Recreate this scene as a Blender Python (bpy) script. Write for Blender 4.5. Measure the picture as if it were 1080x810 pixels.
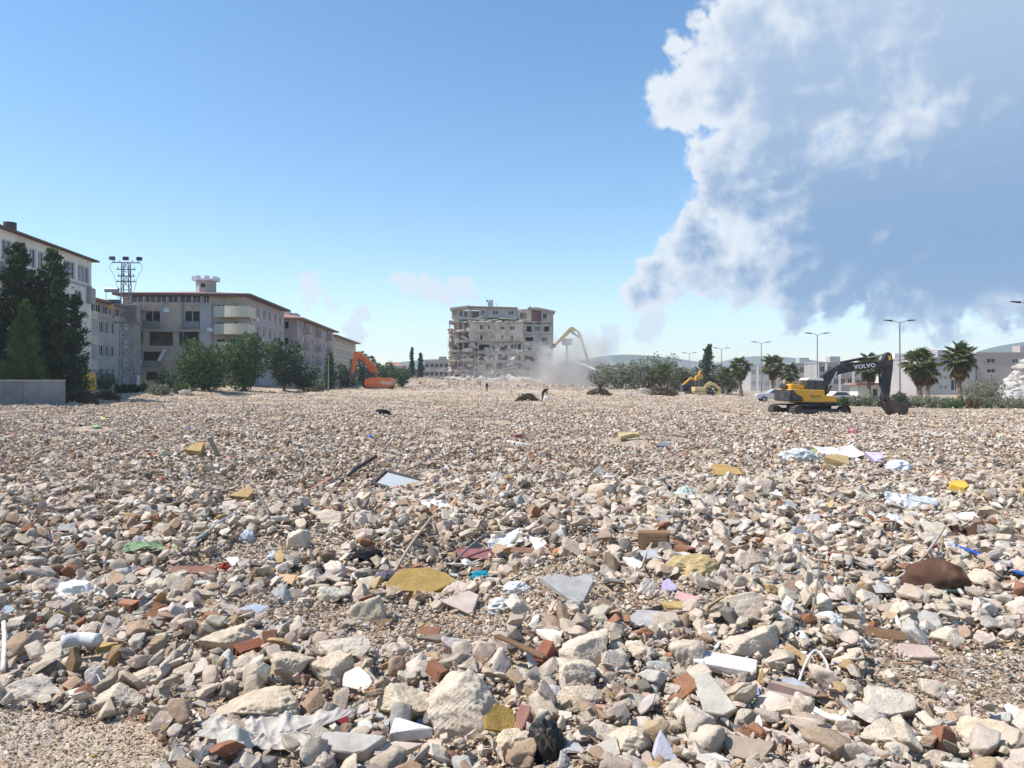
import bpy, bmesh, math, random
import numpy as np
from mathutils import Vector, Matrix, Euler

for o in list(bpy.data.objects):
    bpy.data.objects.remove(o)
R = math.radians
SC = bpy.context.scene
COL = SC.collection
F = 810.0            # focal length in photograph pixels
CX, HY = 540.0, 400.0  # principal column, horizon row
CAMZ = 2.1

# ------------------------------------------------------------------ camera
cam = bpy.data.cameras.new('camera')
cam.sensor_width = 36.0
cam.lens = 36.0 * F / 1080.0
cam.shift_y = -(405 - HY) / 1080.0
cam.clip_start = 0.05
cam.clip_end = 60000
camo = bpy.data.objects.new('camera', cam)
camo.location = (0, 0, CAMZ)
camo.rotation_euler = (R(90), 0, 0)
COL.objects.link(camo)
SC.camera = camo

# ------------------------------------------------------------------ sun and sky
SUN_EL = R(54)
SUN_DIR = Vector((-0.90, -0.08, 0)).normalized() * math.cos(SUN_EL) + Vector((0, 0, math.sin(SUN_EL)))
sl = bpy.data.lights.new('sun', 'SUN')
sl.energy = 5.0
sl.angle = R(0.53)
sl.color = (1.0, 0.94, 0.86)
so = bpy.data.objects.new('sun', sl)
so.rotation_euler = SUN_DIR.to_track_quat('Z', 'Y').to_euler()
so.location = SUN_DIR * 50
COL.objects.link(so)

world = bpy.data.worlds.new('World')
SC.world = world
world.use_nodes = True
SC.view_settings.view_transform = 'Standard'
SC.view_settings.look = 'None'
SC.view_settings.gamma = 1.0
SC.view_settings.exposure = 0.36
SC.view_settings.use_curve_mapping = False
SC.cycles.use_denoising = True
SC.cycles.max_bounces = 6
SC.cycles.diffuse_bounces = 3
SC.cycles.volume_bounces = 1
SC.cycles.volume_max_steps = 64
SC.cycles.transparent_max_bounces = 8
world.cycles.sampling_method = 'MANUAL'
world.cycles.sample_map_resolution = 256


class NT:
    """small helper round a node tree"""
    def __init__(self, tree):
        self.t = tree
        self.t.nodes.clear()

    def n(self, typ, **kw):
        nd = self.t.nodes.new(typ)
        for k, v in kw.items():
            setattr(nd, k, v)
        return nd

    def put(self, sock, v):
        if v is None:
            return
        if hasattr(v, 'is_linked') or isinstance(v, bpy.types.NodeSocket):
            self.t.links.new(v, sock)
        else:
            sock.default_value = v

    def math(self, op, a, b=None, c=None, clamp=False):
        nd = self.n('ShaderNodeMath', operation=op)
        nd.use_clamp = clamp
        self.put(nd.inputs[0], a)
        self.put(nd.inputs[1], b)
        if c is not None:
            self.put(nd.inputs[2], c)
        return nd.outputs[0]

    def vmath(self, op, a, b=None):
        nd = self.n('ShaderNodeVectorMath', operation=op)
        self.put(nd.inputs[0], a)
        if b is not None:
            self.put(nd.inputs[1], b)
        return nd.outputs['Value'] if op in ('DISTANCE', 'DOT_PRODUCT', 'LENGTH') else nd.outputs['Vector']

    def noise(self, vec, scale, detail=4.0, rough=0.55):
        nd = self.n('ShaderNodeTexNoise')
        self.put(nd.inputs['Vector'], vec)
        nd.inputs['Scale'].default_value = scale
        nd.inputs['Detail'].default_value = detail
        nd.inputs['Roughness'].default_value = rough
        return nd.outputs['Fac']

    def ramp(self, x, a, b, lo=0.0, hi=1.0, smooth=True):
        nd = self.n('ShaderNodeMapRange', interpolation_type='SMOOTHSTEP' if smooth else 'LINEAR')
        self.put(nd.inputs[0], x)
        for k, v in zip((1, 2, 3, 4), (a, b, lo, hi)):
            nd.inputs[k].default_value = v
        return nd.outputs[0]

    def mix(self, fac, a, b, blend='MIX'):
        nd = self.n('ShaderNodeMix', data_type='RGBA', blend_type=blend)
        self.put(nd.inputs[0], fac)
        for s, v in ((nd.inputs[6], a), (nd.inputs[7], b)):
            if isinstance(v, (tuple, list)) and len(v) == 3:
                v = (*v, 1)
            self.put(s, v)
        return nd.outputs[2]


def direction(px, py):
    return Vector(((px - CX) / F, 1.0, (HY - py) / F)).normalized()


def build_world():
    W = NT(world.node_tree)
    sky = W.n('ShaderNodeTexSky', sky_type='NISHITA')
    sky.sun_disc = False
    sky.sun_elevation = SUN_EL
    sky.sun_rotation = math.atan2(SUN_DIR.x, SUN_DIR.y)
    sky.air_density = 1.0
    sky.dust_density = 0.25
    sky.ozone_density = 1.8
    sky.altitude = 100
    bg = W.n('ShaderNodeBackground')
    bg.inputs['Strength'].default_value = 0.146
    hs = W.n('ShaderNodeHueSaturation')
    hs.inputs['Hue'].default_value = 0.496
    hs.inputs['Saturation'].default_value = 1.2
    W.put(hs.inputs['Color'], sky.outputs[0])
    W.put(bg.inputs['Color'], hs.outputs[0])
    d = W.n('ShaderNodeTexCoord').outputs['Generated']
    warp = W.n('ShaderNodeTexNoise')
    W.put(warp.inputs['Vector'], d)
    warp.inputs['Scale'].default_value = 9.0
    warp.inputs['Detail'].default_value = 6.0
    off = W.vmath('SUBTRACT', warp.outputs['Color'], (0.5, 0.5, 0.5))
    sc_ = W.n('ShaderNodeVectorMath', operation='SCALE')
    W.put(sc_.inputs[0], off)
    sc_.inputs['Scale'].default_value = 0.10
    dw = W.vmath('ADD', d, sc_.outputs[0])

    def union(blobs, k):
        f = None
        for px, py, r in blobs:
            q = W.math('DIVIDE', W.vmath('DISTANCE', dw, tuple(direction(px, py))), r / F)
            f = q if f is None else W.math('SMOOTH_MIN', f, q, k)
        return f
    big = [(728, 112, 42), (755, 88, 48), (792, 46, 58), (836, 92, 82), (900, 60, 105), (905, -20, 90),
           (1000, 20, 100), (772, 196, 52), (815, 190, 62), (872, 235, 88), (742, 262, 46), (788, 284, 42),
           (690, 306, 34), (850, 290, 52), (950, 225, 112), (1035, 190, 125), (1010, 258, 92), (1090, 110, 120), (1070, 20, 90), (1075, 255, 90),
           (1200, 150, 170), (1320, 60, 210), (1180, -120, 180), (1500, 200, 140), (1000, -130, 120)]
    f = union(big, 0.16)
    n1 = W.noise(d, 11.0, 6.0, 0.58)
    n2 = W.noise(d, 42.0, 5.0, 0.6)
    disp = W.math('ADD', W.math('MULTIPLY', W.math('SUBTRACT', n1, 0.5), 1.05),
                  W.math('MULTIPLY', W.math('SUBTRACT', n2, 0.5), 0.6))
    # rounded billows: folded noise, and its slope towards the sun for the lit side of each puff
    def puffs(vec):
        q = W.n('ShaderNodeTexNoise', noise_type='FBM')
        W.put(q.inputs['Vector'], vec)
        q.inputs['Scale'].default_value = 16.0
        q.inputs['Detail'].default_value = 5.0
        q.inputs['Roughness'].default_value = 0.5
        return W.math('ABSOLUTE', W.math('SUBTRACT', q.outputs['Fac'], 0.5))
    p1 = puffs(d)
    p2 = puffs(W.vmath('ADD', d, (-0.010, 0.0, 0.009)))
    relief = W.math('MULTIPLY', W.math('SUBTRACT', p1, p2), 2.6)
    disp = W.math('SUBTRACT', disp, W.math('MULTIPLY', W.math('SUBTRACT', p1, 0.09), 1.5))
    f = W.math('ADD', f, disp)
    mask = W.ramp(f, 0.84, 1.08, 1.0, 0.0)
    depth = W.ramp(f, 0.98, 0.30, 0.0, 1.0)
    # the side of the cloud away from the sun (right and low) is in its own shade
    g = W.vmath('DOT_PRODUCT', d, tuple(Vector((1.0, 0.0, -0.45)).normalized()))
    g = W.ramp(g, 0.01, 0.36, 0.0, 1.0, smooth=False)
    n3 = W.noise(d, 6.0, 6.0, 0.6)
    sh = W.math('ADD', W.math('MULTIPLY', depth, 0.55), W.math('MULTIPLY', g, 0.78))
    sh = W.math('ADD', sh, W.math('MULTIPLY', W.math('SUBTRACT', n3, 0.5), 1.6))
    sh = W.math('SUBTRACT', sh, relief)
    sh = W.ramp(sh, 0.05, 1.12, 0.0, 1.0)
    sp = W.n('ShaderNodeSeparateXYZ')
    W.put(sp.inputs[0], d)
    body = W.mix(W.ramp(sp.outputs['Z'], 0.10, 0.42), (0.115, 0.235, 0.43), (0.33, 0.435, 0.585))
    col = W.mix(sh, (0.65, 0.69, 0.74), body)
    cl = W.n('ShaderNodeBackground')
    W.put(cl.inputs['Color'], col)
    cl.inputs['Strength'].default_value = 1.0
    # thin low cumulus and scattered clouds elsewhere
    small = [(432, 300, 13), (448, 304, 14), (466, 306, 15), (488, 303, 15), (420, 297, 7), (322, 313, 15), (343, 320, 12),
             (388, 331, 10), (690, 340, 22), (640, 352, 24), (560, 352, 22), (372, 352, 18)]
    far = [(-700, 240, 130), (-560, 270, 90), (2400, 160, 200)]
    f2 = union(small + far, 0.12)
    f2 = W.math('ADD', f2, W.math('ADD', W.math('MULTIPLY', W.math('SUBTRACT', n2, 0.5), 1.9),
                                  W.math('MULTIPLY', W.math('SUBTRACT', n1, 0.5), 0.8)))
    m2 = W.math('MULTIPLY', W.ramp(f2, 0.62, 1.1, 1.0, 0.0), 0.92)
    back = [Vector((-0.6, -0.7, 0.4)), Vector((0.5, -0.8, 0.35)), Vector((0.1, -0.9, 0.6)), Vector((0.9, -0.3, 0.5))]
    cl2 = W.n('ShaderNodeBackground')
    cl2.inputs['Color'].default_value = (0.58, 0.65, 0.72, 1)
    m1 = W.n('ShaderNodeMixShader')
    W.put(m1.inputs[0], m2)
    W.put(m1.inputs[1], bg.outputs[0])
    W.put(m1.inputs[2], cl2.outputs[0])
    mm = W.n('ShaderNodeMixShader')
    W.put(mm.inputs[0], W.math('MULTIPLY', mask, 0.96))
    W.put(mm.inputs[1], m1.outputs[0])
    W.put(mm.inputs[2], cl.outputs[0])
    out = W.n('ShaderNodeOutputWorld')
    W.put(out.inputs['Surface'], mm.outputs[0])


build_world()

# ------------------------------------------------------------------ helpers
rng = np.random.default_rng(7)
random.seed(7)


def tag(o, label=None, cat=None, group=None, kind=None):
    for k, v in (('label', label), ('category', cat), ('group', group), ('kind', kind)):
        if v:
            o[k] = v
    return o


def link(o, parent=None):
    COL.objects.link(o)
    if parent is not None:
        o.parent = parent
    return o


def empty(name, loc=(0, 0, 0), rz=0.0, **kw):
    o = bpy.data.objects.new(name, None)
    o.location = loc
    o.rotation_euler = (0, 0, rz)
    o.empty_display_size = 0.2
    return tag(link(o), **kw)


def mesh_np(name, v, f, mats=None, smooth=False):
    me = bpy.data.meshes.new(name)
    v = np.asarray(v, dtype=np.float32)
    f = np.asarray(f, dtype=np.int32)
    me.vertices.add(len(v))
    me.vertices.foreach_set('co', v.ravel())
    k = f.shape[1]
    me.loops.add(f.size)
    me.loops.foreach_set('vertex_index', f.ravel())
    me.polygons.add(len(f))
    me.polygons.foreach_set('loop_start', np.arange(len(f), dtype=np.int32) * k)
    me.update(calc_edges=True)
    if smooth:
        me.polygons.foreach_set('use_smooth', np.ones(len(f), dtype=bool))
    for m in mats or []:
        me.materials.append(m)
    return me


class MB:
    """collects boxes, tubes and prisms, then builds ONE mesh object"""
    def __init__(self):
        self.v, self.f, self.m = [], [], []

    def add(self, vs, fs, mi=0):
        b = len(self.v)
        self.v += [tuple(p) for p in vs]
        self.f += [tuple(i + b for i in q) for q in fs]
        self.m += [mi] * len(fs)
        return self

    def box(self, a, b, M=None, mi=0, taper=None):
        x0, y0, z0 = a
        x1, y1, z1 = b
        vs = [(x0, y0, z0), (x1, y0, z0), (x1, y1, z0), (x0, y1, z0), (x0, y0, z1), (x1, y0, z1), (x1, y1, z1), (x0, y1, z1)]
        if M is not None:
            vs = [M @ Vector(p) for p in vs]
        return self.add(vs, [(0, 3, 2, 1), (4, 5, 6, 7), (0, 1, 5, 4), (1, 2, 6, 5), (2, 3, 7, 6), (3, 0, 4, 7)], mi)

    def prism(self, poly, y0, y1, M=None, mi=0):
        """polygon given in (x, z), extruded along y"""
        n = len(poly)
        ar = sum(poly[i][0] * poly[(i + 1) % n][1] - poly[(i + 1) % n][0] * poly[i][1] for i in range(n))
        if ar < 0:
            poly = poly[::-1]
        vs = [(x, y0, z) for x, z in poly] + [(x, y1, z) for x, z in poly]
        if M is not None:
            vs = [M @ Vector(p) for p in vs]
        fs = [tuple(range(n)), tuple(range(2 * n - 1, n - 1, -1))]
        fs += [((i + 1) % n, i, n + i, n + (i + 1) % n) for i in range(n)]
        return self.add(vs, fs, mi)

    def tube(self, pts, r, n=8, mi=0, cap=True):
        pts = [Vector(p) for p in pts]
        rs = r if isinstance(r, (list, tuple)) else [r] * len(pts)
        up = None
        vs = []
        for i, p in enumerate(pts):
            t = (pts[min(i + 1, len(pts) - 1)] - pts[max(i - 1, 0)])
            t = t.normalized() if t.length > 1e-9 else Vector((0, 0, 1))
            if up is None:
                up = Vector((0, 0, 1)) if abs(t.z) < 0.9 else Vector((1, 0, 0))
            s = t.cross(up)
            s = s.normalized() if s.length > 1e-6 else Vector((1, 0, 0))
            up = s.cross(t).normalized()
            for k in range(n):
                a = 2 * math.pi * k / n
                vs.append(p + (s * math.cos(a) + up * math.sin(a)) * rs[i])
        fs = []
        for i in range(len(pts) - 1):
            for k in range(n):
                fs.append((i * n + k, i * n + (k + 1) % n, (i + 1) * n + (k + 1) % n, (i + 1) * n + k))
        if cap:
            fs.append(tuple(range(n - 1, -1, -1)))
            fs.append(tuple(range((len(pts) - 1) * n, len(pts) * n)))
        return self.add(vs, fs, mi)

    def cyl(self, c, r, y0, y1, n=20, mi=0, M=None):
        """axis along y"""
        return self.prism([(c[0] + r * math.cos(2 * math.pi * k / n), c[1] + r * math.sin(2 * math.pi * k / n)) for k in range(n)], y0, y1, M, mi)

    def mesh(self, name, mats, smooth=False):
        me = bpy.data.meshes.new(name)
        me.from_pydata(self.v, [], self.f)
        for m in (mats if isinstance(mats, (list, tuple)) else [mats]):
            me.materials.append(m)
        me.polygons.foreach_set('material_index', self.m)
        if smooth:
            me.polygons.foreach_set('use_smooth', [True] * len(self.f))
        me.update()
        return me

    def build(self, name, mats, parent=None, smooth=False, loc=None, rz=0.0, bevel=0.0, **kw):
        o = bpy.data.objects.new(name, self.mesh(name, mats, smooth))
        if bevel:
            bm = bmesh.new()
            bm.from_mesh(o.data)
            es = [e for e in bm.edges if len(e.link_faces) == 2 and e.calc_face_angle(0) > 0.5]
            bmesh.ops.bevel(bm, geom=es, offset=bevel, segments=2, profile=0.6, affect='EDGES', clamp_overlap=True)
            bm.to_mesh(o.data)
            bm.free()
        if loc is not None:
            o.location = loc
        o.rotation_euler = (0, 0, rz)
        return tag(link(o, parent), **kw)


def catmull(pts, sub=6):
    pts = [Vector(p) for p in pts]
    if len(pts) < 3:
        return pts
    out = []
    ext = [pts[0] * 2 - pts[1]] + pts + [pts[-1] * 2 - pts[-2]]
    for i in range(1, len(ext) - 2):
        p0, p1, p2, p3 = ext[i - 1:i + 3]
        for k in range(sub):
            t = k / sub
            out.append(0.5 * ((2 * p1) + (p2 - p0) * t + (2 * p0 - 5 * p1 + 4 * p2 - p3) * t * t + (3 * p1 - p0 - 3 * p2 + p3) * t ** 3))
    out.append(pts[-1])
    return out


# ------------------------------------------------------------------ materials
def mat(name, color, rough=0.8, var=0.15, scale=3.0, bump=0.0, bscale=20.0, metal=0.0, dirt=None, dscale=0.8, obj=False, spec=0.3, stretch=None, trans=0.0):
    """procedural surface: base colour with noise variation, optional dirt colour in patches, fine bump"""
    m = bpy.data.materials.new(name)
    m.use_nodes = True
    W = NT(m.node_tree)
    b = W.n('ShaderNodeBsdfPrincipled')
    out = W.n('ShaderNodeOutputMaterial')
    W.put(out.inputs[0], b.outputs[0])
    pos = W.n('ShaderNodeTexCoord').outputs['Object'] if obj else W.n('ShaderNodeNewGeometry').outputs['Position']
    if stretch:
        pos = W.vmath('MULTIPLY', pos, stretch)
    c = (*color, 1)
    n = W.noise(pos, scale, 5.0, 0.6)
    k = W.ramp(n, 0.3, 0.7, 1 - var, 1 + var, smooth=False)
    mul = W.n('ShaderNodeVectorMath', operation='SCALE')
    mul.inputs[0].default_value = color
    W.put(mul.inputs['Scale'], k)
    col = mul.outputs[0]
    if dirt:
        n2 = W.noise(pos, dscale, 6.0, 0.65)
        col = W.mix(W.ramp(n2, 0.45, 0.68, 0.0, 0.75), col, dirt)
    W.put(b.inputs['Base Color'], col)
    b.inputs['Roughness'].default_value = rough
    b.inputs['Metallic'].default_value = metal
    b.inputs['Specular IOR Level'].default_value = spec
    if trans:
        b.inputs['Subsurface Weight'].default_value = 0.0
    if bump:
        bp = W.n('ShaderNodeBump')
        bp.inputs['Strength'].default_value = bump
        bp.inputs['Distance'].default_value = 0.02
        W.put(bp.inputs['Height'], W.noise(pos, bscale, 5.0, 0.65))
        W.put(b.inputs['Normal'], bp.outputs[0])
    return m


def tinted(name, source, rough=0.9, spec=0.15, bumpd=0.022, speck=0.5, chips=True, dusty=0.35):
    """broken masonry: colour from the object or from the scattered piece, with speckle, stains and relief"""
    m = bpy.data.materials.new(name)
    m.use_nodes = True
    W = NT(m.node_tree)
    b = W.n('ShaderNodeBsdfPrincipled')
    out = W.n('ShaderNodeOutputMaterial')
    W.put(out.inputs[0], b.outputs[0])
    if source == 'instancer':
        a = W.n('ShaderNodeAttribute', attribute_type='INSTANCER', attribute_name='tint')
        base = a.outputs['Color']
    else:
        base = W.n('ShaderNodeObjectInfo').outputs['Color']
    pos = W.n('ShaderNodeNewGeometry').outputs['Position']
    n1 = W.noise(pos, 9.0, 5.0, 0.62)
    n2 = W.noise(pos, 70.0, 4.0, 0.7)
    k = W.math('ADD', W.ramp(n1, 0.25, 0.75, 0.76, 1.22, False), W.math('MULTIPLY', W.math('SUBTRACT', n2, 0.5), speck))
    mul = W.n('ShaderNodeVectorMath', operation='SCALE')
    W.put(mul.inputs[0], base)
    W.put(mul.inputs['Scale'], k)
    col = mul.outputs[0]
    n3 = W.noise(pos, 4.0, 4.0, 0.6)
    col = W.mix(W.ramp(n3, 0.55, 0.72, 0.0, 0.35), col, (0.36, 0.255, 0.165))
    if chips:
        vo = W.n('ShaderNodeTexVoronoi')
        W.put(vo.inputs['Vector'], pos)
        vo.inputs['Scale'].default_value = 55.0
        col = W.mix(W.ramp(vo.outputs['Distance'], 0.28, 0.18, 0.0, 0.22), col, (0.20, 0.17, 0.14))
    W.put(b.inputs['Base Color'], col)
    b.inputs['Roughness'].default_value = rough
    b.inputs['Specular IOR Level'].default_value = spec
    h = W.math('ADD', W.math('MULTIPLY', W.noise(pos, 26.0, 6.0, 0.7), 1.0), W.math('MULTIPLY', n2, 0.35))
    bp = W.n('ShaderNodeBump')
    bp.inputs['Strength'].default_value = 0.9
    bp.inputs['Distance'].default_value = bumpd
    W.put(bp.inputs['Height'], h)
    W.put(b.inputs['Normal'], bp.outputs[0])
    return m


def leafmat(name, c1, c2):
    m = bpy.data.materials.new(name)
    m.use_nodes = True
    W = NT(m.node_tree)
    pos = W.n('ShaderNodeNewGeometry').outputs['Position']
    col = W.mix(W.ramp(W.noise(pos, 1.1, 4.0, 0.6), 0.35, 0.65), c1, c2)
    d = W.n('ShaderNodeBsdfPrincipled')
    W.put(d.inputs['Base Color'], col)
    d.inputs['Roughness'].default_value = 0.6
    d.inputs['Specular IOR Level'].default_value = 0.25
    t = W.n('ShaderNodeBsdfTranslucent')
    W.put(t.inputs['Color'], col)
    mx = W.n('ShaderNodeMixShader')
    mx.inputs[0].default_value = 0.28
    W.put(mx.inputs[1], d.outputs[0])
    W.put(mx.inputs[2], t.outputs[0])
    out = W.n('ShaderNodeOutputMaterial')
    W.put(out.inputs[0], mx.outputs[0])
    return m


def pane(name, color, rough=0.08):
    return mat(name, color, rough, 0.25, 0.5, spec=0.6)


M = {}


def make_materials():
    M['rock'] = tinted('broken_concrete', 'object')
    M['rock_i'] = tinted('broken_concrete_scatter', 'instancer')
    M['tile'] = tinted('broken_tile', 'object', dusty=0.72, rough=0.75, spec=0.25, bumpd=0.009, speck=0.18, chips=False)
    M['tile_i'] = tinted('broken_tile_scatter', 'instancer', dusty=0.72, rough=0.75, spec=0.25, bumpd=0.009, speck=0.2, chips=False)
    M['fabric'] = tinted('dusty_fabric', 'object', dusty=0.55, rough=0.95, spec=0.05, bumpd=0.004, speck=0.12, chips=False)
    M['plastic'] = tinted('scuffed_plastic', 'object', dusty=0.6, rough=0.5, spec=0.4, bumpd=0.002, speck=0.08, chips=False)
    M['wood'] = mat('weathered_wood', (0.26, 0.18, 0.11), 0.85, 0.35, 6, 0.6, 40, obj=True, stretch=(1, 8, 8))
    M['iron'] = mat('rusty_iron', (0.10, 0.065, 0.045), 0.8, 0.3, 8, 0.4, 60)
    M['white_wall'] = mat('cream_render', (0.74, 0.72, 0.66), 0.85, 0.05, 0.6, 0.1, 8, dirt=(0.52, 0.48, 0.42), dscale=0.45)
    M['grey_wall'] = mat('grey_render', (0.44, 0.43, 0.425), 0.85, 0.08, 0.6, 0.1, 8, dirt=(0.32, 0.305, 0.295), dscale=0.45)
    M['pale_wall'] = mat('pale_grey_render', (0.40, 0.385, 0.37), 0.85, 0.08, 0.6, 0.1, 8, dirt=(0.32, 0.30, 0.28), dscale=0.3)
    M['lilac_wall'] = mat('lilac_grey_render', (0.40, 0.37, 0.38), 0.85, 0.06, 0.6, dirt=(0.28, 0.26, 0.26), dscale=0.45)
    M['beige_wall'] = mat('beige_render', (0.50, 0.41, 0.32), 0.85, 0.07, 0.6, 0.1, 8, dirt=(0.33, 0.27, 0.21), dscale=0.45)
    M['pink_wall'] = mat('pinkish_render', (0.45, 0.37, 0.345), 0.85, 0.07, 0.6, dirt=(0.38, 0.32, 0.3), dscale=0.3)
    M['cream_wall'] = mat('yellowish_render', (0.58, 0.54, 0.42), 0.85, 0.06, 0.6, dirt=(0.5, 0.46, 0.38), dscale=0.3)
    M['maroon_wall'] = mat('maroon_paint', (0.19, 0.085, 0.085), 0.85, 0.15, 0.8)
    M['purple_wall'] = mat('purple_render', (0.36, 0.28, 0.40), 0.85, 0.06, 0.5)
    M['salmon_wall'] = mat('salmon_paint', (0.50, 0.34, 0.27), 0.85, 0.12, 0.8)
    M['ruin_wall'] = mat('dusty_ruin_wall', (0.50, 0.43, 0.345), 0.9, 0.3, 0.5, 0.3, 4, dirt=(0.31, 0.26, 0.205), dscale=0.22)
    M['ruin_grey'] = mat('dusty_ruin_grey', (0.42, 0.38, 0.33), 0.9, 0.3, 0.5, 0.3, 4, dirt=(0.26, 0.235, 0.205), dscale=0.22)
    M['raw_concrete'] = mat('raw_concrete', (0.42, 0.38, 0.33), 0.9, 0.18, 1.2, 0.3, 6)
    M['roof_tile'] = mat('faded_roof_tile', (0.32, 0.17, 0.13), 0.85, 0.2, 1.5, 0.4, 12, dirt=(0.38, 0.28, 0.24), dscale=0.5)
    M['roof_dark'] = mat('brown_roof_edge', (0.14, 0.085, 0.075), 0.8, 0.15, 1.5)
    M['frame'] = mat('white_window_frame', (0.72, 0.72, 0.72), 0.5, 0.05, 2)
    M['pane_blue'] = pane('blue_reflecting_glass', (0.05, 0.09, 0.13))
    M['pane_dark'] = pane('dark_glass', (0.018, 0.02, 0.024), 0.15)
    M['dark'] = mat('painted_inner_shade', (0.025, 0.022, 0.02), 0.9, 0.3, 1)  # near-black colour standing in for the shade inside an opening
    M['metal_grey'] = mat('galvanised_steel', (0.24, 0.235, 0.23), 0.6, 0.2, 4, metal=0.1)
    M['metal_dark'] = mat('dark_steel', (0.06, 0.06, 0.065), 0.6, 0.25, 4)
    M['tank'] = mat('blue_grey_tank', (0.30, 0.36, 0.42), 0.35, 0.1, 2, metal=0.3)
    M['amber'] = mat('amber_lens', (0.85, 0.42, 0.03), 0.3, 0.05, 2)
    M['bark'] = mat('bark', (0.12, 0.085, 0.06), 0.9, 0.3, 5, 0.6, 20)
    M['palm_bark'] = mat('palm_bark', (0.20, 0.155, 0.115), 0.9, 0.3, 3, 0.8, 9)
    M['leaf_dark'] = leafmat('dark_needles', (0.04, 0.066, 0.034), (0.075, 0.115, 0.052))
    M['leaf_light'] = leafmat('light_conifer', (0.075, 0.14, 0.042), (0.125, 0.2, 0.06))
    M['leaf_mid'] = leafmat('broad_leaves', (0.06, 0.105, 0.038), (0.11, 0.17, 0.06))
    M['leaf_grey'] = leafmat('dusty_leaves', (0.19, 0.2, 0.14), (0.27, 0.275, 0.2))
    M['leaf_olive'] = leafmat('olive_leaves', (0.15, 0.18, 0.1), (0.22, 0.25, 0.15))
    M['frond'] = leafmat('palm_fronds', (0.1, 0.13, 0.052), (0.19, 0.21, 0.1))
    M['frond_dead'] = leafmat('dry_fronds', (0.20, 0.14, 0.08), (0.30, 0.21, 0.12))
    M['brown_leaf'] = leafmat('brown_hedge', (0.10, 0.065, 0.035), (0.15, 0.10, 0.05))
    M['twig'] = mat('tangled_twigs', (0.10, 0.075, 0.045), 0.95, 0.3, 3)
    # machines
    M['yellow'] = mat('yellow_paint', (0.62, 0.33, 0.030), 0.42, 0.10, 1.5, spec=0.35, dirt=(0.46, 0.33, 0.17), dscale=1.6)
    M['charcoal'] = mat('charcoal_paint', (0.028, 0.028, 0.032), 0.5, 0.25, 2, spec=0.35, dirt=(0.12, 0.10, 0.085), dscale=1.7)
    M['orange'] = mat('orange_paint', (0.60, 0.125, 0.03), 0.5, 0.15, 1.5, spec=0.3, dirt=(0.45, 0.22, 0.12), dscale=0.9)
    M['pale_yellow'] = mat('dusty_yellow_paint', (0.60, 0.46, 0.20), 0.6, 0.12, 1.0)
    M['track'] = mat('track_steel', (0.045, 0.04, 0.037), 0.75, 0.3, 3, 0.5, 20, dirt=(0.16, 0.125, 0.09), dscale=2.0)
    M['chrome'] = mat('hydraulic_rod', (0.6, 0.6, 0.6), 0.25, 0.05, 2, metal=0.9)
    M['letter'] = mat('white_lettering', (0.72, 0.72, 0.72), 0.5, 0.03, 2)
    M['letter_dark'] = mat('dark_lettering', (0.10, 0.06, 0.02), 0.5, 0.03, 2)
    M['cab_glass'] = pane('cab_glass', (0.05, 0.06, 0.06))
    M['rust'] = mat('worn_bucket_steel', (0.085, 0.06, 0.05), 0.7, 0.3, 3, 0.4, 10, dirt=(0.15, 0.11, 0.085), dscale=2)
    M['car_white'] = mat('white_car_paint', (0.68, 0.68, 0.66), 0.3, 0.05, 1, spec=0.5)
    M['car_grey'] = mat('silver_car_paint', (0.42, 0.43, 0.44), 0.3, 0.05, 1, spec=0.5)
    M['rubber'] = mat('rubber', (0.02, 0.02, 0.02), 0.85, 0.2, 4)
    M['tail'] = mat('red_lamp', (0.35, 0.02, 0.02), 0.3, 0.1, 2)
    M['cloth_black'] = mat('black_clothes', (0.018, 0.018, 0.02), 0.95, 0.2, 8)
    M['cloth_grey'] = mat('dark_grey_clothes', (0.04, 0.04, 0.05), 0.95, 0.2, 8)
    M['skin'] = mat('skin', (0.35, 0.21, 0.14), 0.6, 0.05, 8)
    M['hill'] = mat('far_hillside', (0.06, 0.085, 0.065), 0.95, 0.3, 0.004)
    M['soil'] = mat('grey_soil', (0.26, 0.225, 0.18), 0.95, 0.25, 1.2, 0.8, 8)
    M['wallblock'] = mat('grey_blockwork', (0.23, 0.225, 0.22), 0.9, 0.12, 0.8, 0.3, 8, dirt=(0.17, 0.16, 0.15), dscale=0.7)


make_materials()

# ------------------------------------------------------------------ terrain
_tab = rng.random((256, 256)).astype(np.float64)


def vnoise(x, y, s, seed=0):
    x = np.asarray(x, float) / s + seed * 17.3
    y = np.asarray(y, float) / s + seed * 7.7
    xi, yi = np.floor(x).astype(int), np.floor(y).astype(int)
    fx, fy = x - xi, y - yi
    fx, fy = fx * fx * (3 - 2 * fx), fy * fy * (3 - 2 * fy)
    g = lambda a, b: _tab[a & 255, b & 255]
    return (g(xi, yi) * (1 - fx) + g(xi + 1, yi) * fx) * (1 - fy) + (g(xi, yi + 1) * (1 - fx) + g(xi + 1, yi + 1) * fx) * fy - 0.5


def sstep(x, a, b):
    t = np.clip((np.asarray(x, float) - a) / (b - a), 0, 1)
    return t * t * (3 - 2 * t)


MOUNDS = []   # (x, y, radius, height) heaps of rubble


def rubble_mask(x, y):
    """1 on the rubble field, 0 on the bare dirt track, the verge and beyond"""
    x = np.asarray(x, float)
    y = np.asarray(y, float)
    w = vnoise(x, y, 6, 3) * 4
    right = sstep(x / np.maximum(np.abs(y), 1.0) + w * 0.008, 0.29, 0.335) * sstep(y + w, 51, 56)
    left = sstep(-x + w, 37, 41) * sstep(y, 60, 66)
    far = sstep(y + w, 245, 265)
    side = sstep(x + w, 34, 38)
    return np.clip(1 - right, 0, 1) * (1 - left) * (1 - far) * (1 - side)


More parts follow.
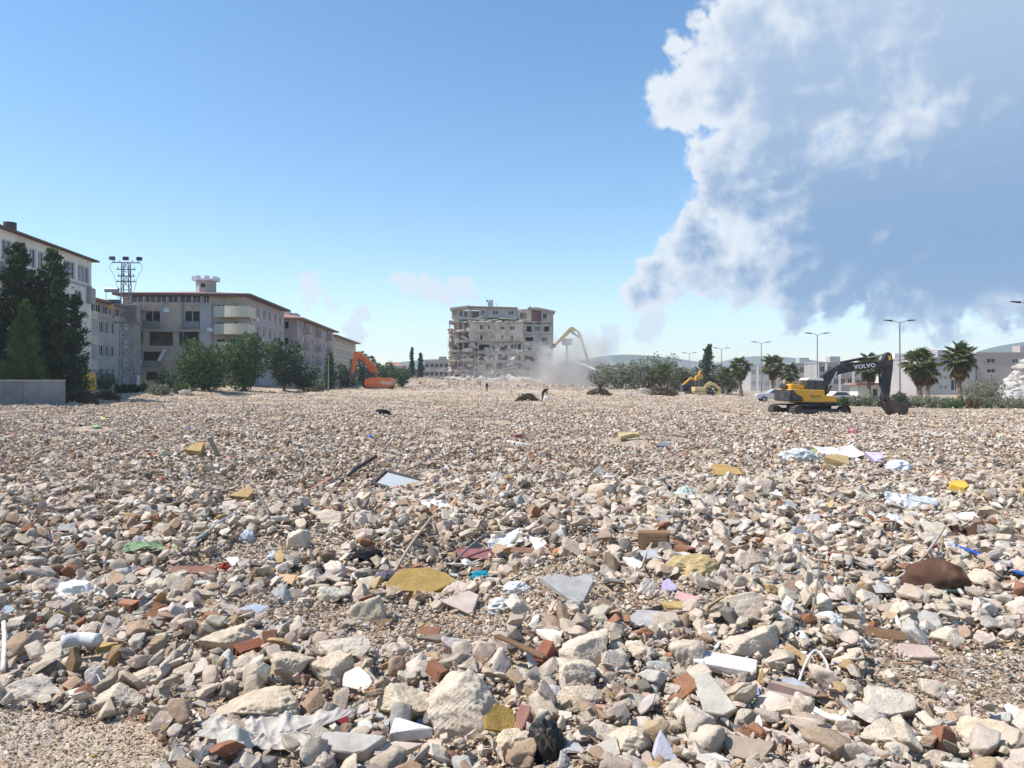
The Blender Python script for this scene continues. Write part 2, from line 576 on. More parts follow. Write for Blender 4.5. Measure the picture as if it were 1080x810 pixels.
def ground_z(x, y):
    x = np.asarray(x, float)
    y = np.asarray(y, float)
    d = np.hypot(x, y)
    z = 0.12 * sstep(y, 58, 135) * (1 - sstep(x, 2, 34))
    z = z - 0.30 * sstep(x, 8, 26) * sstep(y, 36, 50)
    z = z - 0.62 * sstep(x, 24, 44) * sstep(y, 55, 85)
    z = z + 0.95 * sstep(-x, 28, 44) * sstep(y, 62, 82)
    z = z + 0.10 * sstep(y, 140, 230)
    m = rubble_mask(x, y) * (1 - sstep(d, 150, 320))
    z = z + m * (0.42 * vnoise(x, y, 2.6, 1) + 0.20 * vnoise(x, y, 1.05, 2) + 0.07 * vnoise(x, y, 0.38, 4) + 0.3 * vnoise(x, y, 9.0, 5))
    z = z + (1 - m) * 0.05 * vnoise(x, y, 3.0, 6)
    for mx, my, mr, mh in MOUNDS:
        q = ((x - mx) ** 2 + (y - my) ** 2) / mr ** 2
        z = z + mh * np.exp(-q * 1.6) * (1 + 0.5 * vnoise(x, y, mr * 0.3, 9))
    return z


def fr(px, D):
    return (px - CX) / F * D


def heap(px, D, r, h):
    MOUNDS.append((fr(px, D), D, r, h))


heap(445, 205, 15, 2.0)
heap(415, 195, 9, 0.9)
heap(520, 214, 12, 1.2)
heap(560, 204, 8, .9)
heap(640, 215, 14, 0.8)
MOUNDS.append((fr(855, 50), 50.0, 5.5, -0.08))
MOUNDS.append((fr(930, 50), 50.0, 4.0, -0.12))
heap(560, 10.5, 0.9, 0.16)
heap(480, 5.6, 0.7, 0.12)
heap(340, 9.5, 1.0, 0.14)
heap(800, 6.3, 0.8, 0.12)
heap(610, 6.2, 0.7, 0.10)
heap(760, 12.5, 1.6, 0.12)
heap(640, 14, 1.6, 0.18)


def gz(x, y):
    return float(ground_z(np.array([x]), np.array([y]))[0])


_D = np.concatenate([np.arange(3.0, 40, 0.02), np.arange(40, 320, 0.2)])


def hit(px, py):
    """the ground point that the photograph shows at this pixel"""
    x = fr(px, _D)
    z = CAMZ + (HY - py) / F * _D
    below = ground_z(x, _D) >= z
    i = int(np.argmax(below)) if below.any() else len(_D) - 1
    D = float(_D[i])
    return Vector((fr(px, D), D, gz(fr(px, D), D)))


def at(px, py, D):
    return Vector((fr(px, D), D, CAMZ + (HY - py) / F * D))


def on(px, D):
    x = fr(px, D)
    return Vector((x, D, gz(x, D)))


def ground_material():
    m = bpy.data.materials.new('crushed_rubble_ground')
    m.use_nodes = True
    W = NT(m.node_tree)
    b = W.n('ShaderNodeBsdfPrincipled')
    out = W.n('ShaderNodeOutputMaterial')
    W.put(out.inputs[0], b.outputs[0])
    pos = W.n('ShaderNodeNewGeometry').outputs['Position']
    vo = W.n('ShaderNodeTexVoronoi')
    W.put(vo.inputs['Vector'], pos)
    vo.inputs['Scale'].default_value = 22.0
    v2 = W.n('ShaderNodeTexVoronoi')
    W.put(v2.inputs['Vector'], pos)
    v2.inputs['Scale'].default_value = 70.0
    sep = W.n('ShaderNodeSeparateColor')
    W.put(sep.inputs[0], vo.outputs['Color'])
    sep2 = W.n('ShaderNodeSeparateColor')
    W.put(sep2.inputs[0], v2.outputs['Color'])
    c = W.mix(sep.outputs[0], (0.40, 0.32, 0.24), (0.57, 0.475, 0.375))
    c = W.mix(W.math('MULTIPLY', sep2.outputs[1], 0.6), c, (0.48, 0.385, 0.29))
    n = W.noise(pos, 0.9, 5, 0.6)
    c = W.mix(W.ramp(n, 0.4, 0.65, 0.0, 0.6), c, (0.42, 0.315, 0.22))
    c = W.mix(W.ramp(W.noise(pos, 0.16, 5, 0.6), 0.42, 0.62, 0.0, 0.4), c, (0.38, 0.28, 0.19))
    at_ = W.n('ShaderNodeAttribute', attribute_type='GEOMETRY', attribute_name='dirt')
    c2 = W.mix(W.ramp(W.noise(pos, 0.35, 6, 0.65), 0.35, 0.65), (0.33, 0.26, 0.19), (0.41, 0.335, 0.25))
    c = W.mix(at_.outputs['Fac'], c, c2)
    W.put(b.inputs['Base Color'], c)
    b.inputs['Roughness'].default_value = 0.95
    b.inputs['Specular IOR Level'].default_value = 0.1
    h = W.math('ADD', W.math('MULTIPLY', vo.outputs['Distance'], -1.0), W.math('MULTIPLY', v2.outputs['Distance'], -0.5))
    bp = W.n('ShaderNodeBump')
    bp.inputs['Strength'].default_value = 0.8
    bp.inputs['Distance'].default_value = 0.03
    W.put(bp.inputs['Height'], h)
    W.put(b.inputs['Normal'], bp.outputs[0])
    return m


def build_ground():
    fa = np.linspace(-52, 52, 420)
    az = np.radians(np.concatenate([fa, np.linspace(55, 305, 50)]))
    rad = [0.4]
    while rad[-1] < 330:
        rad.append(rad[-1] * 1.0135 + 0.006)
    while rad[-1] < 3000:
        rad.append(rad[-1] * 1.12)
    rad = np.array(rad)
    A, RR = np.meshgrid(az, rad)
    X, Y = RR * np.sin(A), RR * np.cos(A)
    Z = ground_z(X, Y)
    n, k = X.shape
    v = np.stack([X.ravel(), Y.ravel(), Z.ravel()], 1)
    v = np.vstack([v, [[0, 0, gz(0, 0)]]])
    i = np.arange((n - 1) * k).reshape(n - 1, k)
    j = np.roll(i, -1, axis=1)
    quads = np.stack([i.ravel(), (i + k).ravel(), (j + k).ravel(), j.ravel()], 1)
    fan = np.stack([np.arange(k), np.roll(np.arange(k), -1), np.full(k, n * k), np.full(k, n * k)], 1)
    me = mesh_np('ground', v, quads, [ground_material()], smooth=True)
    # close the centre under the viewer
    bm = bmesh.new()
    bm.from_mesh(me)
    bm.verts.ensure_lookup_table()
    for a, b_, c, _ in fan:
        try:
            bm.faces.new((bm.verts[a], bm.verts[b_], bm.verts[c]))
        except ValueError:
            pass
    bmesh.ops.recalc_face_normals(bm, faces=bm.faces[:])
    bm.to_mesh(me)
    bm.free()
    me.polygons.foreach_set('use_smooth', [True] * len(me.polygons))
    d = (1 - rubble_mask(v[:, 0], v[:, 1])).astype(np.float32)
    a = me.attributes.new('dirt', 'FLOAT', 'POINT')
    a.data.foreach_set('value', d)
    o = bpy.data.objects.new('ground', me)
    tag(link(o), kind='structure')


build_ground()

# far hills
def hills(name, x0, x1, D, peaks, zbase):
    n = 120
    xs = np.linspace(x0, x1, n)
    h = np.zeros(n)
    for c, w, a in peaks:
        h = np.maximum(h, a * np.exp(-((xs - c) / w) ** 2))
    h = h * (1 + 0.12 * vnoise(xs, xs * 0, 130, 3)) + 5 * vnoise(xs, xs * 0, 60, 5)
    v, f = [], []
    for r_ in range(6):
        t = r_ / 5
        hh = h * math.sin(t * math.pi / 2) ** 1.0
        for i in range(n):
            v.append((xs[i], D - 500 + 500 * t, zbase + hh[i]))
    for r_ in range(6, 10):
        t = (r_ - 5) / 4
        for i in range(n):
            v.append((xs[i], D + 500 * t, zbase + h[i] * math.cos(t * math.pi / 2)))
    for r_ in range(9):
        for i in range(n - 1):
            f.append((r_ * n + i, r_ * n + i + 1, (r_ + 1) * n + i + 1, (r_ + 1) * n + i))
    o = bpy.data.objects.new(name, mesh_np(name, v, f, [M['hill']], True))
    tag(link(o), kind='structure')


hills('hill', 500, 2600, 2000, [(1500, 380, 118), (2050, 500, 150)], -2.0)
hills('hill', -900, 1500, 2150, [(330, 330, 72), (700, 260, 66), (-150, 330, 62)], -2.0)

# ------------------------------------------------------------------ broken pieces
_ico = {}


def ico(sub):
    if sub not in _ico:
        bm = bmesh.new()
        bmesh.ops.create_icosphere(bm, subdivisions=sub, radius=1.0)
        v = np.array([p.co[:] for p in bm.verts])
        f = np.array([[q.index for q in t.verts] for t in bm.faces])
        bm.free()
        _ico[sub] = (v / np.linalg.norm(v, axis=1, keepdims=True), f)
    return _ico[sub]


def sinnoise(p, freq, r, n=10):
    k = r.normal(size=(n, 3)) * freq
    ph = r.random(n) * 6.28
    return np.sin(p @ k.T + ph).mean(axis=1)


def rock_shape(seed, sub=5, planes=13, sharp=16, rough=0.05, boxy=0.5):
    """angular broken lump of concrete: soft intersection of half spaces, then surface relief; fits the unit ball"""
    r = np.random.default_rng(seed)
    d, f = ico(sub)
    ns = r.normal(size=(planes, 3))
    ns /= np.linalg.norm(ns, axis=1, keepdims=True)
    ps = r.uniform(0.55, 0.95, planes)
    if r.random() < boxy:
        q = np.array(Euler((r.random() * 6, r.random() * 6, r.random() * 6)).to_matrix())
        ax = np.vstack([q, -q])
        ns = np.vstack([ns[:planes // 2], ax])
        ps = np.concatenate([ps[:planes // 2], r.uniform(0.5, 0.85, 6)])
    dots = np.clip(d @ ns.T, 1e-3, None) / ps
    rad = (dots ** sharp).sum(axis=1) ** (-1.0 / sharp)
    rad = np.minimum(rad, 1.3)
    for _ in range(5):                       # bites broken out of the faces
        c = r.normal(size=3)
        c /= np.linalg.norm(c)
        rad = rad * (1 - r.uniform(0.04, 0.20) * np.exp(-(1 - d @ c) / r.uniform(0.02, 0.16)))
    v = d * rad[:, None]
    v = v * (1 + rough * 1.6 * sinnoise(v, 3.5, r)[:, None] + rough * 1.2 * sinnoise(v, 9, r)[:, None])
    if sub >= 5:
        v = v * (1 + rough * 0.8 * sinnoise(v, 22, r, 14)[:, None] + rough * 0.45 * sinnoise(v, 48, r, 14)[:, None])
    lo, hi = v.min(0), v.max(0)
    v = (v - (lo + hi) / 2) / ((hi - lo) / 2)
    return v, f


def shard_poly(r, n=7, jag=0.25):
    a = np.sort(r.uniform(0, 6.283, n) * 0.35 + np.linspace(0, 6.283, n, endpoint=False) * 1.0)
    rad = 1 - jag * r.random(n)
    return [(math.cos(t) * q, math.sin(t) * q) for t, q in zip(a, rad)]


def shard_mesh(name, poly, thick, mats, r, wob=0.0, bevel=0.015):
    """flat piece with a broken outline: bevelled prism lying in xy, z up, top at z = thick"""
    bm = bmesh.new()
    n = len(poly)
    lo = [bm.verts.new((x * 0.98, y * 0.98, 0)) for x, y in poly]
    hi = [bm.verts.new((x + r.normal() * 0.01, y + r.normal() * 0.01, thick * (1 + wob * r.normal()))) for x, y in poly]
    bm.faces.new(lo[::-1])
    bm.faces.new(hi)
    for i in range(n):
        bm.faces.new((lo[i], lo[(i + 1) % n], hi[(i + 1) % n], hi[i]))
    if bevel:
        bmesh.ops.bevel(bm, geom=[e for e in bm.edges], offset=bevel, segments=1, affect='EDGES', clamp_overlap=True)
    bmesh.ops.recalc_face_normals(bm, faces=bm.faces[:])
    me = bpy.data.meshes.new(name)
    bm.to_mesh(me)
    bm.free()
    for m_ in mats:
        me.materials.append(m_)
    return me


def hull_mesh(name, r, mats, n=11, flat=0.8):
    """small sharp fragment: convex hull of a few points"""
    bm = bmesh.new()
    q = r.normal(size=(n, 3))
    q = q / np.linalg.norm(q, axis=1, keepdims=True) * r.uniform(0.7, 1.0, (n, 1))
    q = np.clip(q * 1.25, -0.85, 0.85) * np.array([1, r.uniform(0.6, 0.95), r.uniform(0.45, flat)])
    for p in q:
        bm.verts.new(p * 0.56)
    bmesh.ops.convex_hull(bm, input=bm.verts[:])
    bmesh.ops.delete(bm, geom=[v for v in bm.verts if not v.link_faces], context='VERTS')
    bmesh.ops.bevel(bm, geom=bm.edges[:], offset=0.03, segments=1, affect='EDGES', clamp_overlap=True)
    bmesh.ops.triangulate(bm, faces=bm.faces[:])
    me = bpy.data.meshes.new(name)
    bm.to_mesh(me)
    bm.free()
    for m_ in mats:
        me.materials.append(m_)
    return me


TAKEN = []   # (x, y, radius): ground already covered by a piece of its own

BEIGE = [(0.60, 0.505, 0.405), (0.56, 0.46, 0.36), (0.64, 0.55, 0.455), (0.525, 0.43, 0.33), (0.59, 0.51, 0.425)]


def jitter(c, r, k=0.1):
    s = 1 + r.uniform(-k, k)
    return tuple(float(np.clip(q * s * (1 + r.uniform(-0.03, 0.03)), 0.01, 0.9)) for q in c)

# ------------------------------------------------------------------ named debris in the rubble
def scale_px(p, n):
    return n * p.y / F


def put(o, label, cat, group=None, color=None):
    tag(link(o), label, cat, group, 'thing')
    if color is not None:
        o.color = (*color, 1)
    return o


def slab(name, px, py, w, h, color, label, cat, tilt=12, yaw=0, thick=0.035, seed=None, n=6, jag=0.25, mat_='tile', roll=0, poly=None, lift=0.02, take=0.8, sub=None):
    """flat piece whose middle is seen at (px, py), w pixels wide and h pixels high"""
    seed = seed if seed is not None else int(px * 7 + py * 13)
    r = np.random.default_rng(seed)
    p = hit(px, py + h * 0.35)
    W_ = scale_px(p, w)
    el = math.atan2(CAMZ - p.z, p.y)
    dep = scale_px(p, h) / max(math.sin(el + R(tilt)), 0.12)
    dep = min(dep, W_ * 2.2)
    pl = poly or shard_poly(r, n, jag)
    xs, ys = [q[0] for q in pl], [q[1] for q in pl]
    mx, my = (max(xs) + min(xs)) / 2, (max(ys) + min(ys)) / 2
    sx, sy = (max(xs) - min(xs)), (max(ys) - min(ys))
    pl = [((x - mx) / sx * W_, (y - my) / sy * dep) for x, y in pl]
    me = shard_mesh(name, pl, thick, [M[mat_]], r, 0.04, min(0.006, thick * 0.2))
    o = bpy.data.objects.new(name, me)
    o.rotation_euler = (R(tilt), R(roll), R(yaw))
    up = 0.5 * dep * abs(math.sin(R(tilt))) + 0.4 * W_ * abs(math.sin(R(roll)))
    o.location = (p.x, p.y + dep * 0.3, p.z + lift + up)
    TAKEN.append((p.x, p.y + dep * 0.3, max(W_, dep) * 0.42 * take))
    return put(o, label, cat, None, color)


def boulder(name, px, py, w, h, color, label, cat='rock', seed=None, sink=0.22, yaw=None, depth=0.85, boxy=0.4, sharp=30, tilt=(0, 0), group=None, rough=0.08):
    seed = seed if seed is not None else int(px * 3 + py * 11)
    r = np.random.default_rng(seed)
    p = hit(px, py + h * 0.42)
    W_, H_ = scale_px(p, w), scale_px(p, h)
    v, f = rock_shape(seed, 6 if w > 45 else 5, 10, sharp, rough, boxy)
    v = v * np.array([W_ / 2, W_ / 2 * depth, H_ / 2 * 1.08])
    o = bpy.data.objects.new(name, mesh_np(name, v, f, [M['rock']], True))
    color = (color[0] * 1.25, color[1] * 1.2, color[2] * 1.15)
    o.rotation_euler = (R(tilt[0]), R(tilt[1]), 0)
    o.location = (p.x, p.y + W_ * depth * 0.35, p.z + H_ * (0.5 - sink))
    TAKEN.append((p.x, p.y + W_ * depth * 0.35, W_ * 0.42))
    return put(o, label, cat, group, color)


def rod(name, pts, r0, color, label, cat, mat_='plastic', n=8, lift=0.03, taper=1.0, sub=6, lifts=None):
    q = []
    for i, (px, py) in enumerate(pts):
        p = hit(px, py)
        q.append(p + Vector((0, 0, lift + (lifts[i] if lifts else 0))))
    base = q[0].copy()
    q = catmull([p - base for p in q], sub)
    rr = [r0 * (1 + (taper - 1) * i / (len(q) - 1)) for i in range(len(q))]
    o = MB().tube(q, rr, n).build(name, M[mat_], smooth=True, loc=base)
    tag(o, label, cat, None, 'thing')
    o.color = (*color, 1)
    for p in q[::3]:
        TAKEN.append((p.x + base.x, p.y + base.y, r0 * 1.5))
    return o


def cloth(name, px, py, w, h, color, label, cat, seed=1, tilt=8, folds=3.0, amp=0.05, yaw=0, mat_='fabric', outline=0.25, stretch=1.0, crump=0.5, lift=0.05, nx=56, ny=36):
    """draped sheet with folds and a ragged outline, thickened"""
    r = np.random.default_rng(seed)
    p = hit(px, py + h * 0.35)
    W_ = scale_px(p, w)
    el = math.atan2(CAMZ - p.z, p.y)
    dep = min(scale_px(p, h) / math.sin(el + R(tilt)), W_ * 2.0)
    U, V = np.meshgrid(np.linspace(-1, 1, nx), np.linspace(-1, 1, ny))
    ang = np.arctan2(V, U)
    ed = 1 - outline * (0.5 + 0.5 * np.sin(ang * 2 + r.random() * 6)) * (0.5 + 0.5 * np.sin(ang * 3 + r.random() * 6)) \
        - outline * 0.12 * np.sin(ang * 7 + r.random() * 6)
    X, Y = U * ed * W_ / 2, V * ed * dep / 2 * stretch
    a = r.random() * 1.2 - 0.6
    k1 = folds * 3.0
    pu, pv = U * math.cos(a) + V * math.sin(a), -U * math.sin(a) + V * math.cos(a)
    Z = np.zeros_like(U)
    for q in range(7):                      # long sharp creases fanning out, then soft sag
        th = a + r.normal(0, 0.45)
        ph = (U * math.cos(th) + V * math.sin(th)) * k1 * r.uniform(0.35, 0.9) + r.random() * 6 + 0.8 * np.sin((V * math.cos(th) - U * math.sin(th)) * 1.7 + r.random() * 6)
        Z += amp * 0.55 * (1 - np.abs(np.sin(ph))) ** 3
    Z += amp * 0.8 * np.sin(pu * 2.1 + pv * 1.6 + r.random() * 6) + amp * crump * 0.7 * vnoise(U * 7, V * 7, 1.0, seed)
    Z -= amp * 0.5
    v = np.stack([X.ravel(), Y.ravel(), Z.ravel() + abs(math.sin(R(tilt))) * dep / 2 * 0.6 + amp * 0.3], 1)
    i = np.arange(nx * ny).reshape(ny, nx)
    f = np.stack([i[:-1, :-1].ravel(), i[:-1, 1:].ravel(), i[1:, 1:].ravel(), i[1:, :-1].ravel()], 1)
    me = mesh_np(name, v, f, [M[mat_]], True)
    o = bpy.data.objects.new(name, me)
    o.rotation_euler = (R(tilt), 0, R(yaw))
    o.location = (p.x, p.y + dep * 0.25, p.z + lift)
    md = o.modifiers.new('thickness', 'SOLIDIFY')
    md.thickness = 0.006
    TAKEN.append((p.x, p.y + dep * 0.25, max(W_, dep) * 0.26))
    return put(o, label, cat, None, color)


def bag(name, px, py, w, h, color, label, cat, seed=1, mat_='plastic', ridges=7.0, depth=0.8, sink=0.25, amp=0.22):
    """crumpled bag or wad: lumpy, ridged, flattened below"""
    r = np.random.default_rng(seed)
    p = hit(px, py + h * 0.42)
    W_, H_ = scale_px(p, w), scale_px(p, h)
    d, f = ico(5)
    rid = 1 - np.abs(sinnoise(d, ridges * 0.55, r, 6)) * 2.2
    fine = 1 - np.abs(sinnoise(d, ridges * 1.5, r, 6)) * 2.2
    v = d * (1 + amp * (rid - 0.5) + amp * 0.45 * (fine - 0.5) + 0.18 * sinnoise(d, 2, r, 6))[:, None]
    v = v / np.abs(v).max(0)
    v = v * np.array([W_ / 2, W_ / 2 * depth, H_ / 2 * 1.1])
    o = bpy.data.objects.new(name, mesh_np(name, v, f, [M[mat_]], True))
    o.location = (p.x, p.y + W_ * depth * 0.3, p.z + H_ * (0.5 - sink))
    TAKEN.append((p.x, p.y + W_ * depth * 0.3, W_ * 0.38))
    return put(o, label, cat, None, color)


def hollow_brick(name, px, py, w, color, label, yaw=0, tilt=0, roll=0, seed=1, cat='brick', lift=0.03):
    """piece of ribbed clay block: grooved faces, one end broken open with its hollow cells"""
    r = np.random.default_rng(seed)
    p = hit(px, py)
    L = scale_px(p, w)
    H_, D_ = L * 0.55, L * 0.5
    b = MB()
    n = 5
    outer = []
    for i in range(n):           # ribbed top and bottom outline in (x, z)
        outer.append((-D_ / 2 + D_ * (i + 0.1) / n, H_ / 2))
        outer.append((-D_ / 2 + D_ * (i + 0.9) / n, H_ / 2))
        if i < n - 1:
            outer.append((-D_ / 2 + D_ * (i + 0.94) / n, H_ / 2 - L * 0.02))
            outer.append((-D_ / 2 + D_ * (i + 1.06) / n, H_ / 2 - L * 0.02))
    low = [(x, -z) for x, z in outer][::-1]
    poly = outer + low
    # walls and webs of the block
    t = L * 0.05
    b.box((-D_ / 2, -L / 2, H_ / 2 - t), (D_ / 2, L / 2, H_ / 2))
    b.box((-D_ / 2, -L / 2, -H_ / 2), (D_ / 2, L / 2 * r.uniform(0.6, 1), -H_ / 2 + t))
    for sx in (-1, 0, 1):
        x = sx * (D_ / 2 - t / 2)
        b.box((x - t / 2, -L / 2 * r.uniform(0.7, 1), -H_ / 2 + t + 0.001), (x + t / 2, L / 2 * r.uniform(0.7, 1), H_ / 2 - t - 0.001))
    b.box((-D_ / 2 + t + 0.001, -L / 2 * 0.8, -t / 2), (-t / 2 - 0.001, L / 2 * 0.85, t / 2))
    b.box((t / 2 + 0.001, -L / 2 * 0.8, -t / 2), (D_ / 2 - t - 0.001, L / 2 * 0.75, t / 2))
    for i in range(n):
        x0 = -D_ / 2 + D_ * (i + 0.12) / n
        b.box((x0, -L / 2 + 0.002, H_ / 2 + 0.0005), (x0 + D_ * 0.76 / n, L / 2 - 0.002, H_ / 2 + L * 0.018))
        for sx in (-1, 1):
            z0 = -H_ / 2 + H_ * (i + 0.12) / n
            x = sx * D_ / 2
            b.box((min(x, x + sx * L * 0.018) + sx * 0.0005, -L / 2 * 0.72, z0), (max(x, x + sx * L * 0.018) + sx * 0.0005, L / 2 * 0.68, z0 + H_ * 0.76 / n))
    o = b.build(name, M['tile'])
    o.rotation_euler = (R(tilt), R(roll), R(yaw))
    o.location = (p.x, p.y, p.z + H_ * 0.35 + lift)
    TAKEN.append((p.x, p.y, L * 0.4))
    tag(o, label, 'brick')
    o.color = (*color, 1)
    return o


GREY = (0.36, 0.345, 0.325)
LGREY = (0.45, 0.42, 0.39)
WHITE = (0.74, 0.71, 0.66)
FOAM = (0.40, 0.265, 0.09)
OCHRE = (0.48, 0.33, 0.14)
RED = (0.30, 0.125, 0.075)
BRICK = (0.36, 0.155, 0.09)
BROWN = (0.17, 0.10, 0.06)
PINK = (0.50, 0.36, 0.29)
B0, B1_, B2_, B3_ = BEIGE[0], BEIGE[1], BEIGE[2], BEIGE[3]


def build_debris():
    # --- the largest lumps, front of the picture
    boulder('boulder', 490, 748, 92, 78, (0.50, 0.435, 0.355), 'largest pale boulder, right of the dusty slab-like block near the bottom', seed=101)
    boulder('boulder', 424, 748, 76, 42, (0.47, 0.41, 0.32), 'long flat-topped grey-beige block left of the largest boulder', seed=102, depth=0.8, boxy=1, sharp=24)
    boulder('boulder', 617, 690, 58, 42, (0.49, 0.43, 0.35), 'wedge-shaped lump on top of the three stacked boulders', seed=103)
    boulder('boulder', 607, 714, 46, 36, (0.51, 0.45, 0.36), 'blocky boulder in the middle of the three stacked boulders', seed=104, boxy=1, sharp=22)
    boulder('boulder', 612, 740, 50, 26, (0.49, 0.42, 0.33), 'low block at the bottom of the three stacked boulders', seed=105, boxy=1, sharp=22)
    boulder('boulder', 728, 693, 42, 38, (0.47, 0.41, 0.34), 'angular boulder with a shaded right face left of the white beam', seed=106)
    boulder('boulder', 798, 678, 66, 38, (0.50, 0.43, 0.35), 'broad twin-humped boulder behind the white beam', seed=107)
    boulder('boulder', 668, 788, 52, 36, (0.52, 0.445, 0.34), 'pale triangular boulder at the bottom edge beside the ribbed plate', seed=108, boxy=0)
    boulder('boulder', 636, 776, 44, 20, (0.50, 0.44, 0.36), 'rounded low boulder left of the pale triangular one', seed=109)
    boulder('boulder', 304, 706, 48, 40, (0.48, 0.41, 0.32), 'beige boulder with a flat shaded front right of the broken brick', seed=110)
    boulder('boulder', 347, 708, 48, 38, (0.50, 0.425, 0.33), 'beige boulder just left of the white six-sided tile', seed=111)
    boulder('boulder', 358, 690, 62, 26, (0.49, 0.44, 0.37), 'long low boulder above the white six-sided tile', seed=112)
    boulder('boulder', 240, 676, 82, 34, (0.49, 0.42, 0.33), 'wide ridge-like boulder above the broken brick', seed=113, depth=0.6)
    boulder('boulder', 22, 733, 64, 30, (0.47, 0.42, 0.36), 'large boulder at the left edge beside the grey plaster lumps', seed=114)
    boulder('boulder', 118, 742, 52, 28, (0.48, 0.42, 0.34), 'smooth low boulder right of the cream tile piece', seed=115)
    boulder('boulder', 143, 722, 46, 24, (0.50, 0.43, 0.34), 'rounded boulder above the smooth low boulder on the left', seed=116)
    boulder('boulder', 50, 690, 48, 22, (0.48, 0.43, 0.37), 'low greyish boulder on the left above the plaster drum', seed=117)
    boulder('boulder', 268, 752, 96, 34, (0.49, 0.415, 0.315), 'broad crumbling heap-like lump above the white sheet', seed=118, rough=0.1)
    boulder('boulder', 388, 645, 40, 34, (0.46, 0.40, 0.31), 'beige boulder just below the yellow foam sheet', seed=119)
    boulder('boulder', 948, 750, 66, 36, (0.50, 0.45, 0.38), 'large pale boulder right of the long white strip', seed=120, boxy=1)
    boulder('boulder', 940, 782, 60, 26, (0.50, 0.44, 0.36), 'wide flattish boulder at the bottom right with a ridged front', seed=121)
    boulder('boulder', 1048, 780, 62, 30, (0.51, 0.43, 0.33), 'crumbling yellowish lump in the bottom right corner', seed=122, rough=0.09)
    boulder('boulder', 790, 640, 40, 34, (0.45, 0.40, 0.33), 'pointed grey boulder leaning by the ochre foam scrap', seed=123)
    boulder('boulder', 808, 512, 36, 22, (0.40, 0.34, 0.29), 'smooth rounded brown-grey boulder right of the yellow foam block', seed=124, boxy=0, rough=0.03)
    boulder('boulder', 637, 520, 32, 24, (0.47, 0.41, 0.33), 'rounded boulder in the middle distance left of a long low one', seed=125, boxy=0)
    boulder('boulder', 678, 520, 38, 18, (0.46, 0.40, 0.32), 'long low boulder right of the rounded middle-distance one', seed=126)
    boulder('boulder', 992, 562, 42, 22, (0.47, 0.42, 0.34), 'grey-beige boulder left of the curved brown sheet', seed=127)
    boulder('boulder', 345, 548, 32, 22, (0.47, 0.41, 0.33), 'smooth boulder up the slope from the dark garments', seed=128)
    boulder('boulder', 312, 570, 26, 28, (0.50, 0.44, 0.36), 'upright pale boulder between the foil scraps and dark garments', seed=129)
    boulder('boulder', 545, 790, 46, 34, (0.51, 0.43, 0.32), 'pale lump in front of the black bag at the bottom', seed=130)
    boulder('boulder', 750, 785, 44, 40, (0.47, 0.41, 0.34), 'crumbling lump at the bottom left of the brown shell plate', seed=131, rough=0.1)
    boulder('boulder', 1040, 612, 34, 22, (0.49, 0.44, 0.36), 'boulder resting against the right end of the brown sack', seed=132)
    boulder('boulder', 1022, 640, 42, 16, (0.47, 0.42, 0.35), 'low grey boulder below the dark green rod', seed=133)
    boulder('boulder', 680, 770, 36, 22, (0.46, 0.41, 0.35), 'small angular boulder right of the stacked boulders near the front', seed=134)
    boulder('plaster_lump', 98, 716, 22, 28, (0.46, 0.43, 0.42), 'upright grey-lilac plaster lump under the white plaster drum', 'plaster', seed=135, depth=0.6)
    boulder('plaster_lump', 116, 714, 15, 22, (0.46, 0.43, 0.41), 'smaller grey plaster lump right of the upright one', 'plaster', seed=136, depth=0.6)
    rod('plaster_drum', [(66, 699), (84, 696), (104, 697)], 0.052, (0.66, 0.64, 0.63), 'white broken plaster drum lying on its side at left', 'plaster', 'rock', 14, lift=0.16)
    slab('wood_offcut', 74, 710, 16, 34, (0.20, 0.13, 0.07), 'dark brown rough board standing left of the plaster lumps', 'wood', tilt=62, yaw=-12, thick=0.05, n=6, jag=0.12, lift=0.02)
    slab('foam_scrap', 72, 712, 13, 24, (0.55, 0.38, 0.14), 'ochre perforated scrap leaning between dark board and plaster lump', 'foam', tilt=50, yaw=35, roll=15, thick=0.03)
    slab('foam_scrap', 110, 690, 26, 9, (0.48, 0.34, 0.13), 'yellow foam scrap behind the white plaster drum', 'foam', tilt=25, thick=0.05)
    slab('tile_piece', 72, 738, 34, 11, (0.72, 0.67, 0.56), 'cream tile piece below the dark standing board', 'tile', tilt=14, thick=0.03, jag=0.15, n=5)
    slab('tile_piece', 378, 724, 33, 26, (0.76, 0.70, 0.60), 'white six-sided tile left of the largest boulder', 'tile', tilt=38, thick=0.025, jag=0.05, n=7, seed=5)
    slab('tile_piece', 198, 651, 23, 19, (0.76, 0.71, 0.63), 'white tile piece left of the blue-grey plate', 'tile', tilt=38, thick=0.02, n=6, jag=0.1)
    slab('tile_piece', 70, 571, 36, 9, (0.62, 0.58, 0.52), 'pale oblong tile lying far left of the green cloth', 'tile', tilt=10, thick=0.03, n=4, jag=0.08)
    slab('tile_piece', 584, 679, 30, 16, (0.72, 0.66, 0.54), 'cream square tile above the stacked boulders', 'tile', tilt=14, thick=0.04, n=4, jag=0.03, yaw=18, seed=11)
    slab('tile_piece', 562, 702, 14, 18, (0.74, 0.71, 0.66), 'white chip standing left of the stacked boulders', 'tile', tilt=55, n=5)
    slab('tile_piece', 670, 600, 20, 14, (0.76, 0.74, 0.70), 'bright white tile chip left of the yellow insulation wad', 'tile', tilt=30, n=5, yaw=20)
    slab('tile_piece', 686, 591, 22, 10, (0.42, 0.42, 0.44), 'grey tile chip behind the bright white one', 'tile', tilt=25, n=4, jag=0.08)
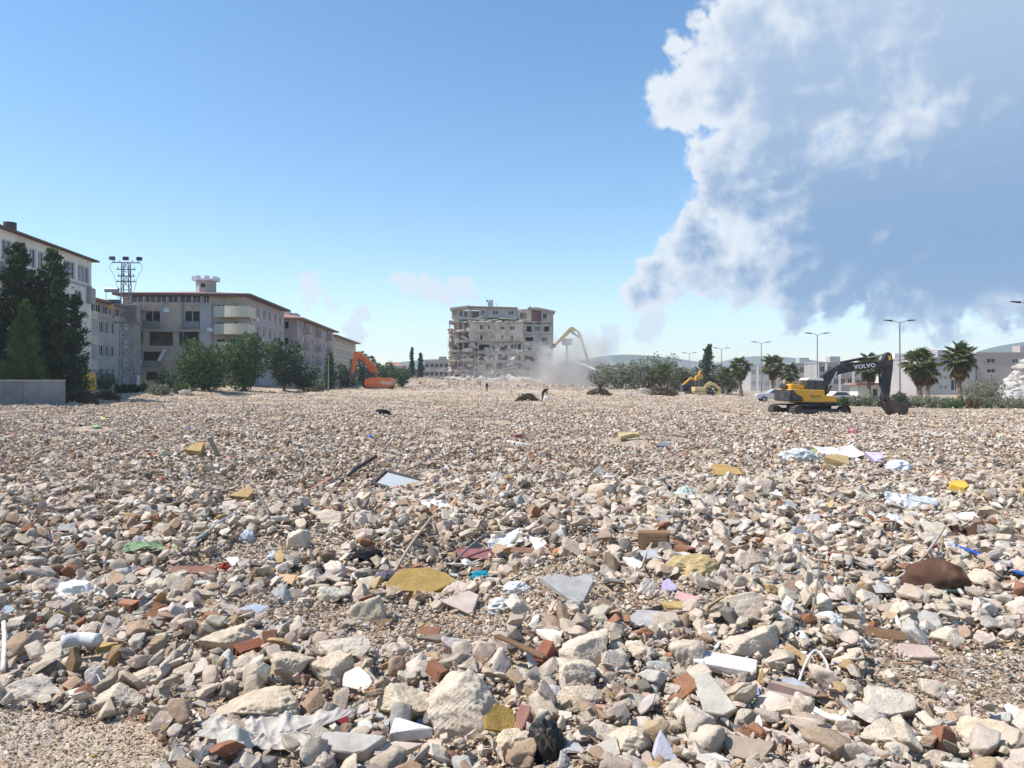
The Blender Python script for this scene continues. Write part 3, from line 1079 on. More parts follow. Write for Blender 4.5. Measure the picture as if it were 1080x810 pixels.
    slab('stone_slab', 600, 630, 60, 32, (0.36, 0.345, 0.335), 'large grey heart-shaped stone slab in the middle of the rubble', 'slab', tilt=26, thick=0.05, poly=[(-1, 0.7), (-0.3, 1), (0.2, 0.75), (0.9, 1), (1, 0.5), (0.45, -1), (0.05, -0.8)], seed=21)
    slab('stone_slab', 484, 643, 42, 24, (0.52, 0.42, 0.36), 'pinkish flat slab with wires below the yellow foam sheet', 'slab', tilt=28, thick=0.03, n=5, jag=0.1)
    slab('stone_slab', 684, 660, 42, 18, (0.40, 0.385, 0.37), 'flat grey slab below the lilac chip', 'slab', tilt=22, thick=0.03)
    slab('stone_slab', 372, 800, 74, 20, (0.47, 0.43, 0.38), 'broad plaster-faced slab cut off by the bottom edge', 'slab', tilt=30, thick=0.08, n=6, jag=0.12)
    slab('stone_slab', 420, 802, 46, 18, (0.55, 0.45, 0.37), 'pinkish slab at the bottom edge right of the plaster-faced slab', 'slab', tilt=34, thick=0.05)
    slab('ribbed_plate', 636, 800, 36, 26, (0.50, 0.45, 0.38), 'grey ribbed plate at the bottom edge below the triangular boulder', 'plate', tilt=35, thick=0.03, n=4, jag=0.1)
    slab('shell_plate', 790, 796, 52, 26, (0.34, 0.27, 0.21), 'curved brown shell-like plate at the bottom right of centre', 'plate', tilt=30, yaw=-24, thick=0.02, n=9, jag=0.06)
    slab('stone_slab', 758, 748, 46, 44, (0.50, 0.46, 0.39), 'tall pale wedge slab left of the striped board', 'slab', tilt=48, yaw=-20, thick=0.07, poly=[(-1, 0.8), (-0.3, 1), (1, -0.5), (0.5, -1), (-0.4, -0.9)], seed=31)
    slab('stone_slab', 966, 694, 46, 14, (0.50, 0.38, 0.31), 'pinkish flat slab in the lower right beside rusty foil', 'slab', tilt=16, thick=0.035, n=6)
    slab('stone_slab', 915, 612, 34, 11, (0.40, 0.35, 0.28), 'flat brown-grey slab left of the brown sack', 'slab', tilt=18, thick=0.03)
    slab('slate_piece', 850, 567, 22, 13, (0.17, 0.19, 0.22), 'dark slate chip in the middle right of the rubble', 'slate', tilt=30, n=5, jag=0.1)
    slab('slate_piece', 834, 537, 20, 12, (0.30, 0.29, 0.31), 'grey-mauve chip right of a white block', 'slate', tilt=28, n=5)
    slab('blue_plate', 266, 648, 32, 14, (0.31, 0.34, 0.40), 'blue-grey bent plate right of the white tile piece', 'plate', tilt=24, thick=0.012, yaw=-10, n=4, jag=0.1, mat_='plastic')
    slab('blue_plate', 8, 646, 20, 12, (0.26, 0.31, 0.38), 'slate-blue plate at the left edge', 'plate', tilt=20, thick=0.012, mat_='plastic')
    slab('lilac_chip', 708, 623, 20, 14, (0.46, 0.38, 0.54), 'lilac plastic chip right of the heart-shaped slab', 'plastic', tilt=30, thick=0.02, n=6, jag=0.1, mat_='plastic')
    slab('pink_foam', 726, 635, 32, 14, (0.58, 0.33, 0.31), 'pink foam layer over ochre board beside the lilac chip', 'foam', tilt=16, thick=0.02, mat_='fabric')
    slab('ochre_board', 714, 645, 32, 8, OCHRE, 'layered ochre board under the pink foam', 'board', tilt=14, thick=0.04)
    slab('yellow_foam', 443, 622, 74, 28, FOAM, 'large yellow foam sheet with a ragged edge beside the grey shirt', 'foam', tilt=24, yaw=10, thick=0.075, n=12, jag=0.26, mat_='rock', seed=41)
    slab('yellow_foam', 524, 772, 34, 34, (0.40, 0.26, 0.08), 'torn yellow foam block standing right of the largest boulder', 'foam', tilt=50, yaw=24, thick=0.05, n=10, jag=0.3, mat_='rock', seed=42)
    slab('yellow_foam', 770, 503, 30, 13, (0.40, 0.27, 0.11), 'yellow foam block left of the smooth rounded boulder', 'foam', tilt=18, thick=0.12, mat_='fabric')
    slab('yellow_foam', 205, 480, 18, 10, (0.40, 0.28, 0.13), 'distant yellow foam block by the upright plank on the left', 'foam', tilt=20, thick=0.18, n=4, jag=0.1, mat_='fabric')
    slab('yellow_foam', 254, 527, 22, 11, (0.38, 0.265, 0.125), 'ochre foam block above the grey pipe on the left', 'foam', tilt=18, thick=0.12, n=5, jag=0.1, mat_='fabric')
    slab('yellow_foam', 1014, 520, 18, 9, (0.66, 0.42, 0.05), 'bright yellow plastic tub in the rubble on the right', 'tub', tilt=20, thick=0.14, n=7, jag=0.05, mat_='plastic')
    slab('ochre_board', 886, 492, 26, 11, (0.40, 0.29, 0.14), 'ochre box-like scrap under the white sheet', 'board', tilt=22, thick=0.14, n=5, jag=0.1)
    slab('ochre_board', 616, 700, 26, 10, (0.50, 0.36, 0.18), 'ochre board fragment right of the middle stacked boulder', 'board', tilt=14, thick=0.03)
    slab('ochre_board', 300, 618, 20, 14, (0.58, 0.38, 0.22), 'orange-tan board chip below the black pipe', 'board', tilt=34, thick=0.02)
    bag('insulation_wad', 735, 596, 66, 34, (0.46, 0.35, 0.18), 'yellow insulation wad spread behind the lilac chip', 'insulation', 51, 'fabric', 6, 0.7, 0.35)
    bag('plastic_wad', 74, 622, 48, 30, (0.72, 0.70, 0.66), 'white crumpled plaster-coated wad on the left slope', 'wad', 52, 'fabric', 8, 0.7, 0.3)
    bag('plastic_wad', 260, 566, 16, 16, (0.42, 0.45, 0.50), 'crumpled clear plastic wad right of the grey pipe', 'plastic bag', 53)
    bag('plastic_wad', 288, 588, 18, 16, (0.38, 0.40, 0.45), 'crumpled blue-grey plastic wad near the black pipe', 'plastic bag', 54)
    bag('plastic_wad', 546, 621, 32, 18, (0.70, 0.70, 0.68), 'white plastic bag right of the blue-green cloth', 'plastic bag', 55, depth=0.6)
    bag('plastic_wad', 528, 640, 34, 18, (0.55, 0.56, 0.55), 'torn foil wad below the white plastic bag', 'plastic bag', 56)
    bag('plastic_wad', 876, 656, 32, 22, (0.66, 0.68, 0.64), 'white crumpled bag left of a grey bottle', 'plastic bag', 57)
    bag('plastic_bottle', 906, 655, 14, 22, (0.42, 0.45, 0.46), 'grey squashed plastic bottle right of a white bag', 'bottle', 58, ridges=3, amp=0.06)
    bag('plastic_wad', 952, 492, 32, 18, (0.62, 0.66, 0.72), 'white and bluish plastic bag right of the lilac box', 'plastic bag', 59)
    bag('plastic_wad', 723, 520, 24, 18, (0.46, 0.52, 0.48), 'greenish clear plastic wad right of the black strap', 'plastic bag', 60)
    bag('plastic_wad', 845, 480, 44, 20, (0.52, 0.54, 0.52), 'loose heap of clear plastic film in the middle right', 'plastic bag', 61, depth=0.6)
    bag('plastic_wad', 785, 690, 30, 14, (0.60, 0.66, 0.62), 'pale green film scrap beside the white beam end', 'plastic bag', 62)
    bag('black_bag', 576, 786, 40, 50, (0.016, 0.016, 0.018), 'black plastic bag crumpled at the bottom edge', 'plastic bag', 63, ridges=6, sink=0.15)
    bag('black_garment', 386, 588, 38, 20, (0.018, 0.018, 0.022), 'black crumpled garment left of the wooden stick', 'garment', 64, 'fabric', 6, 0.7)
    bag('grey_shirt', 408, 612, 40, 24, (0.13, 0.115, 0.135), 'dark grey shirt with red trim beside the yellow foam sheet', 'garment', 65, 'fabric', 5, 0.7)
    rod('red_trim', [(394, 620), (408, 622), (426, 617), (434, 622)], 0.010, (0.34, 0.02, 0.04), 'red piping lying along the grey shirt hem', 'trim', 'fabric', 6, lift=0.06)
    bag('teal_cloth', 508, 608, 30, 13, (0.02, 0.22, 0.32), 'bright teal cloth wad left of the white bag', 'cloth', 66, 'fabric', 6)
    bag('dark_cloth', 526, 612, 22, 13, (0.025, 0.04, 0.055), 'dark navy cloth wad right of the teal one', 'cloth', 67, 'fabric', 6)
    bag('dark_rag', 216, 800, 32, 28, (0.16, 0.16, 0.17), 'dark grey rag hanging below the white sheet', 'rag', 68, 'fabric', 5)
    bag('red_rag', 184, 742, 18, 9, (0.48, 0.05, 0.07), 'red rag by the white strap near the lower left', 'rag', 69, 'fabric', 5)
    cloth('white_sheet', 286, 778, 170, 40, (0.46, 0.415, 0.37), 'dirty white fabric sheet spread at the lower left', 'sheet', 3, tilt=12, folds=3.2, amp=0.024, outline=0.55, crump=0.7, nx=130, ny=64, lift=0.035)
    slab('red_stripe', 360, 766, 12, 24, (0.36, 0.05, 0.07), 'dark red striped strip at the right end of the white sheet', 'fabric strip', tilt=50, yaw=20, thick=0.012, n=4, jag=0.05, mat_='fabric')
    cloth('green_cloth', 168, 582, 74, 8, (0.24, 0.33, 0.19), 'pale green cloth strip stretched to a grey pipe on the left', 'cloth', 5, tilt=10, folds=1.6, amp=0.04, outline=0.3)
    rod('grey_pipe', [(196, 581), (214, 575), (232, 564), (249, 557)], 0.018, (0.30, 0.35, 0.38), 'thin grey pipe rising from the green cloth', 'pipe', lift=0.07, lifts=[0, .05, .1, .12])
    rod('black_pipe', [(250, 602), (280, 604), (314, 606)], 0.024, (0.03, 0.03, 0.035), 'straight black pipe lying on the left side', 'pipe', lift=0.08)
    slab('white_cup', 244, 598, 16, 12, WHITE, 'white broken end piece at the left end of the black pipe', 'plastic', tilt=40, thick=0.05, mat_='plastic')
    slab('plank', 205, 607, 58, 9, (0.24, 0.12, 0.085), 'reddish brown plank left of the black pipe', 'plank', tilt=16, thick=0.05, poly=[(-1, -0.7), (0.8, -1), (1, 0.8), (-0.9, 1)], yaw=3)
    bag('red_wad', 236, 599, 14, 14, (0.32, 0.05, 0.04), 'dark red wad on top of the reddish plank', 'wad', 70, 'fabric')
    rod('wooden_stick', [(414, 612), (434, 588), (455, 562)], 0.021, (0.44, 0.38, 0.30), 'pale wooden stick leaning above the grey shirt', 'stick', 'rock', 7, lift=0.06, lifts=[0, .1, .14], taper=0.8)
    rod('wooden_stick', [(424, 585), (438, 596), (450, 604)], 0.015, (0.46, 0.43, 0.38), 'short pale stick crossing below the leaning one', 'stick', 'rock', 7, lift=0.05)
    rod('metal_bar', [(470, 610), (492, 594), (514, 582)], 0.014, (0.16, 0.16, 0.165), 'thin dark bar right of the yellow foam sheet', 'bar', lift=0.08, lifts=[0, .08, .15])
    slab('plank', 500, 589, 50, 11, (0.26, 0.11, 0.11), 'maroon board behind the thin dark bar', 'plank', tilt=18, thick=0.03, poly=[(-1, -0.6), (0.9, -1), (1, 0.7), (-0.9, 1)])
    slab('plank', 560, 585, 44, 7, (0.22, 0.12, 0.08), 'narrow brown plank under the white plastic sheets', 'plank', tilt=14, thick=0.03, poly=[(-1, -0.6), (0.9, -1), (1, 0.7), (-0.9, 1)], yaw=-6)
    cloth('plastic_sheet', 538, 573, 46, 16, (0.70, 0.69, 0.67), 'white torn plastic sheet in the middle of the rubble', 'plastic sheet', 7, tilt=20, folds=1.5, amp=0.035, mat_='plastic')
    slab('white_board', 566, 579, 22, 14, (0.72, 0.73, 0.74), 'white flat board right of the torn plastic sheet', 'board', tilt=34, yaw=-25, thick=0.012, n=4, jag=0.05, mat_='plastic')
    cloth('plastic_sheet', 458, 538, 40, 13, (0.70, 0.68, 0.65), 'white torn sheet beyond the wooden stick', 'plastic sheet', 8, tilt=15, folds=1.5, amp=0.04, mat_='plastic')
    # brown sack with its cords
    bag('brown_sack', 998, 607, 84, 48, (0.105, 0.058, 0.04), 'brown fabric sack bulging in the rubble on the right', 'sack', 12, 'fabric', 3.2, 0.62, 0.30, 0.16)
    rod('green_rod', [(956, 627), (990, 630), (1034, 631)], 0.020, (0.06, 0.105, 0.095), 'dark green rod in front of the brown sack', 'rod', lift=0.06)
    rod('blue_hose', [(998, 574), (1008, 584), (1030, 592), (1056, 606), (1088, 618)], 0.024, (0.015, 0.07, 0.32), 'blue hose running behind the brown sack to the right edge', 'hose', lift=0.09)
    rod('pale_cord', [(912, 622), (940, 620), (966, 608), (984, 590), (996, 572)], 0.016, (0.50, 0.43, 0.37), 'pale thick cord curving left of the brown sack', 'cord', 'rock', 8, lift=0.07, lifts=[0, 0, .06, .1, .12])
    bag('orange_scrap', 986, 577, 9, 9, (0.68, 0.13, 0.02), 'small bright orange scrap beside the pale cord', 'scrap', 71)
    cloth('brown_sheet', 1027, 566, 42, 16, (0.10, 0.055, 0.04), 'curved dark brown metal sheet behind the brown sack', 'metal sheet', 13, tilt=20, folds=0.5, amp=0.1, outline=0.1, crump=0.1)
    cloth('white_film', 950, 620, 44, 9, (0.66, 0.65, 0.61), 'white film scraps under the pale cord', 'plastic film', 14, tilt=14, amp=0.02, mat_='plastic')
    # lower right timber and strips
    slab('white_beam', 766, 711, 66, 20, (0.60, 0.57, 0.53), 'thick white beam with a broken end in the lower right', 'beam', tilt=16, yaw=-14, thick=0.07, poly=[(-1, 0.2), (-0.85, 1), (1, 0.35), (0.95, -1), (-0.95, -0.2)], seed=81)
    slab('orange_end', 803, 721, 10, 18, (0.56, 0.36, 0.16), 'ochre broken end piece touching the white beam', 'board', tilt=60, thick=0.03, n=4, jag=0.1)
    for k in range(5):
        slab('wood_strip', 822 + k * 4, 752 - k * 2.6, 50, 9, [(0.30, 0.20, 0.16), (0.17, 0.11, 0.09), (0.40, 0.31, 0.26), (0.15, 0.10, 0.09), (0.36, 0.27, 0.22)][k],
             ['front-most of the five striped wooden strips by the white beam', 'second of the five striped wooden strips from the front', 'middle one of the five striped wooden strips',
              'second of the five striped wooden strips from the back', 'rear-most of the five striped wooden strips beside the white strip'][k],
             'wood strip', tilt=22, yaw=-32, thick=0.02, poly=[(-1, -0.5), (0.95, -1), (1, 0.5), (-0.95, 1)], lift=0.03 + 0.012 * k, seed=90 + k)
    rod('white_strip', [(831, 738), (850, 752), (872, 766), (893, 772)], 0.02, (0.72, 0.70, 0.67), 'long bent white plastic strip right of the striped wood', 'strip', 'plastic', 4, lift=0.06, taper=1.2)
    slab('white_strip', 862, 756, 62, 14, (0.72, 0.70, 0.66), 'flat white panel strip under the bent one', 'strip', tilt=14, yaw=-30, thick=0.012, poly=[(-1, 0.2), (-0.9, 0.8), (1, -0.6), (0.6, -0.9)], mat_='plastic')
    rod('white_trim', [(843, 727), (850, 714), (860, 706), (872, 714), (876, 734)], 0.010, (0.68, 0.67, 0.65), 'thin white trim bent in a loop above the striped wood', 'trim', 'plastic', 4, lift=0.05, lifts=[0, .04, .08, .04, 0])
    slab('grey_board', 838, 728, 40, 12, (0.33, 0.34, 0.37), 'smooth grey board behind the bent white strip', 'board', tilt=26, yaw=-30, thick=0.015, n=4, jag=0.05)
    slab('blue_scrap', 796, 737, 16, 16, (0.26, 0.36, 0.50), 'blue plastic scrap left of the striped wood', 'plastic', tilt=40, yaw=-30, thick=0.01, n=4, jag=0.1, mat_='plastic')
    slab('green_scrap', 800, 749, 18, 10, (0.12, 0.27, 0.13), 'green glassy scrap under the striped wood', 'plastic', tilt=30, thick=0.01, mat_='plastic')
    slab('white_sliver', 802, 770, 9, 34, (0.72, 0.71, 0.69), 'curved white sliver standing below the green scrap', 'plastic', tilt=60, yaw=-15, thick=0.01, n=5, jag=0.1, mat_='plastic')
    slab('lilac_rubble', 698, 798, 26, 30, (0.44, 0.43, 0.48), 'grey-blue pointed plaster flake at the bottom edge', 'plaster', tilt=55, thick=0.04, poly=[(-1, -1), (1, -1), (0.6, 0), (0.1, 1), (-0.5, 0.2)])
    rod('black_pipe', [(757, 764), (768, 772), (780, 781)], 0.016, (0.10, 0.11, 0.13), 'short dark pipe stub at the lower right of centre', 'pipe', lift=0.05)
    slab('light_blue_scrap', 452, 766, 20, 9, (0.30, 0.52, 0.72), 'light blue scrap left of the largest boulder', 'plastic', tilt=26, thick=0.012, mat_='plastic')
    slab('white_block', 434, 782, 44, 16, (0.66, 0.63, 0.59), 'white plastered block at the bottom left of the largest boulder', 'plaster', tilt=20, thick=0.08, n=5, jag=0.12)
    slab('wood_board', 548, 708, 62, 12, (0.21, 0.12, 0.07), 'long brown board propped over a dark hollow', 'board', tilt=10, yaw=-12, roll=12, thick=0.02, poly=[(-1, 0.4), (-0.8, 1), (1, -0.2), (0.9, -1)], lift=0.13)
    slab('wood_board', 458, 678, 40, 8, (0.22, 0.18, 0.14), 'weathered grey-brown plank above the dusty block', 'board', tilt=10, thick=0.04, n=4, jag=0.1)
    slab('brown_plate', 452, 672, 26, 10, (0.24, 0.12, 0.07), 'reddish brown plate on top of the weathered plank', 'plate', tilt=20, thick=0.02)
    slab('brown_plate', 404, 661, 22, 9, (0.18, 0.11, 0.06), 'dark brown flake below the boulder by the foam', 'plate', tilt=26, thick=0.02)
    slab('rusty_foil', 934, 675, 54, 12, (0.20, 0.115, 0.06), 'rusty brown foil sheet right of the grey bottle', 'foil', tilt=18, roll=8, thick=0.01, n=8, jag=0.3)
    slab('clay_plate', 686, 742, 26, 14, (0.52, 0.33, 0.23), 'salmon clay plate fragment right of the stacked boulders', 'clay', tilt=22, thick=0.02)
    slab('brown_foil', 706, 730, 32, 14, (0.34, 0.23, 0.13), 'brown crumpled board behind the salmon clay plate', 'board', tilt=24, thick=0.012, n=8, jag=0.3)
    # bricks
    hollow_brick('brick_piece', 262, 697, 30, (0.30, 0.11, 0.055), 'broken red hollow brick left of the flat-fronted boulder', yaw=-40, roll=20, seed=1)
    slab('clay_plate', 282, 684, 22, 24, (0.17, 0.075, 0.045), 'dark curved roof tile piece behind the broken red brick', 'clay', tilt=55, thick=0.02, n=7, jag=0.1)
    hollow_brick('brick_piece', 136, 647, 20, (0.46, 0.22, 0.13), 'orange brick piece left of the white tile piece', yaw=70, roll=-10, seed=2)
    hollow_brick('brick_piece', 224, 660, 18, (0.36, 0.18, 0.10), 'brown brick stub below the blue-grey plate', yaw=60, seed=3)
    hollow_brick('brick_piece', 24, 612, 20, (0.40, 0.23, 0.17), 'reddish brick block at the far left', yaw=80, seed=4)
    hollow_brick('brick_piece', 460, 737, 22, (0.28, 0.13, 0.075), 'rounded red brick lump on the left shoulder of the largest boulder', yaw=50, tilt=20, seed=5, lift=0.16)
    hollow_brick('brick_piece', 636, 758, 16, (0.50, 0.27, 0.18), 'salmon brick stub right of the low stacked block', yaw=80, seed=6)
    hollow_brick('brick_piece', 552, 770, 26, (0.34, 0.17, 0.13), 'ribbed red brick piece right of the torn foam block', yaw=-30, tilt=40, seed=7)
    hollow_brick('brick_piece', 774, 735, 18, (0.30, 0.15, 0.10), 'dark red brick left of the striped wood', yaw=80, seed=8)
    hollow_brick('brick_piece', 690, 580, 34, (0.30, 0.17, 0.10), 'brown brick block up from the bright white tile chip', yaw=85, seed=9)
    hollow_brick('brick_piece', 575, 707, 26, (0.34, 0.13, 0.08), 'ribbed red brick leaning over the dark hollow', yaw=-35, tilt=35, seed=10, lift=0.08)
    hollow_brick('brick_piece', 722, 590, 22, (0.28, 0.14, 0.08), 'red-brown brick left of the insulation wad', yaw=30, seed=11)
    # black-framed panel in the middle distance
    p = hit(420, 516)
    rt = empty('framed_panel', (p.x, p.y + 0.2, p.z + 0.09), R(-24), label='black framed screen with a white sheet behind it, middle left', cat='screen')
    rt.rotation_euler = (R(28), R(10), R(-24))
    s = scale_px(p, 22)
    MB().box((-s, -s * .5, 0), (s, s * .5, 0.02)).build('panel', M['car_grey'], rt)
    b = MB()
    for y in (-1, 1):
        b.box((-s * 1.25, y * s * .55 - 0.03, -0.02), (s * 1.25, y * s * .55 + 0.03, 0.04))
    for x in (-1, 1):
        b.box((x * s * 1.2 - 0.03, -s * .51, -0.018), (x * s * 1.2 + 0.03, s * .51, 0.038))
    b.build('frame', M['metal_dark'], rt)
    TAKEN.append((p.x, p.y + .2, s))
    rod('black_beam', [(360, 513), (376, 504), (397, 495)], 0.045, (0.03, 0.028, 0.028), 'black beam leaning left of the framed screen', 'beam', 'plastic', 4, lift=0.10, lifts=[0, .1, .2])
    # middle distance bits
    rod('white_beam', [(534, 468), (556, 472), (584, 475)], 0.08, (0.64, 0.62, 0.58), 'long white beam lying in the middle distance', 'beam', 'plastic', 4, lift=0.04)
    cloth('white_board', 888, 483, 46, 12, (0.66, 0.64, 0.61), 'white sheet draped over an ochre scrap in the right middle distance', 'sheet', 21, tilt=14, folds=0.5, amp=0.06, crump=0.2, mat_='plastic', lift=0.18)
    slab('lilac_box', 924, 488, 18, 11, (0.52, 0.44, 0.62), 'lilac box between the white sheet and a plastic bag', 'box', tilt=40, yaw=-20, thick=0.12, n=4, jag=0.05)
    slab('white_block', 825, 529, 24, 8, (0.66, 0.63, 0.60), 'white oblong block below the smooth rounded boulder', 'block', tilt=16, thick=0.10, n=4, jag=0.05)
    rod('black_strap', [(694, 508), (700, 514), (706, 522)], 0.035, (0.02, 0.02, 0.025), 'black strap sticking up beside the greenish plastic', 'strap', 'plastic', 5, lift=0.12)
    cloth('foil_sheet', 964, 533, 52, 12, (0.50, 0.51, 0.52), 'silvery foil sheets spread on the right', 'foil', 22, tilt=12, folds=1.5, amp=0.06, mat_='plastic')
    rod('grey_tube', [(935, 528), (958, 534), (990, 541)], 0.045, (0.36, 0.38, 0.40), 'grey tube lying across the silvery foil', 'tube', lift=0.12)
    cloth('white_film', 960, 555, 50, 11, (0.70, 0.70, 0.70), 'white film heap below the silvery foil', 'plastic film', 23, tilt=14, amp=0.05, mat_='plastic')
    slab('white_board', 1022, 549, 26, 11, (0.72, 0.71, 0.69), 'white rounded board right of the white film heap', 'board', tilt=30, thick=0.03)
    rod('timber', [(1000, 524), (1024, 527), (1052, 529)], 0.045, (0.30, 0.22, 0.12), 'brown timber right of the bright yellow tub', 'timber', 'rock', 4, lift=0.1)
    bag('blue_scrap', 198, 453, 12, 6, (0.02, 0.05, 0.35), 'dark blue bag far off on the left', 'plastic bag', 31)
    bag('blue_scrap', 390, 461, 7, 7, (0.03, 0.14, 0.55), 'small bright blue scrap in the left middle distance', 'scrap', 32)
    bag('red_scrap', 160, 481, 10, 6, (0.55, 0.04, 0.04), 'small red scrap left of the distant yellow foam', 'scrap', 33)
    bag('pink_scrap', 241, 483, 14, 6, (0.62, 0.06, 0.13), 'pink scrap right of the distant upright plank', 'scrap', 34)
    slab('plank', 223, 476, 14, 20, (0.14, 0.12, 0.10), 'dark plank standing right of the distant yellow foam', 'plank', tilt=62, yaw=20, thick=0.08, poly=[(-1, 1), (-0.2, 1), (1, -1), (0.3, -1)])
    rod('white_beam', [(194, 461), (212, 462), (230, 462)], 0.08, (0.56, 0.52, 0.47), 'long pale beam far off on the left beyond the foam', 'beam', 'rock', 5, lift=-0.02)
    bag('yellow_scrap', 108, 442, 8, 5, (0.68, 0.50, 0.05), 'tiny yellow scrap far off on the left', 'scrap', 35)
    bag('green_scrap', 100, 450, 12, 5, (0.25, 0.42, 0.22), 'pale green scrap below the tiny yellow one', 'scrap', 36)
    bag('orange_scrap', 452, 474, 10, 5, (0.66, 0.22, 0.06), 'orange scrap in the centre middle distance', 'scrap', 37)
    bag('dark_red_wad', 546, 461, 12, 8, (0.16, 0.045, 0.05), 'dark red wad just behind the long white beam', 'wad', 38, 'fabric')
    slab('ochre_board', 664, 463, 22, 5, (0.52, 0.41, 0.22), 'tan board in the centre right middle distance', 'board', tilt=18, thick=0.12, n=4, jag=0.1)
    bag('red_scrap', 398, 454, 5, 4, (0.45, 0.05, 0.06), 'tiny red scrap above the bright blue one', 'scrap', 39)
    bag('pink_scrap', 901, 454, 9, 7, (0.62, 0.20, 0.27), 'pink scrap in the rubble in front of the black-boomed excavator', 'scrap', 40)
    bag('green_scrap', 862, 476, 12, 8, (0.25, 0.38, 0.07), 'lime green scrap beside the clear plastic film', 'scrap', 41)
    slab('dark_slab', 700, 473, 16, 5, (0.17, 0.18, 0.19), 'dark grey slab in the centre right middle distance', 'slab', tilt=20, thick=0.1)
    # tyre
    p = hit(404, 438)
    t = MB()
    ring = [(0.32 * math.cos(a * math.pi / 10), 0, 0.32 * math.sin(a * math.pi / 10)) for a in range(21)]
    t.tube(ring, 0.12, 8, cap=False)
    o = t.build('old_tyre', M['rubber'], smooth=True, loc=(p.x, p.y, p.z + 0.16), label='old black tyre lying in the left middle distance', cat='tyre')
    o.rotation_euler = (R(78), R(12), R(20))
    # bent wires
    rod('wire', [(855, 660), (862, 640), (864, 622), (858, 606)], 0.008, (0.22, 0.16, 0.11), 'thin rusty wire standing by the white crumpled bag', 'wire', lift=0.05, lifts=[0, .15, .3, .3])
    rod('wire', [(826, 586), (850, 582), (876, 592), (900, 606)], 0.010, (0.36, 0.30, 0.24), 'thin wire bent in an arc left of the pale cord', 'wire', lift=0.08)
    rod('white_strap', [(187, 744), (196, 756), (206, 760), (214, 772)], 0.012, (0.58, 0.55, 0.52), 'white strap trailing from the red rag', 'strap', 'fabric', 6, lift=0.04)
    rod('white_rope', [(4, 682), (5, 700), (3, 722)], 0.018, (0.64, 0.60, 0.54), 'white rope hanging at the left edge', 'rope', 'fabric', 6, lift=0.1, lifts=[.1, .05, 0])
    rod('rebar', [(270, 535), (280, 548), (287, 556)], 0.016, (0.16, 0.13, 0.11), 'short dark bar sticking up behind the crumpled plastic wads', 'bar', lift=0.06, lifts=[.25, .12, 0])
    rod('grey_tube', [(862, 622), (886, 624), (912, 625)], 0.020, (0.40, 0.46, 0.46), 'pale grey tube left of the brown sack', 'tube', lift=0.06)


build_debris()

# ------------------------------------------------------------------ single concrete chunks and shards (the largest of the field)
MARKS = [(490, 748, 'the largest boulder'), (424, 748, 'the long flat-topped block'), (612, 715, 'the three stacked boulders'), (728, 693, 'the boulder beside the white beam'), (766, 711, 'the thick white beam'),
         (668, 788, 'the pale triangular boulder'), (304, 706, 'the flat-fronted boulder by the red brick'), (378, 724, 'the white six-sided tile'), (240, 676, 'the wide ridge-like boulder'), (84, 712, 'the white plaster drum'),
         (118, 742, 'the smooth low boulder on the left'), (286, 778, 'the dirty white sheet'), (388, 645, 'the boulder below the foam sheet'), (443, 622, 'the large yellow foam sheet'), (948, 750, 'the large pale boulder at lower right'),
         (1048, 780, 'the crumbling yellowish lump'), (790, 640, 'the pointed grey boulder'), (808, 512, 'the smooth brown-grey boulder'), (637, 520, 'the rounded middle-distance boulder'), (998, 606, 'the brown sack'),
         (345, 548, 'the smooth boulder up the slope'), (600, 630, 'the heart-shaped stone slab'), (708, 623, 'the lilac plastic chip'), (735, 596, 'the yellow insulation wad'), (198, 651, 'the white tile by the blue-grey plate'),
         (74, 622, 'the white crumpled wad'), (170, 581, 'the green cloth strip'), (280, 604, 'the black pipe'), (386, 588, 'the black garment'), (500, 589, 'the maroon board'), (538, 573, 'the torn white plastic sheet'),
         (966, 694, 'the pinkish slab at lower right'), (876, 656, 'the white crumpled bag'), (850, 567, 'the dark slate chip'), (1027, 566, 'the curved brown sheet'), (888, 483, 'the white sheet on the right'), (770, 503, 'the yellow foam block'),
         (420, 516, 'the black framed screen'), (254, 527, 'the ochre foam block'), (70, 571, 'the pale oblong tile'), (830, 752, 'the striped wooden strips'), (576, 786, 'the black bag'), (964, 533, 'the silvery foil'), (684, 660, 'the flat grey slab'),
         (690, 580, 'the brown brick block'), (24, 612, 'the reddish brick at far left'), (22, 733, 'the large boulder at the left edge'), (460, 678, 'the weathered plank'), (548, 708, 'the propped brown board'), (555, 475, 'the long white beam')]
ORD = ['', 'second ', 'third ', 'fourth ', 'fifth ', 'sixth ', 'seventh ', 'eighth ', 'ninth ', 'tenth ', 'eleventh ', 'twelfth ', 'thirteenth ', 'fourteenth ', 'fifteenth ', 'sixteenth ', 'seventeenth ', 'eighteenth ', 'nineteenth ', 'twentieth ']


def label_loose(objs, noun):
    """each loose piece is told apart by the nearest thing with a face of its own, the side of it and its order of nearness"""
    by = {}
    for o in objs:
        x, y, z = o.location
        px, py = CX + F * x / y, HY - F * (z - CAMZ) / y
        d, i = min((math.hypot(px - a, (py - b) * 1.6), k) for k, (a, b, _) in enumerate(MARKS))
        dx, dy = px - MARKS[i][0], (py - MARKS[i][1]) * 1.6
        side = ('right of' if dx > 0 else 'left of') if abs(dx) > abs(dy) else ('in front of' if dy > 0 else 'behind')
        by.setdefault((i, side), []).append((d, o))
    for (i, side), l in by.items():
        for n, (d, o) in enumerate(sorted(l, key=lambda t: t[0])):
            o['label'] = '%snearest %s %s %s' % (ORD[min(n, 19)], noun, side, MARKS[i][2])


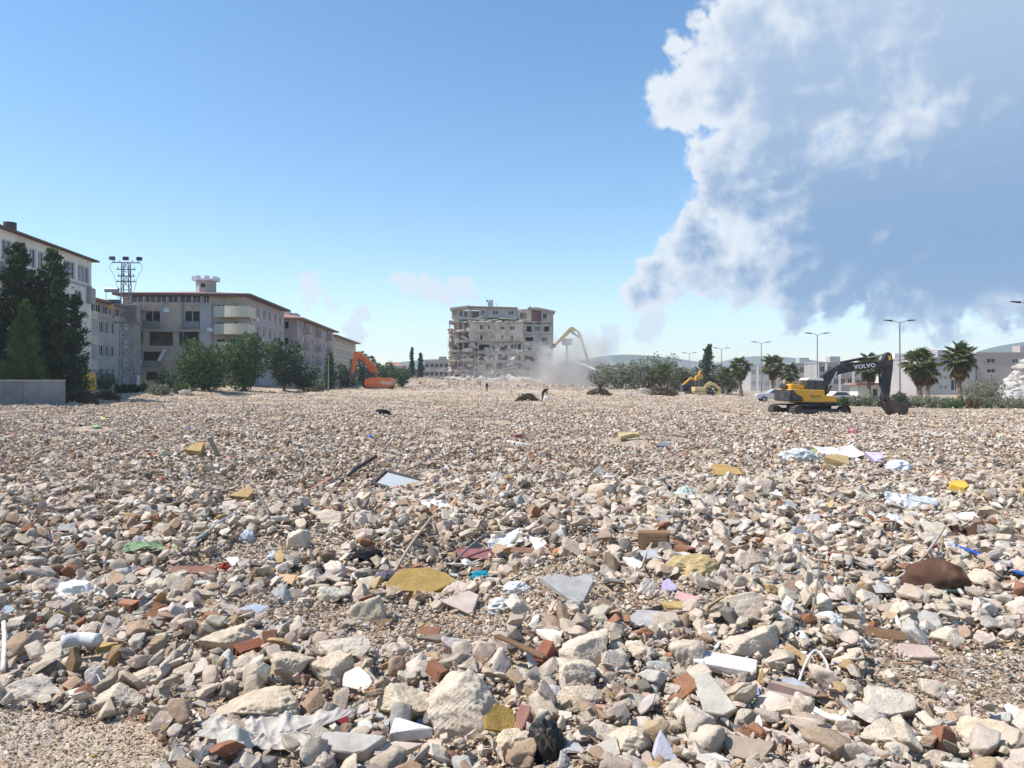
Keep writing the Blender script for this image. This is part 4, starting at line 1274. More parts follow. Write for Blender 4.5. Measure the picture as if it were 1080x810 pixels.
def build_chunks():
    r = np.random.default_rng(99)
    protos = []
    for k in range(26):
        v, f = rock_shape(500 + k, 5, int(r.integers(8, 13)), r.uniform(20, 50), r.uniform(0.05, 0.09), 0.5)
        v = v * np.array([1, r.uniform(0.65, 1.0), r.uniform(0.5, 0.85)])
        protos.append(mesh_np('concrete_chunk', v, f, [M['rock']], True))
    plates = []
    for k in range(12):
        plates.append(shard_mesh('tile_shard', shard_poly(r, int(r.integers(4, 8)), 0.3), r.uniform(0.08, 0.2), [M['tile']], r, 0.1, 0.02))
    tk = list(TAKEN)
    done = {'c': 0, 'p': 0}
    tries = 0
    while (done['c'] < 296 or done['p'] < 120) and tries < 60000:
        tries += 1
        plate = done['c'] >= 296 or (done['p'] < 120 and r.random() < 0.27)
        D = 4.0 * (18.0 / 4.0) ** (r.random() ** 1.25)
        px = r.uniform(-10, 1090)
        if D < 5.3 and px < 190:
            continue
        x = fr(px, D)
        if px > 900 and 4.6 < D < 6.6 and r.random() < 0.75:
            continue
        q = r.random()
        s = (16 + 24 * q ** 2.2) * D / F * (0.8 if plate else 1.0)
        s = min(s, 0.30)
        ok = all((x - a) ** 2 + (D - b) ** 2 > (c + s * 0.42) ** 2 for a, b, c in tk)
        if not ok:
            continue
        z = gz(x, D)
        if plate:
            o = bpy.data.objects.new('tile_shard', plates[done['p'] % len(plates)])
            o.scale = (s * 0.55, s * r.uniform(0.35, 0.6), s * 0.5)
            o.rotation_euler = (r.normal(0.25, 0.3), r.normal(0, 0.28), r.uniform(0, 6.28))
            o.location = (x, D, z + 0.02 + s * 0.12)
            c = [(0.50, 0.44, 0.36), (0.62, 0.57, 0.49), (0.42, 0.35, 0.27), (0.36, 0.20, 0.13), (0.40, 0.385, 0.37), (0.70, 0.66, 0.60), (0.46, 0.33, 0.20), (0.27, 0.17, 0.11)][int(r.integers(0, 8))]
            o.color = (*jitter(c, r), 1)
            tag(link(o), 'loose flat tile or board shard lying among the chunks', 'shard', 'flat shards scattered over the near rubble')
            done['p'] += 1
        else:
            o = bpy.data.objects.new('concrete_chunk', protos[done['c'] % len(protos)])
            k = s / 2
            o.scale = (k * r.uniform(0.9, 1.2), k * r.uniform(0.9, 1.2), k * r.uniform(0.85, 1.25))
            o.rotation_euler = (r.normal(0, 0.5), r.normal(0, 0.5), r.uniform(0, 6.28))
            o.location = (x, D, z + k * r.uniform(0.15, 0.5))
            o.color = (*jitter(BEIGE[int(r.integers(0, 5))] if r.random() < 0.85 else LGREY, r, 0.12), 1)
            tag(link(o), 'loose beige concrete chunk among the near rubble', 'concrete chunk', 'concrete chunks of the near rubble')
            done['c'] += 1
        tk.append((x, D, s * 0.4))
    TAKEN.extend(tk[len(TAKEN):])
    # splinters of wood and bent wires
    sp = []
    for k in range(8):
        b = MB()
        w = r.uniform(.05, .11)
        b.prism([(-1, -w), (-.8 + r.uniform(-.1, .1), -w * 1.1), (.7, -w), (1, -w * .2), (.85, w), (-.9, w * .9)], -w * .5, w * .3)
        me = b.mesh('wood_splinter', M['tile'])
        me.transform(Matrix.Rotation(R(90), 4, 'X'))
        sp.append(me)
    wires = []
    for k in range(6):
        pts = [(-1, 0, 0)]
        for q in range(4):
            pts.append((-1 + .5 * (q + 1), r.uniform(-.35, .35), r.uniform(-.05, .4)))
        wires.append(MB().tube(catmull(pts, 5), .018, 5).mesh('bent_wire', M['tile'], True))
    for kind, n_, meshes in (('wood_splinter', 110, sp), ('bent_wire', 34, wires)):
        m = 0
        while m < n_:
            D = 4.1 * (17.0 / 4.1) ** (r.random() ** 1.2)
            px = r.uniform(0, 1080)
            if D < 5.3 and px < 190:
                continue
            x = fr(px, D)
            if any((x - a) ** 2 + (D - b_) ** 2 < (c * .7) ** 2 for a, b_, c in TAKEN):
                continue
            o = bpy.data.objects.new(kind, meshes[m % len(meshes)])
            ln = (16 + 26 * r.random() ** 1.6) * D / F * .5
            o.scale = (ln, ln * r.uniform(.7, 1.4), ln)
            o.rotation_euler = (r.normal(0, .3), r.normal(0, .22), r.uniform(0, 6.28))
            o.location = (x, D, gz(x, D) + .05 + ln * .12)
            c = [(0.17, 0.10, 0.065), (0.27, 0.18, 0.11), (0.38, 0.28, 0.18), (0.30, 0.13, 0.08), (0.12, 0.10, 0.09), (0.55, 0.50, 0.44)][int(r.integers(0, 6))] if m % 1 == 0 else None
            o.color = (*jitter(c if kind == 'wood_splinter' else (0.20, 0.15, 0.11), r), 1)
            tag(link(o), kind.replace('_', ' ') + ' lying in the near rubble', 'splinter' if kind == 'wood_splinter' else 'wire', 'wooden splinters in the near rubble' if kind == 'wood_splinter' else 'bent wires in the near rubble', 'thing')
            m += 1
    label_loose([o for o in COL.objects if o.name.startswith('wood_splinter')], 'loose wooden splinter')
    label_loose([o for o in COL.objects if o.name.startswith('bent_wire')], 'loose bent wire')
    label_loose([o for o in COL.objects if o.name.startswith('concrete_chunk')], 'loose concrete chunk')
    label_loose([o for o in COL.objects if o.name.startswith('tile_shard')], 'loose flat shard')


build_chunks()


# ------------------------------------------------------------------ the mass of small rubble
def scatter(name, pts, rot, scl, pick, tint, protos, label, cat):
    me = bpy.data.meshes.new(name)
    me.vertices.add(len(pts))
    me.vertices.foreach_set('co', pts.astype(np.float32).ravel())
    for nm, ty, arr in (('rot', 'FLOAT_VECTOR', rot), ('scl', 'FLOAT_VECTOR', scl)):
        a = me.attributes.new(nm, ty, 'POINT')
        a.data.foreach_set('vector', arr.astype(np.float32).ravel())
    a = me.attributes.new('pick', 'INT', 'POINT')
    a.data.foreach_set('value', pick.astype(np.int32))
    a = me.attributes.new('tint', 'FLOAT_COLOR', 'POINT')
    a.data.foreach_set('color', np.hstack([tint, np.ones((len(tint), 1))]).astype(np.float32).ravel())
    me.update()
    coll = bpy.data.collections.new(name + '_pieces')
    for k, p in enumerate(protos):
        o = bpy.data.objects.new('%s_piece_%02d' % (name, k), p)
        coll.objects.link(o)
    g = bpy.data.node_groups.new(name, 'GeometryNodeTree')
    g.interface.new_socket('Geometry', in_out='INPUT', socket_type='NodeSocketGeometry')
    g.interface.new_socket('Geometry', in_out='OUTPUT', socket_type='NodeSocketGeometry')
    N, L = g.nodes, g.links
    gi, go = N.new('NodeGroupInput'), N.new('NodeGroupOutput')
    ci = N.new('GeometryNodeCollectionInfo')
    ci.inputs['Collection'].default_value = coll
    ci.inputs['Separate Children'].default_value = True
    ci.inputs['Reset Children'].default_value = True
    ip = N.new('GeometryNodeInstanceOnPoints')
    ip.inputs['Pick Instance'].default_value = True

    def attr(nm, ty):
        a_ = N.new('GeometryNodeInputNamedAttribute')
        a_.data_type = ty
        a_.inputs['Name'].default_value = nm
        return a_.outputs['Attribute']
    L.new(gi.outputs[0], ip.inputs['Points'])
    L.new(ci.outputs[0], ip.inputs['Instance'])
    L.new(attr('pick', 'INT'), ip.inputs['Instance Index'])
    er = N.new('FunctionNodeEulerToRotation')
    L.new(attr('rot', 'FLOAT_VECTOR'), er.inputs[0])
    L.new(er.outputs[0], ip.inputs['Rotation'])
    L.new(attr('scl', 'FLOAT_VECTOR'), ip.inputs['Scale'])
    L.new(ip.outputs[0], go.inputs[0])
    o = bpy.data.objects.new(name, me)
    md = o.modifiers.new('scatter', 'NODES')
    md.node_group = g
    tag(link(o), label, cat, None, 'stuff')
    return o


def field(n_per_band, smax, px_min, seed, c0=0.2, expo=2.2, dens=1.0, dmax=245, slo=0.014):
    """positions and sizes of loose pieces: many small, few large; pieces too small to be seen from the site's edge left out"""
    r = np.random.default_rng(seed)
    P, S = [], []
    d0 = 3.2
    smax0 = smax
    while d0 < dmax:
        smax = smax0 * (1 + 2.2 * float(sstep(d0, 120, 190)))
        d1 = min(d0 * 1.25, dmax)
        smin = max(slo, px_min * d0 / F)
        if smin < smax:
            half = 0.78
            area = half * (d1 ** 2 - d0 ** 2)
            n = int(area * c0 / expo * (smin ** -expo - smax ** -expo) * dens)
            D = np.sqrt(r.uniform(d0 ** 2, d1 ** 2, n))
            x = r.uniform(-half, half, n) * D
            u = r.random(n)
            s = (smin ** -expo - u * (smin ** -expo - smax ** -expo)) ** (-1 / expo)
            P.append(np.stack([x, D], 1))
            S.append(s)
        d0 = d1
    P, S = np.vstack(P), np.concatenate(S)
    keep = r.random(len(P)) < rubble_mask(P[:, 0], P[:, 1]) * 0.97 + 0.03 * (P[:, 1] < 90)
    P, S = P[keep], S[keep]
    near = P[:, 1] < 60
    kill = np.zeros(len(P), bool)
    for a, b, c in TAKEN:
        if b < 60:
            q = np.abs(P[:, 1] - b) < c + 0.15
            i = np.nonzero(q)[0]
            cc = 0.9 * c + 0.18 * S[i]
            kill[i] |= (P[i, 0] - a) ** 2 + (P[i, 1] - b) ** 2 < cc * cc
    P, S = P[~kill], S[~kill]
    # patches of finer gravel, and the corner of trodden gravel at the near left
    g = vnoise(P[:, 0], P[:, 1], 2.2, 11) + 0.6 * vnoise(P[:, 0], P[:, 1], 0.9, 12)
    lim = np.where(g > 0.36, 0.075, 2.0)
    px = CX + F * P[:, 0] / P[:, 1]
    corner = sstep(px, 210, 130) * sstep(P[:, 1], 5.2, 4.8)
    lim = np.where(corner > 0.5, 0.035, lim)
    corner2 = sstep(px, 880, 940) * sstep(P[:, 1], 7.0, 6.3) * sstep(P[:, 1], 4.6, 4.9)
    lim = np.where(corner2 > 0.5, np.minimum(lim, 0.06), lim)
    far_lim = np.where(P[:, 1] > 13, 0.20 + 0.25 * (r.random(len(P)) < 0.12) + 1.2 * sstep(P[:, 1], 120, 190), 1.0)
    ok = S < np.minimum(lim, far_lim)
    return P[ok], S[ok], r


def build_scatter():
    r0 = np.random.default_rng(5)
    rocks = []
    for k in range(30):
        if k < 10:
            v, f = rock_shape(900 + k, 4, int(r0.integers(7, 11)), r0.uniform(24, 50), r0.uniform(0.04, 0.08), 0.5)
            v = v * np.array([1, r0.uniform(0.65, 1.0), r0.uniform(0.5, 0.9)]) * 0.5
            rocks.append(mesh_np('stone', v, f, [M['rock_i']], True))
        else:
            rocks.append(hull_mesh('stone', r0, [M['rock_i']], int(r0.integers(8, 15))))
    P, S, r = field(0, 0.27, 1.6, 21, c0=0.48, expo=2.05)
    P2, S2, r = field(0, 0.24, 3.4, 22, c0=1.3, expo=2.0, dmax=60, slo=0.042)
    lay2 = np.concatenate([np.zeros(len(P)), np.ones(len(P2))])
    P, S = np.vstack([P, P2]), np.concatenate([S, S2])
    n = len(P)
    print('rubble stones', n)
    # pieces lie on one another: larger ones a little higher, out of the gravel
    z = ground_z(P[:, 0], P[:, 1]) + S * r.uniform(0.0, 0.40, n) + np.clip(S - 0.05, 0, 0.1) * r.uniform(0, 0.7, n) + lay2 * r.uniform(0.0, 0.06, n)
    pts = np.column_stack([P, z])
    rot = np.column_stack([r.normal(0, 0.5, n), r.normal(0, 0.5, n), r.uniform(0, 6.28, n)])
    scl = S[:, None] * r.uniform(0.75, 1.3, (n, 3)) * np.column_stack([np.ones(n), np.ones(n), r.uniform(0.45, 0.9, n)])
    big = S * F / P[:, 1] > 9
    pick = np.where(big, np.where(r.random(n) < 0.6, r.integers(0, 10, n), r.integers(10, 30, n)), r.integers(10, 30, n))
    pal = np.array([(0.60, 0.505, 0.405), (0.56, 0.46, 0.36), (0.64, 0.55, 0.455), (0.525, 0.43, 0.33), (0.59, 0.51, 0.425),
                    (0.45, 0.41, 0.37), (0.42, 0.30, 0.205), (0.62, 0.58, 0.52), (0.36, 0.175, 0.105), (0.24, 0.21, 0.185),
                    (0.48, 0.33, 0.17), (0.72, 0.69, 0.64)])
    pr = np.array([21, 20, 12, 15, 10, 5, 10, 2.5, 3.0, 4.0, 2.0, 1.4])
    ci = r.choice(len(pal), n, p=pr / pr.sum())
    tint = pal[ci] * r.uniform(0.80, 1.14, (n, 1)) * r.uniform(0.97, 1.03, (n, 3))
    fines = sstep(S, 0.045, 0.02)[:, None]          # the finest crumbs are soil and brick dust
    tint = tint * (1 - fines * np.array([0.04, 0.13, 0.24]))
    mixd = r.random((n, 1)) < 0.04
    tint = np.where(mixd & (ci < 5)[:, None], tint * np.array([0.62, 0.56, 0.52]), tint) 
    patch = np.clip(0.5 + 1.3 * vnoise(P[:, 0], P[:, 1], 5.5, 21) + 0.8 * vnoise(P[:, 0], P[:, 1], 1.9, 22), 0, 1)[:, None]   # browner, sootier lots of rubble dumped side by side
    tint = tint * (1 - 0.16 * patch * np.array([0.6, 0.75, 0.88]))
    scatter('rubble_stones', pts, rot, scl, pick, tint, rocks, 'countless small beige stones and concrete crumbs covering the field', 'rubble')
    # flat shards
    sh = []
    for k in range(14):
        sh.append(shard_mesh('shard', [(x * 0.5, y * 0.5) for x, y in shard_poly(r0, int(r0.integers(4, 8)), 0.35)], r0.uniform(0.05, 0.14), [M['tile_i']], r0, 0.15, 0.012))
    P, S, r = field(0, 0.30, 2.4, 33, c0=0.15, expo=2.1)
    n = len(P)
    print('rubble shards', n)
    z = ground_z(P[:, 0], P[:, 1]) + S * r.uniform(0.02, 0.2, n) + r.uniform(0, 0.05, n)
    rot = np.column_stack([r.normal(0.1, 0.38, n), r.normal(0, 0.38, n), r.uniform(0, 6.28, n)])
    scl = np.column_stack([S * r.uniform(0.8, 1.5, n), S * r.uniform(0.4, 1.0, n), S * r.uniform(0.5, 1.2, n)])
    pal = np.array([(0.50, 0.44, 0.36), (0.60, 0.55, 0.48), (0.42, 0.34, 0.26), (0.35, 0.19, 0.12), (0.40, 0.385, 0.37), (0.72, 0.70, 0.66),
                    (0.48, 0.33, 0.19), (0.25, 0.16, 0.105), (0.15, 0.15, 0.16), (0.30, 0.33, 0.37), (0.55, 0.43, 0.16)])
    pr = np.array([22, 8, 18, 8, 8, 5, 7, 11, 4, 1.5, 1.0])
    ci = r.choice(len(pal), n, p=pr / pr.sum())
    tint = pal[ci] * r.uniform(0.84, 1.14, (n, 1))
    scatter('rubble_shards', np.column_stack([P, z]), rot, scl, r.integers(0, 14, n), tint, sh, 'countless small flat shards of tile, board and plaster in the rubble', 'rubble')
    # coloured scraps and wads
    wad = []
    for k in range(8):
        v, f = rock_shape(1300 + k, 3, 8, 6, 0.22, 0)
        v = v * np.array([0.5, 0.35, 0.2])
        wad.append(mesh_np('scrap', v, f, [M['tile_i']], True))
    for k in range(6):
        wad.append(shard_mesh('scrap', [(x * 0.5, y * 0.12) for x, y in shard_poly(r0, 5, 0.3)], 0.05, [M['tile_i']], r0, 0.2, 0.01))
    P, S, r = field(0, 0.30, 4.0, 44, c0=0.03, expo=2.0, dmax=120)
    n = len(P)
    print('scraps', n)
    z = ground_z(P[:, 0], P[:, 1]) + S * r.uniform(0.1, 0.3, n) + r.uniform(0.01, 0.05, n)
    rot = np.column_stack([r.normal(0, 0.35, n), r.normal(0, 0.35, n), r.uniform(0, 6.28, n)])
    scl = S[:, None] * r.uniform(0.8, 1.4, (n, 3))
    pal = np.array([(0.72, 0.71, 0.69), (0.04, 0.04, 0.045), (0.40, 0.05, 0.05), (0.05, 0.14, 0.42), (0.10, 0.28, 0.12), (0.60, 0.42, 0.10), (0.55, 0.20, 0.08),
                    (0.42, 0.45, 0.48), (0.22, 0.14, 0.09), (0.50, 0.25, 0.30)])
    pr = np.array([22, 18, 1.6, 1.6, 1.2, 5, 1.6, 12, 38, 0.8])
    ci = r.choice(len(pal), n, p=pr / pr.sum())
    tint = pal[ci] * r.uniform(0.85, 1.1, (n, 1))
    scatter('litter_scraps', np.column_stack([P, z]), rot, scl, r.integers(0, 14, n), tint, wad, 'countless small scraps of plastic, wood and cloth in the rubble', 'litter')


build_scatter()

# ------------------------------------------------------------------ buildings
Z3 = Vector((0, 0, 1))
_win = {}


def window_meshes(w, h, pm, mull):
    key = (round(w, 1), round(h, 1), pm, mull)
    if key not in _win:
        w, h = key[0], key[1]
        t = min(0.09, w * 0.12)
        b = MB()
        b.box((0, 0, 0), (t, 0.08, h)).box((w - t, 0, 0), (w, 0.08, h))
        b.box((t, 0.001, 0), (w - t, 0.079, t)).box((t, 0.001, h - t), (w - t, 0.079, h))
        for k in range(1, mull):
            x = w * k / mull
            b.box((x - t * .4, 0.002, t), (x + t * .4, 0.078, h - t))
        p = MB().box((t * .5, 0.035, t * .5), (w - t * .5, 0.055, h - t * .5))
        _win[key] = (b.mesh('window', M['frame']), p.mesh('pane', M[pm]))
    return _win[key]


def facade(root, o, u, W, H, wins, mt, depth=0.24, name='wall', sills=False):
    """wall with real openings; o is its lower left corner seen from outside, u runs to the right"""
    o, u = Vector(o), Vector(u).normalized()
    n = u.cross(Z3)
    us = sorted({0.0, W} | {min(max(q, 0), W) for w in wins for q in w[:2]})
    vs = sorted({0.0, H} | {min(max(q, 0), H) for w in wins for q in w[2:4]})
    b = MB()
    P = lambda a, c, d=0.0: o + u * a + Z3 * c - n * d
    for i in range(len(us) - 1):
        for j in range(len(vs) - 1):
            cu, cv = (us[i] + us[i + 1]) / 2, (vs[j] + vs[j + 1]) / 2
            if us[i + 1] - us[i] < 1e-4 or vs[j + 1] - vs[j] < 1e-4 or any(w[0] < cu < w[1] and w[2] < cv < w[3] for w in wins):
                continue
            b.add([P(us[i], vs[j]), P(us[i + 1], vs[j]), P(us[i + 1], vs[j + 1]), P(us[i], vs[j + 1])], [(0, 1, 2, 3)])
    for w in wins:
        a0, a1, c0, c1 = w[:4]
        fr_ = [P(a0, c0), P(a1, c0), P(a1, c1), P(a0, c1)]
        bk = [P(a0, c0, depth), P(a1, c0, depth), P(a1, c1, depth), P(a0, c1, depth)]
        b.add(fr_ + bk, [(0, 4, 5, 1), (1, 5, 6, 2), (2, 6, 7, 3), (3, 7, 4, 0)])
    wall = b.build(name, M[mt], root)
    for w in wins:
        kind = w[4] if len(w) > 4 else 'pane_dark'
        if kind == 'hole':
            continue
        mull = w[5] if len(w) > 5 else (2 if w[1] - w[0] > 0.9 else 1)
        fm, pm = window_meshes(w[1] - w[0], w[3] - w[2], kind, mull)
        f_ = bpy.data.objects.new('window', fm)
        f_.location = P(w[0], w[2], depth * 0.55)
        f_.rotation_euler = (0, 0, math.atan2(u.y, u.x))
        link(f_, root)
        p_ = bpy.data.objects.new('pane', pm)
        link(p_, f_)
    return wall


def part(root, name, mt, *boxes):
    b = MB()
    for a, c in boxes:
        b.box(a, c)
    return b.build(name, M[mt], root)


ST = R(6.9)                               # the street on the left runs away at this heading
SU = Vector((-math.sin(ST), math.cos(ST), 0))


def street_building(name, corner, L, Wd, H, label, cat='building'):
    rt = empty(name, corner, ST, label=label, cat=cat)
    return rt


def street_x(px, c):
    """distance along a street facade (through corner c) of what is seen in column px"""
    k = (px - CX) / F
    # (c.x + s*SU.x) = k*(c.y + s*SU.y)
    return (k * c.y - c.x) / (SU.x - k * SU.y)


def street_z(py, c, s):
    D = c.y + s * SU.y
    return CAMZ + (HY - py) / F * D - c.z


def left_buildings():
    # 1: white block with a band of attic windows
    c = Vector((-47.0, 60.0, 0.8))
    L, Wd, H = 33.4, 12.0, 15.6
    rt = street_building('apartment_block', c, L, Wd, H, 'tall white apartment block with attic windows behind the dark conifers')
    wins = []
    for a, b_, m_ in ((-40, -30, 2), (-26, -18, 2), (-12, -4, 2), (2, 13, 2), (15, 19, 1), (22, 30, 2), (31, 38, 2), (40, 47, 2), (49, 54, 1), (67, 79, 3), (82, 94, 3)):
        wins.append((street_x(a, c), street_x(b_, c), 12.75, 14.75, 'pane_blue', m_))
    for k, v in enumerate((1.0, 4.1, 7.1, 10.0)):
        wins.append((street_x(79, c), street_x(86.5, c), v, v + 1.7, 'pane_dark', 2))
        for a, b_ in ((2, 9), (18, 26), (36, 44), (58, 66)):
            wins.append((street_x(a, c), street_x(b_, c), v, v + 1.5, 'pane_dark', 2))
    facade(rt, (0, 0, 0), (0, 1, 0), L, H, wins, 'white_wall')
    facade(rt, (-Wd, 0, 0), (1, 0, 0), Wd, H, [(3, 5, 1 + 3 * k, 2.6 + 3 * k) for k in range(4)], 'white_wall', name='end_wall')
    part(rt, 'back_wall', 'white_wall', ((-Wd, 0.01, 0), (-Wd + 0.3, L, H)))
    part(rt, 'back_wall', 'white_wall', ((-Wd + 0.31, L - 0.3, 0), (-0.01, L - 0.01, H)))
    part(rt, 'cornice', 'lilac_wall', ((0.002, 10, 12.3), (0.10, L - 0.01, 12.55)))
    b = MB()
    b.box((-Wd - .6, -.6, H), (.55, L + 1.0, H + 0.2))
    b.build('eaves', M['roof_dark'], rt)
    b = MB()
    b.add([(-Wd - .6, -.6, H + 0.21), (0.52, -.6, H + 0.21), (0.52, L + .95, H + 0.21), (-Wd - .6, L + .95, H + 0.21), (-Wd / 2, 4, H + .9), (-Wd / 2, L - 4, H + .9)],
          [(0, 1, 4), (1, 2, 5, 4), (2, 3, 5), (3, 0, 4, 5)])
    b.build('roof', M['roof_tile'], rt)
    s0 = street_x(-6, c)
    s1 = street_x(13, c)
    part(rt, 'balcony', 'grey_wall', ((0.003, s0, 10.9), (1.1, s1, 12.25)))
    sw = street_x(5, c)
    t = MB().tube([(-2.0, sw + 5, H + 0.4), (-2.0, sw + 5, H + 1.7)], 0.6, 14)
    t.build('water_tank', M['metal_dark'], rt)
    part(rt, 'chimney', 'beige_wall', ((-2.2, street_x(-3, c), H + 0.3), (-1.0, street_x(0.5, c) + 1.5, H + 1.1)))
    part(rt, 'corner_bay', 'pale_wall', ((0.003, street_x(91, c), 10.4), (0.5, L - 0.02, 12.25)))

    # 2: grey building behind the pylon
    c = Vector((-54.8, 97.0, 0.8))
    L, Wd, H = 22.0, 12.0, 11.9
    rt = street_building('apartment_block', c, L, Wd, H, 'weathered grey apartment block between the white block and the pylon')
    wins = []
    for v in (1.2, 4.4, 7.6):
        for a, b_ in ((105, 109.5), (111, 115), (117, 120.5)):
            wins.append((street_x(a, c), street_x(b_, c), v, v + 1.6, 'pane_dark', 2))
    wins += [(1 + 2.2 * k, 2.8 + 2.2 * k, 10.2, 11.4, 'pane_dark', 2) for k in range(8)]
    facade(rt, (0, 0, 0), (0, 1, 0), L, H, wins, 'grey_wall')
    facade(rt, (-Wd, 0, 0), (1, 0, 0), Wd, H, [(8.5, 10.5, 1 + 3.1 * k, 2.7 + 3.1 * k, 'pane_dark') for k in range(3)], 'pale_wall', name='end_wall')
    for k in range(3):
        part(rt, 'balcony', 'cream_wall', ((0.004, -0.4, 2.6 + 3.2 * k), (1.2, 3.0, 3.7 + 3.2 * k)))
    part(rt, 'cornice', 'pale_wall', ((0.005, 3.1, 9.5), (0.14, L, 9.8)))
    part(rt, 'back_wall', 'grey_wall', ((-Wd, 0.31, 0), (-Wd + .3, L, H - .26)), ((-Wd + .31, L - .3, 0), (-.01, L - .01, H - .26)))
    b = MB().add([(-Wd - 1, -1, H), (1.2, -1, H), (1.2, L + .5, H), (-Wd - 1, L + .5, H), (-Wd / 2, 3, H + 1.5), (-Wd / 2, L - 3, H + 1.5), (-Wd - 1, -1, H - .25), (1.2, -1, H - .25), (1.2, L + .5, H - .25), (-Wd - 1, L + .5, H - .25)],
                 [(0, 1, 4), (1, 2, 5, 4), (2, 3, 5), (3, 0, 4, 5), (6, 7, 1, 0), (7, 8, 2, 1), (8, 9, 3, 2), (9, 6, 0, 3), (9, 8, 7, 6)])
    b.build('roof', M['roof_tile'], rt)
    # solar heater tank on its roof
    q = at(118, 302, 104)
    tk = empty('solar_heater', (q.x, q.y, 13.3), 0, label='silver solar water heater on the grey block roof beside the pylon', cat='water heater')
    MB().tube([(-0.9, 0, 0.9), (0.9, 0, 0.9)], 0.32, 14).build('tank', M['tank'], tk, smooth=False)
    MB().prism([(-0.9, -0.9), (0.9, -0.9), (0.9, -0.35), (-0.9, -0.35)], 0.5, 0.58).build('solar_panel', M['pane_blue'], tk)
    b = MB()
    for x in (-0.8, 0.8):
        b.tube([(x, 0, -1.5), (x, 0, 0.6)], 0.04, 6)
    b.build('stand', M['metal_grey'], tk)

    # 3: big block with the wrecked floor; the street bends a little here
    global ST, SU
    ST = R(4.0)
    SU = Vector((-math.sin(ST), math.cos(ST), 0))
    D3 = 121.0
    k3 = D3 / F
    c = Vector((fr(258, D3), D3, 0.9))
    L, Wd, H = 27.5, 18.5, 14.6
    rt = street_building('apartment_block', c, L, Wd, H, 'large grey and beige apartment block with a wrecked middle floor and turret')
    U = lambda px: Wd - (258 - px) * k3       # from the facade's left corner
    V = lambda py: CAMZ + (HY - py) * k3 - c.z
    wins = []
    for a, b_ in ((142, 154), (155.5, 166), (167, 178), (179, 190), (191, 203), (204, 213), (215, 222)):
        wins.append((U(a), U(b_), V(320), V(311.5), 'pane_dark', 2))
    for a, b_ in ((155.6, 171.8), (196, 212)):
        wins.append((U(a), U(b_), V(346.5), V(327.7), 'pane_dark', 2))
    holes = [(U(142), U(154), V(362), V(350)), (U(160), U(184.5), V(365), V(350)), (U(190.5), U(210.7), V(365), V(350))]
    wins += [(*h, 'hole') for h in holes]
    wins += [(U(154), U(172), V(387), V(371), 'hole'), (U(157), U(169), V(401), V(392), 'hole'), (U(200), U(214), V(387), V(372), 'pane_dark', 2)]
    for v0, v1 in ((335, 321), (352, 339), (371, 357)):
        wins.append((U(229), U(238), V(v0), V(v1), 'pane_dark', 2))
        wins.append((U(245), U(252), V(v0), V(v1), 'pane_dark', 1))
    facade(rt, (-Wd, 0, 0), (1, 0, 0), Wd, H, wins, 'beige_wall', name='front_wall', depth=0.3)
    # grey cladding panels proud of the beige wall
    for a, b_, y0, y1 in ((141, 155, 349.5, 321), (172.3, 174.5, 349.5, 321), (193.5, 195.6, 349.5, 321), (212.5, 224, 398, 321), (141, 153.5, 400, 366.5)):
        part(rt, 'cladding_panel', 'grey_wall', ((-Wd + U(a), -0.12, V(y0)), (-Wd + U(b_), -0.003, V(y1))))
    part(rt, 'beige_pier', 'beige_wall', ((-Wd + U(175), -0.16, V(349.5)), (-Wd + U(193), -0.004, V(321))))
    for a, b_ in ((155.6, 171.8), (196, 212)):
        part(rt, 'balustrade', 'metal_grey', ((-Wd + U(a), -0.25, V(346)), (-Wd + U(b_), -0.17, V(339))))
    part(rt, 'balustrade', 'metal_grey', ((-Wd + U(154), -0.25, V(387)), (-Wd + U(172), -0.17, V(380.5))))
    part(rt, 'floor_slab', 'raw_concrete', ((-Wd + 0.01, -0.3, V(350) - 0.02), (-4.7, 0.0 - 0.004, V(348.3))))
    part(rt, 'floor_slab', 'raw_concrete', ((-Wd + 0.31, 0.32, V(366) - 0.1), (-0.31, 6, V(365) - 0.05)))
    part(rt, 'inner_wall', 'ruin_grey', ((-Wd + 0.31, 5.0, 0.05), (-0.31, 5.2, H - 0.05)))
    part(rt, 'back_wall', 'grey_wall', ((-Wd, 0.31, 0), (-Wd + .3, L, H - .36)))
    part(rt, 'back_wall', 'grey_wall', ((-Wd + .31, L - .3, 0), (-.01, L - .01, H - .36)))
    # a shutter hanging askew
    M4 = Matrix.Translation((-Wd + U(174), -0.3, V(375))) @ Matrix.Rotation(R(28), 4, 'Y')
    MB().box((-0.25, -0.05, -1.0), (0.25, 0.0, 1.0), M4).build('hanging_shutter', M['letter'], rt)
    # curved corner balconies
    for y0, y1 in ((335, 323.5), (353, 342), (372, 361)):
        b = MB()
        poly = []
        n = 9
        for i in range(n + 1):
            t = i / n
            poly.append((-Wd + U(226) + (U(258) - U(226) + 0.9) * t, -0.2 - 1.5 * math.sin(min(t * 1.25, 1) * math.pi / 2)))
        z0, z1 = V(y0), V(y1)
        for i in range(n):
            (x0, q0), (x1, q1) = poly[i], poly[i + 1]
            b.add([(x0, q0, z0), (x1, q1, z0), (x1, q1, z1), (x0, q0, z1), (x0, q0 + .14, z0), (x1, q1 + .14, z0), (x1, q1 + .14, z1), (x0, q0 + .14, z1)],
                  [(0, 1, 2, 3), (5, 4, 7, 6), (3, 2, 6, 7), (0, 4, 5, 1)])
        b.box((poly[-1][0] - .15, poly[-1][1] + .15, z0), (poly[-1][0] - 0.01, 3.0, z1))
        b.box((poly[0][0], -0.2, z0 - 0.02), (poly[-1][0] - 0.16, -0.005, z0 + 0.15))
        b.build('balcony', M['cream_wall'], rt)
    wins = []
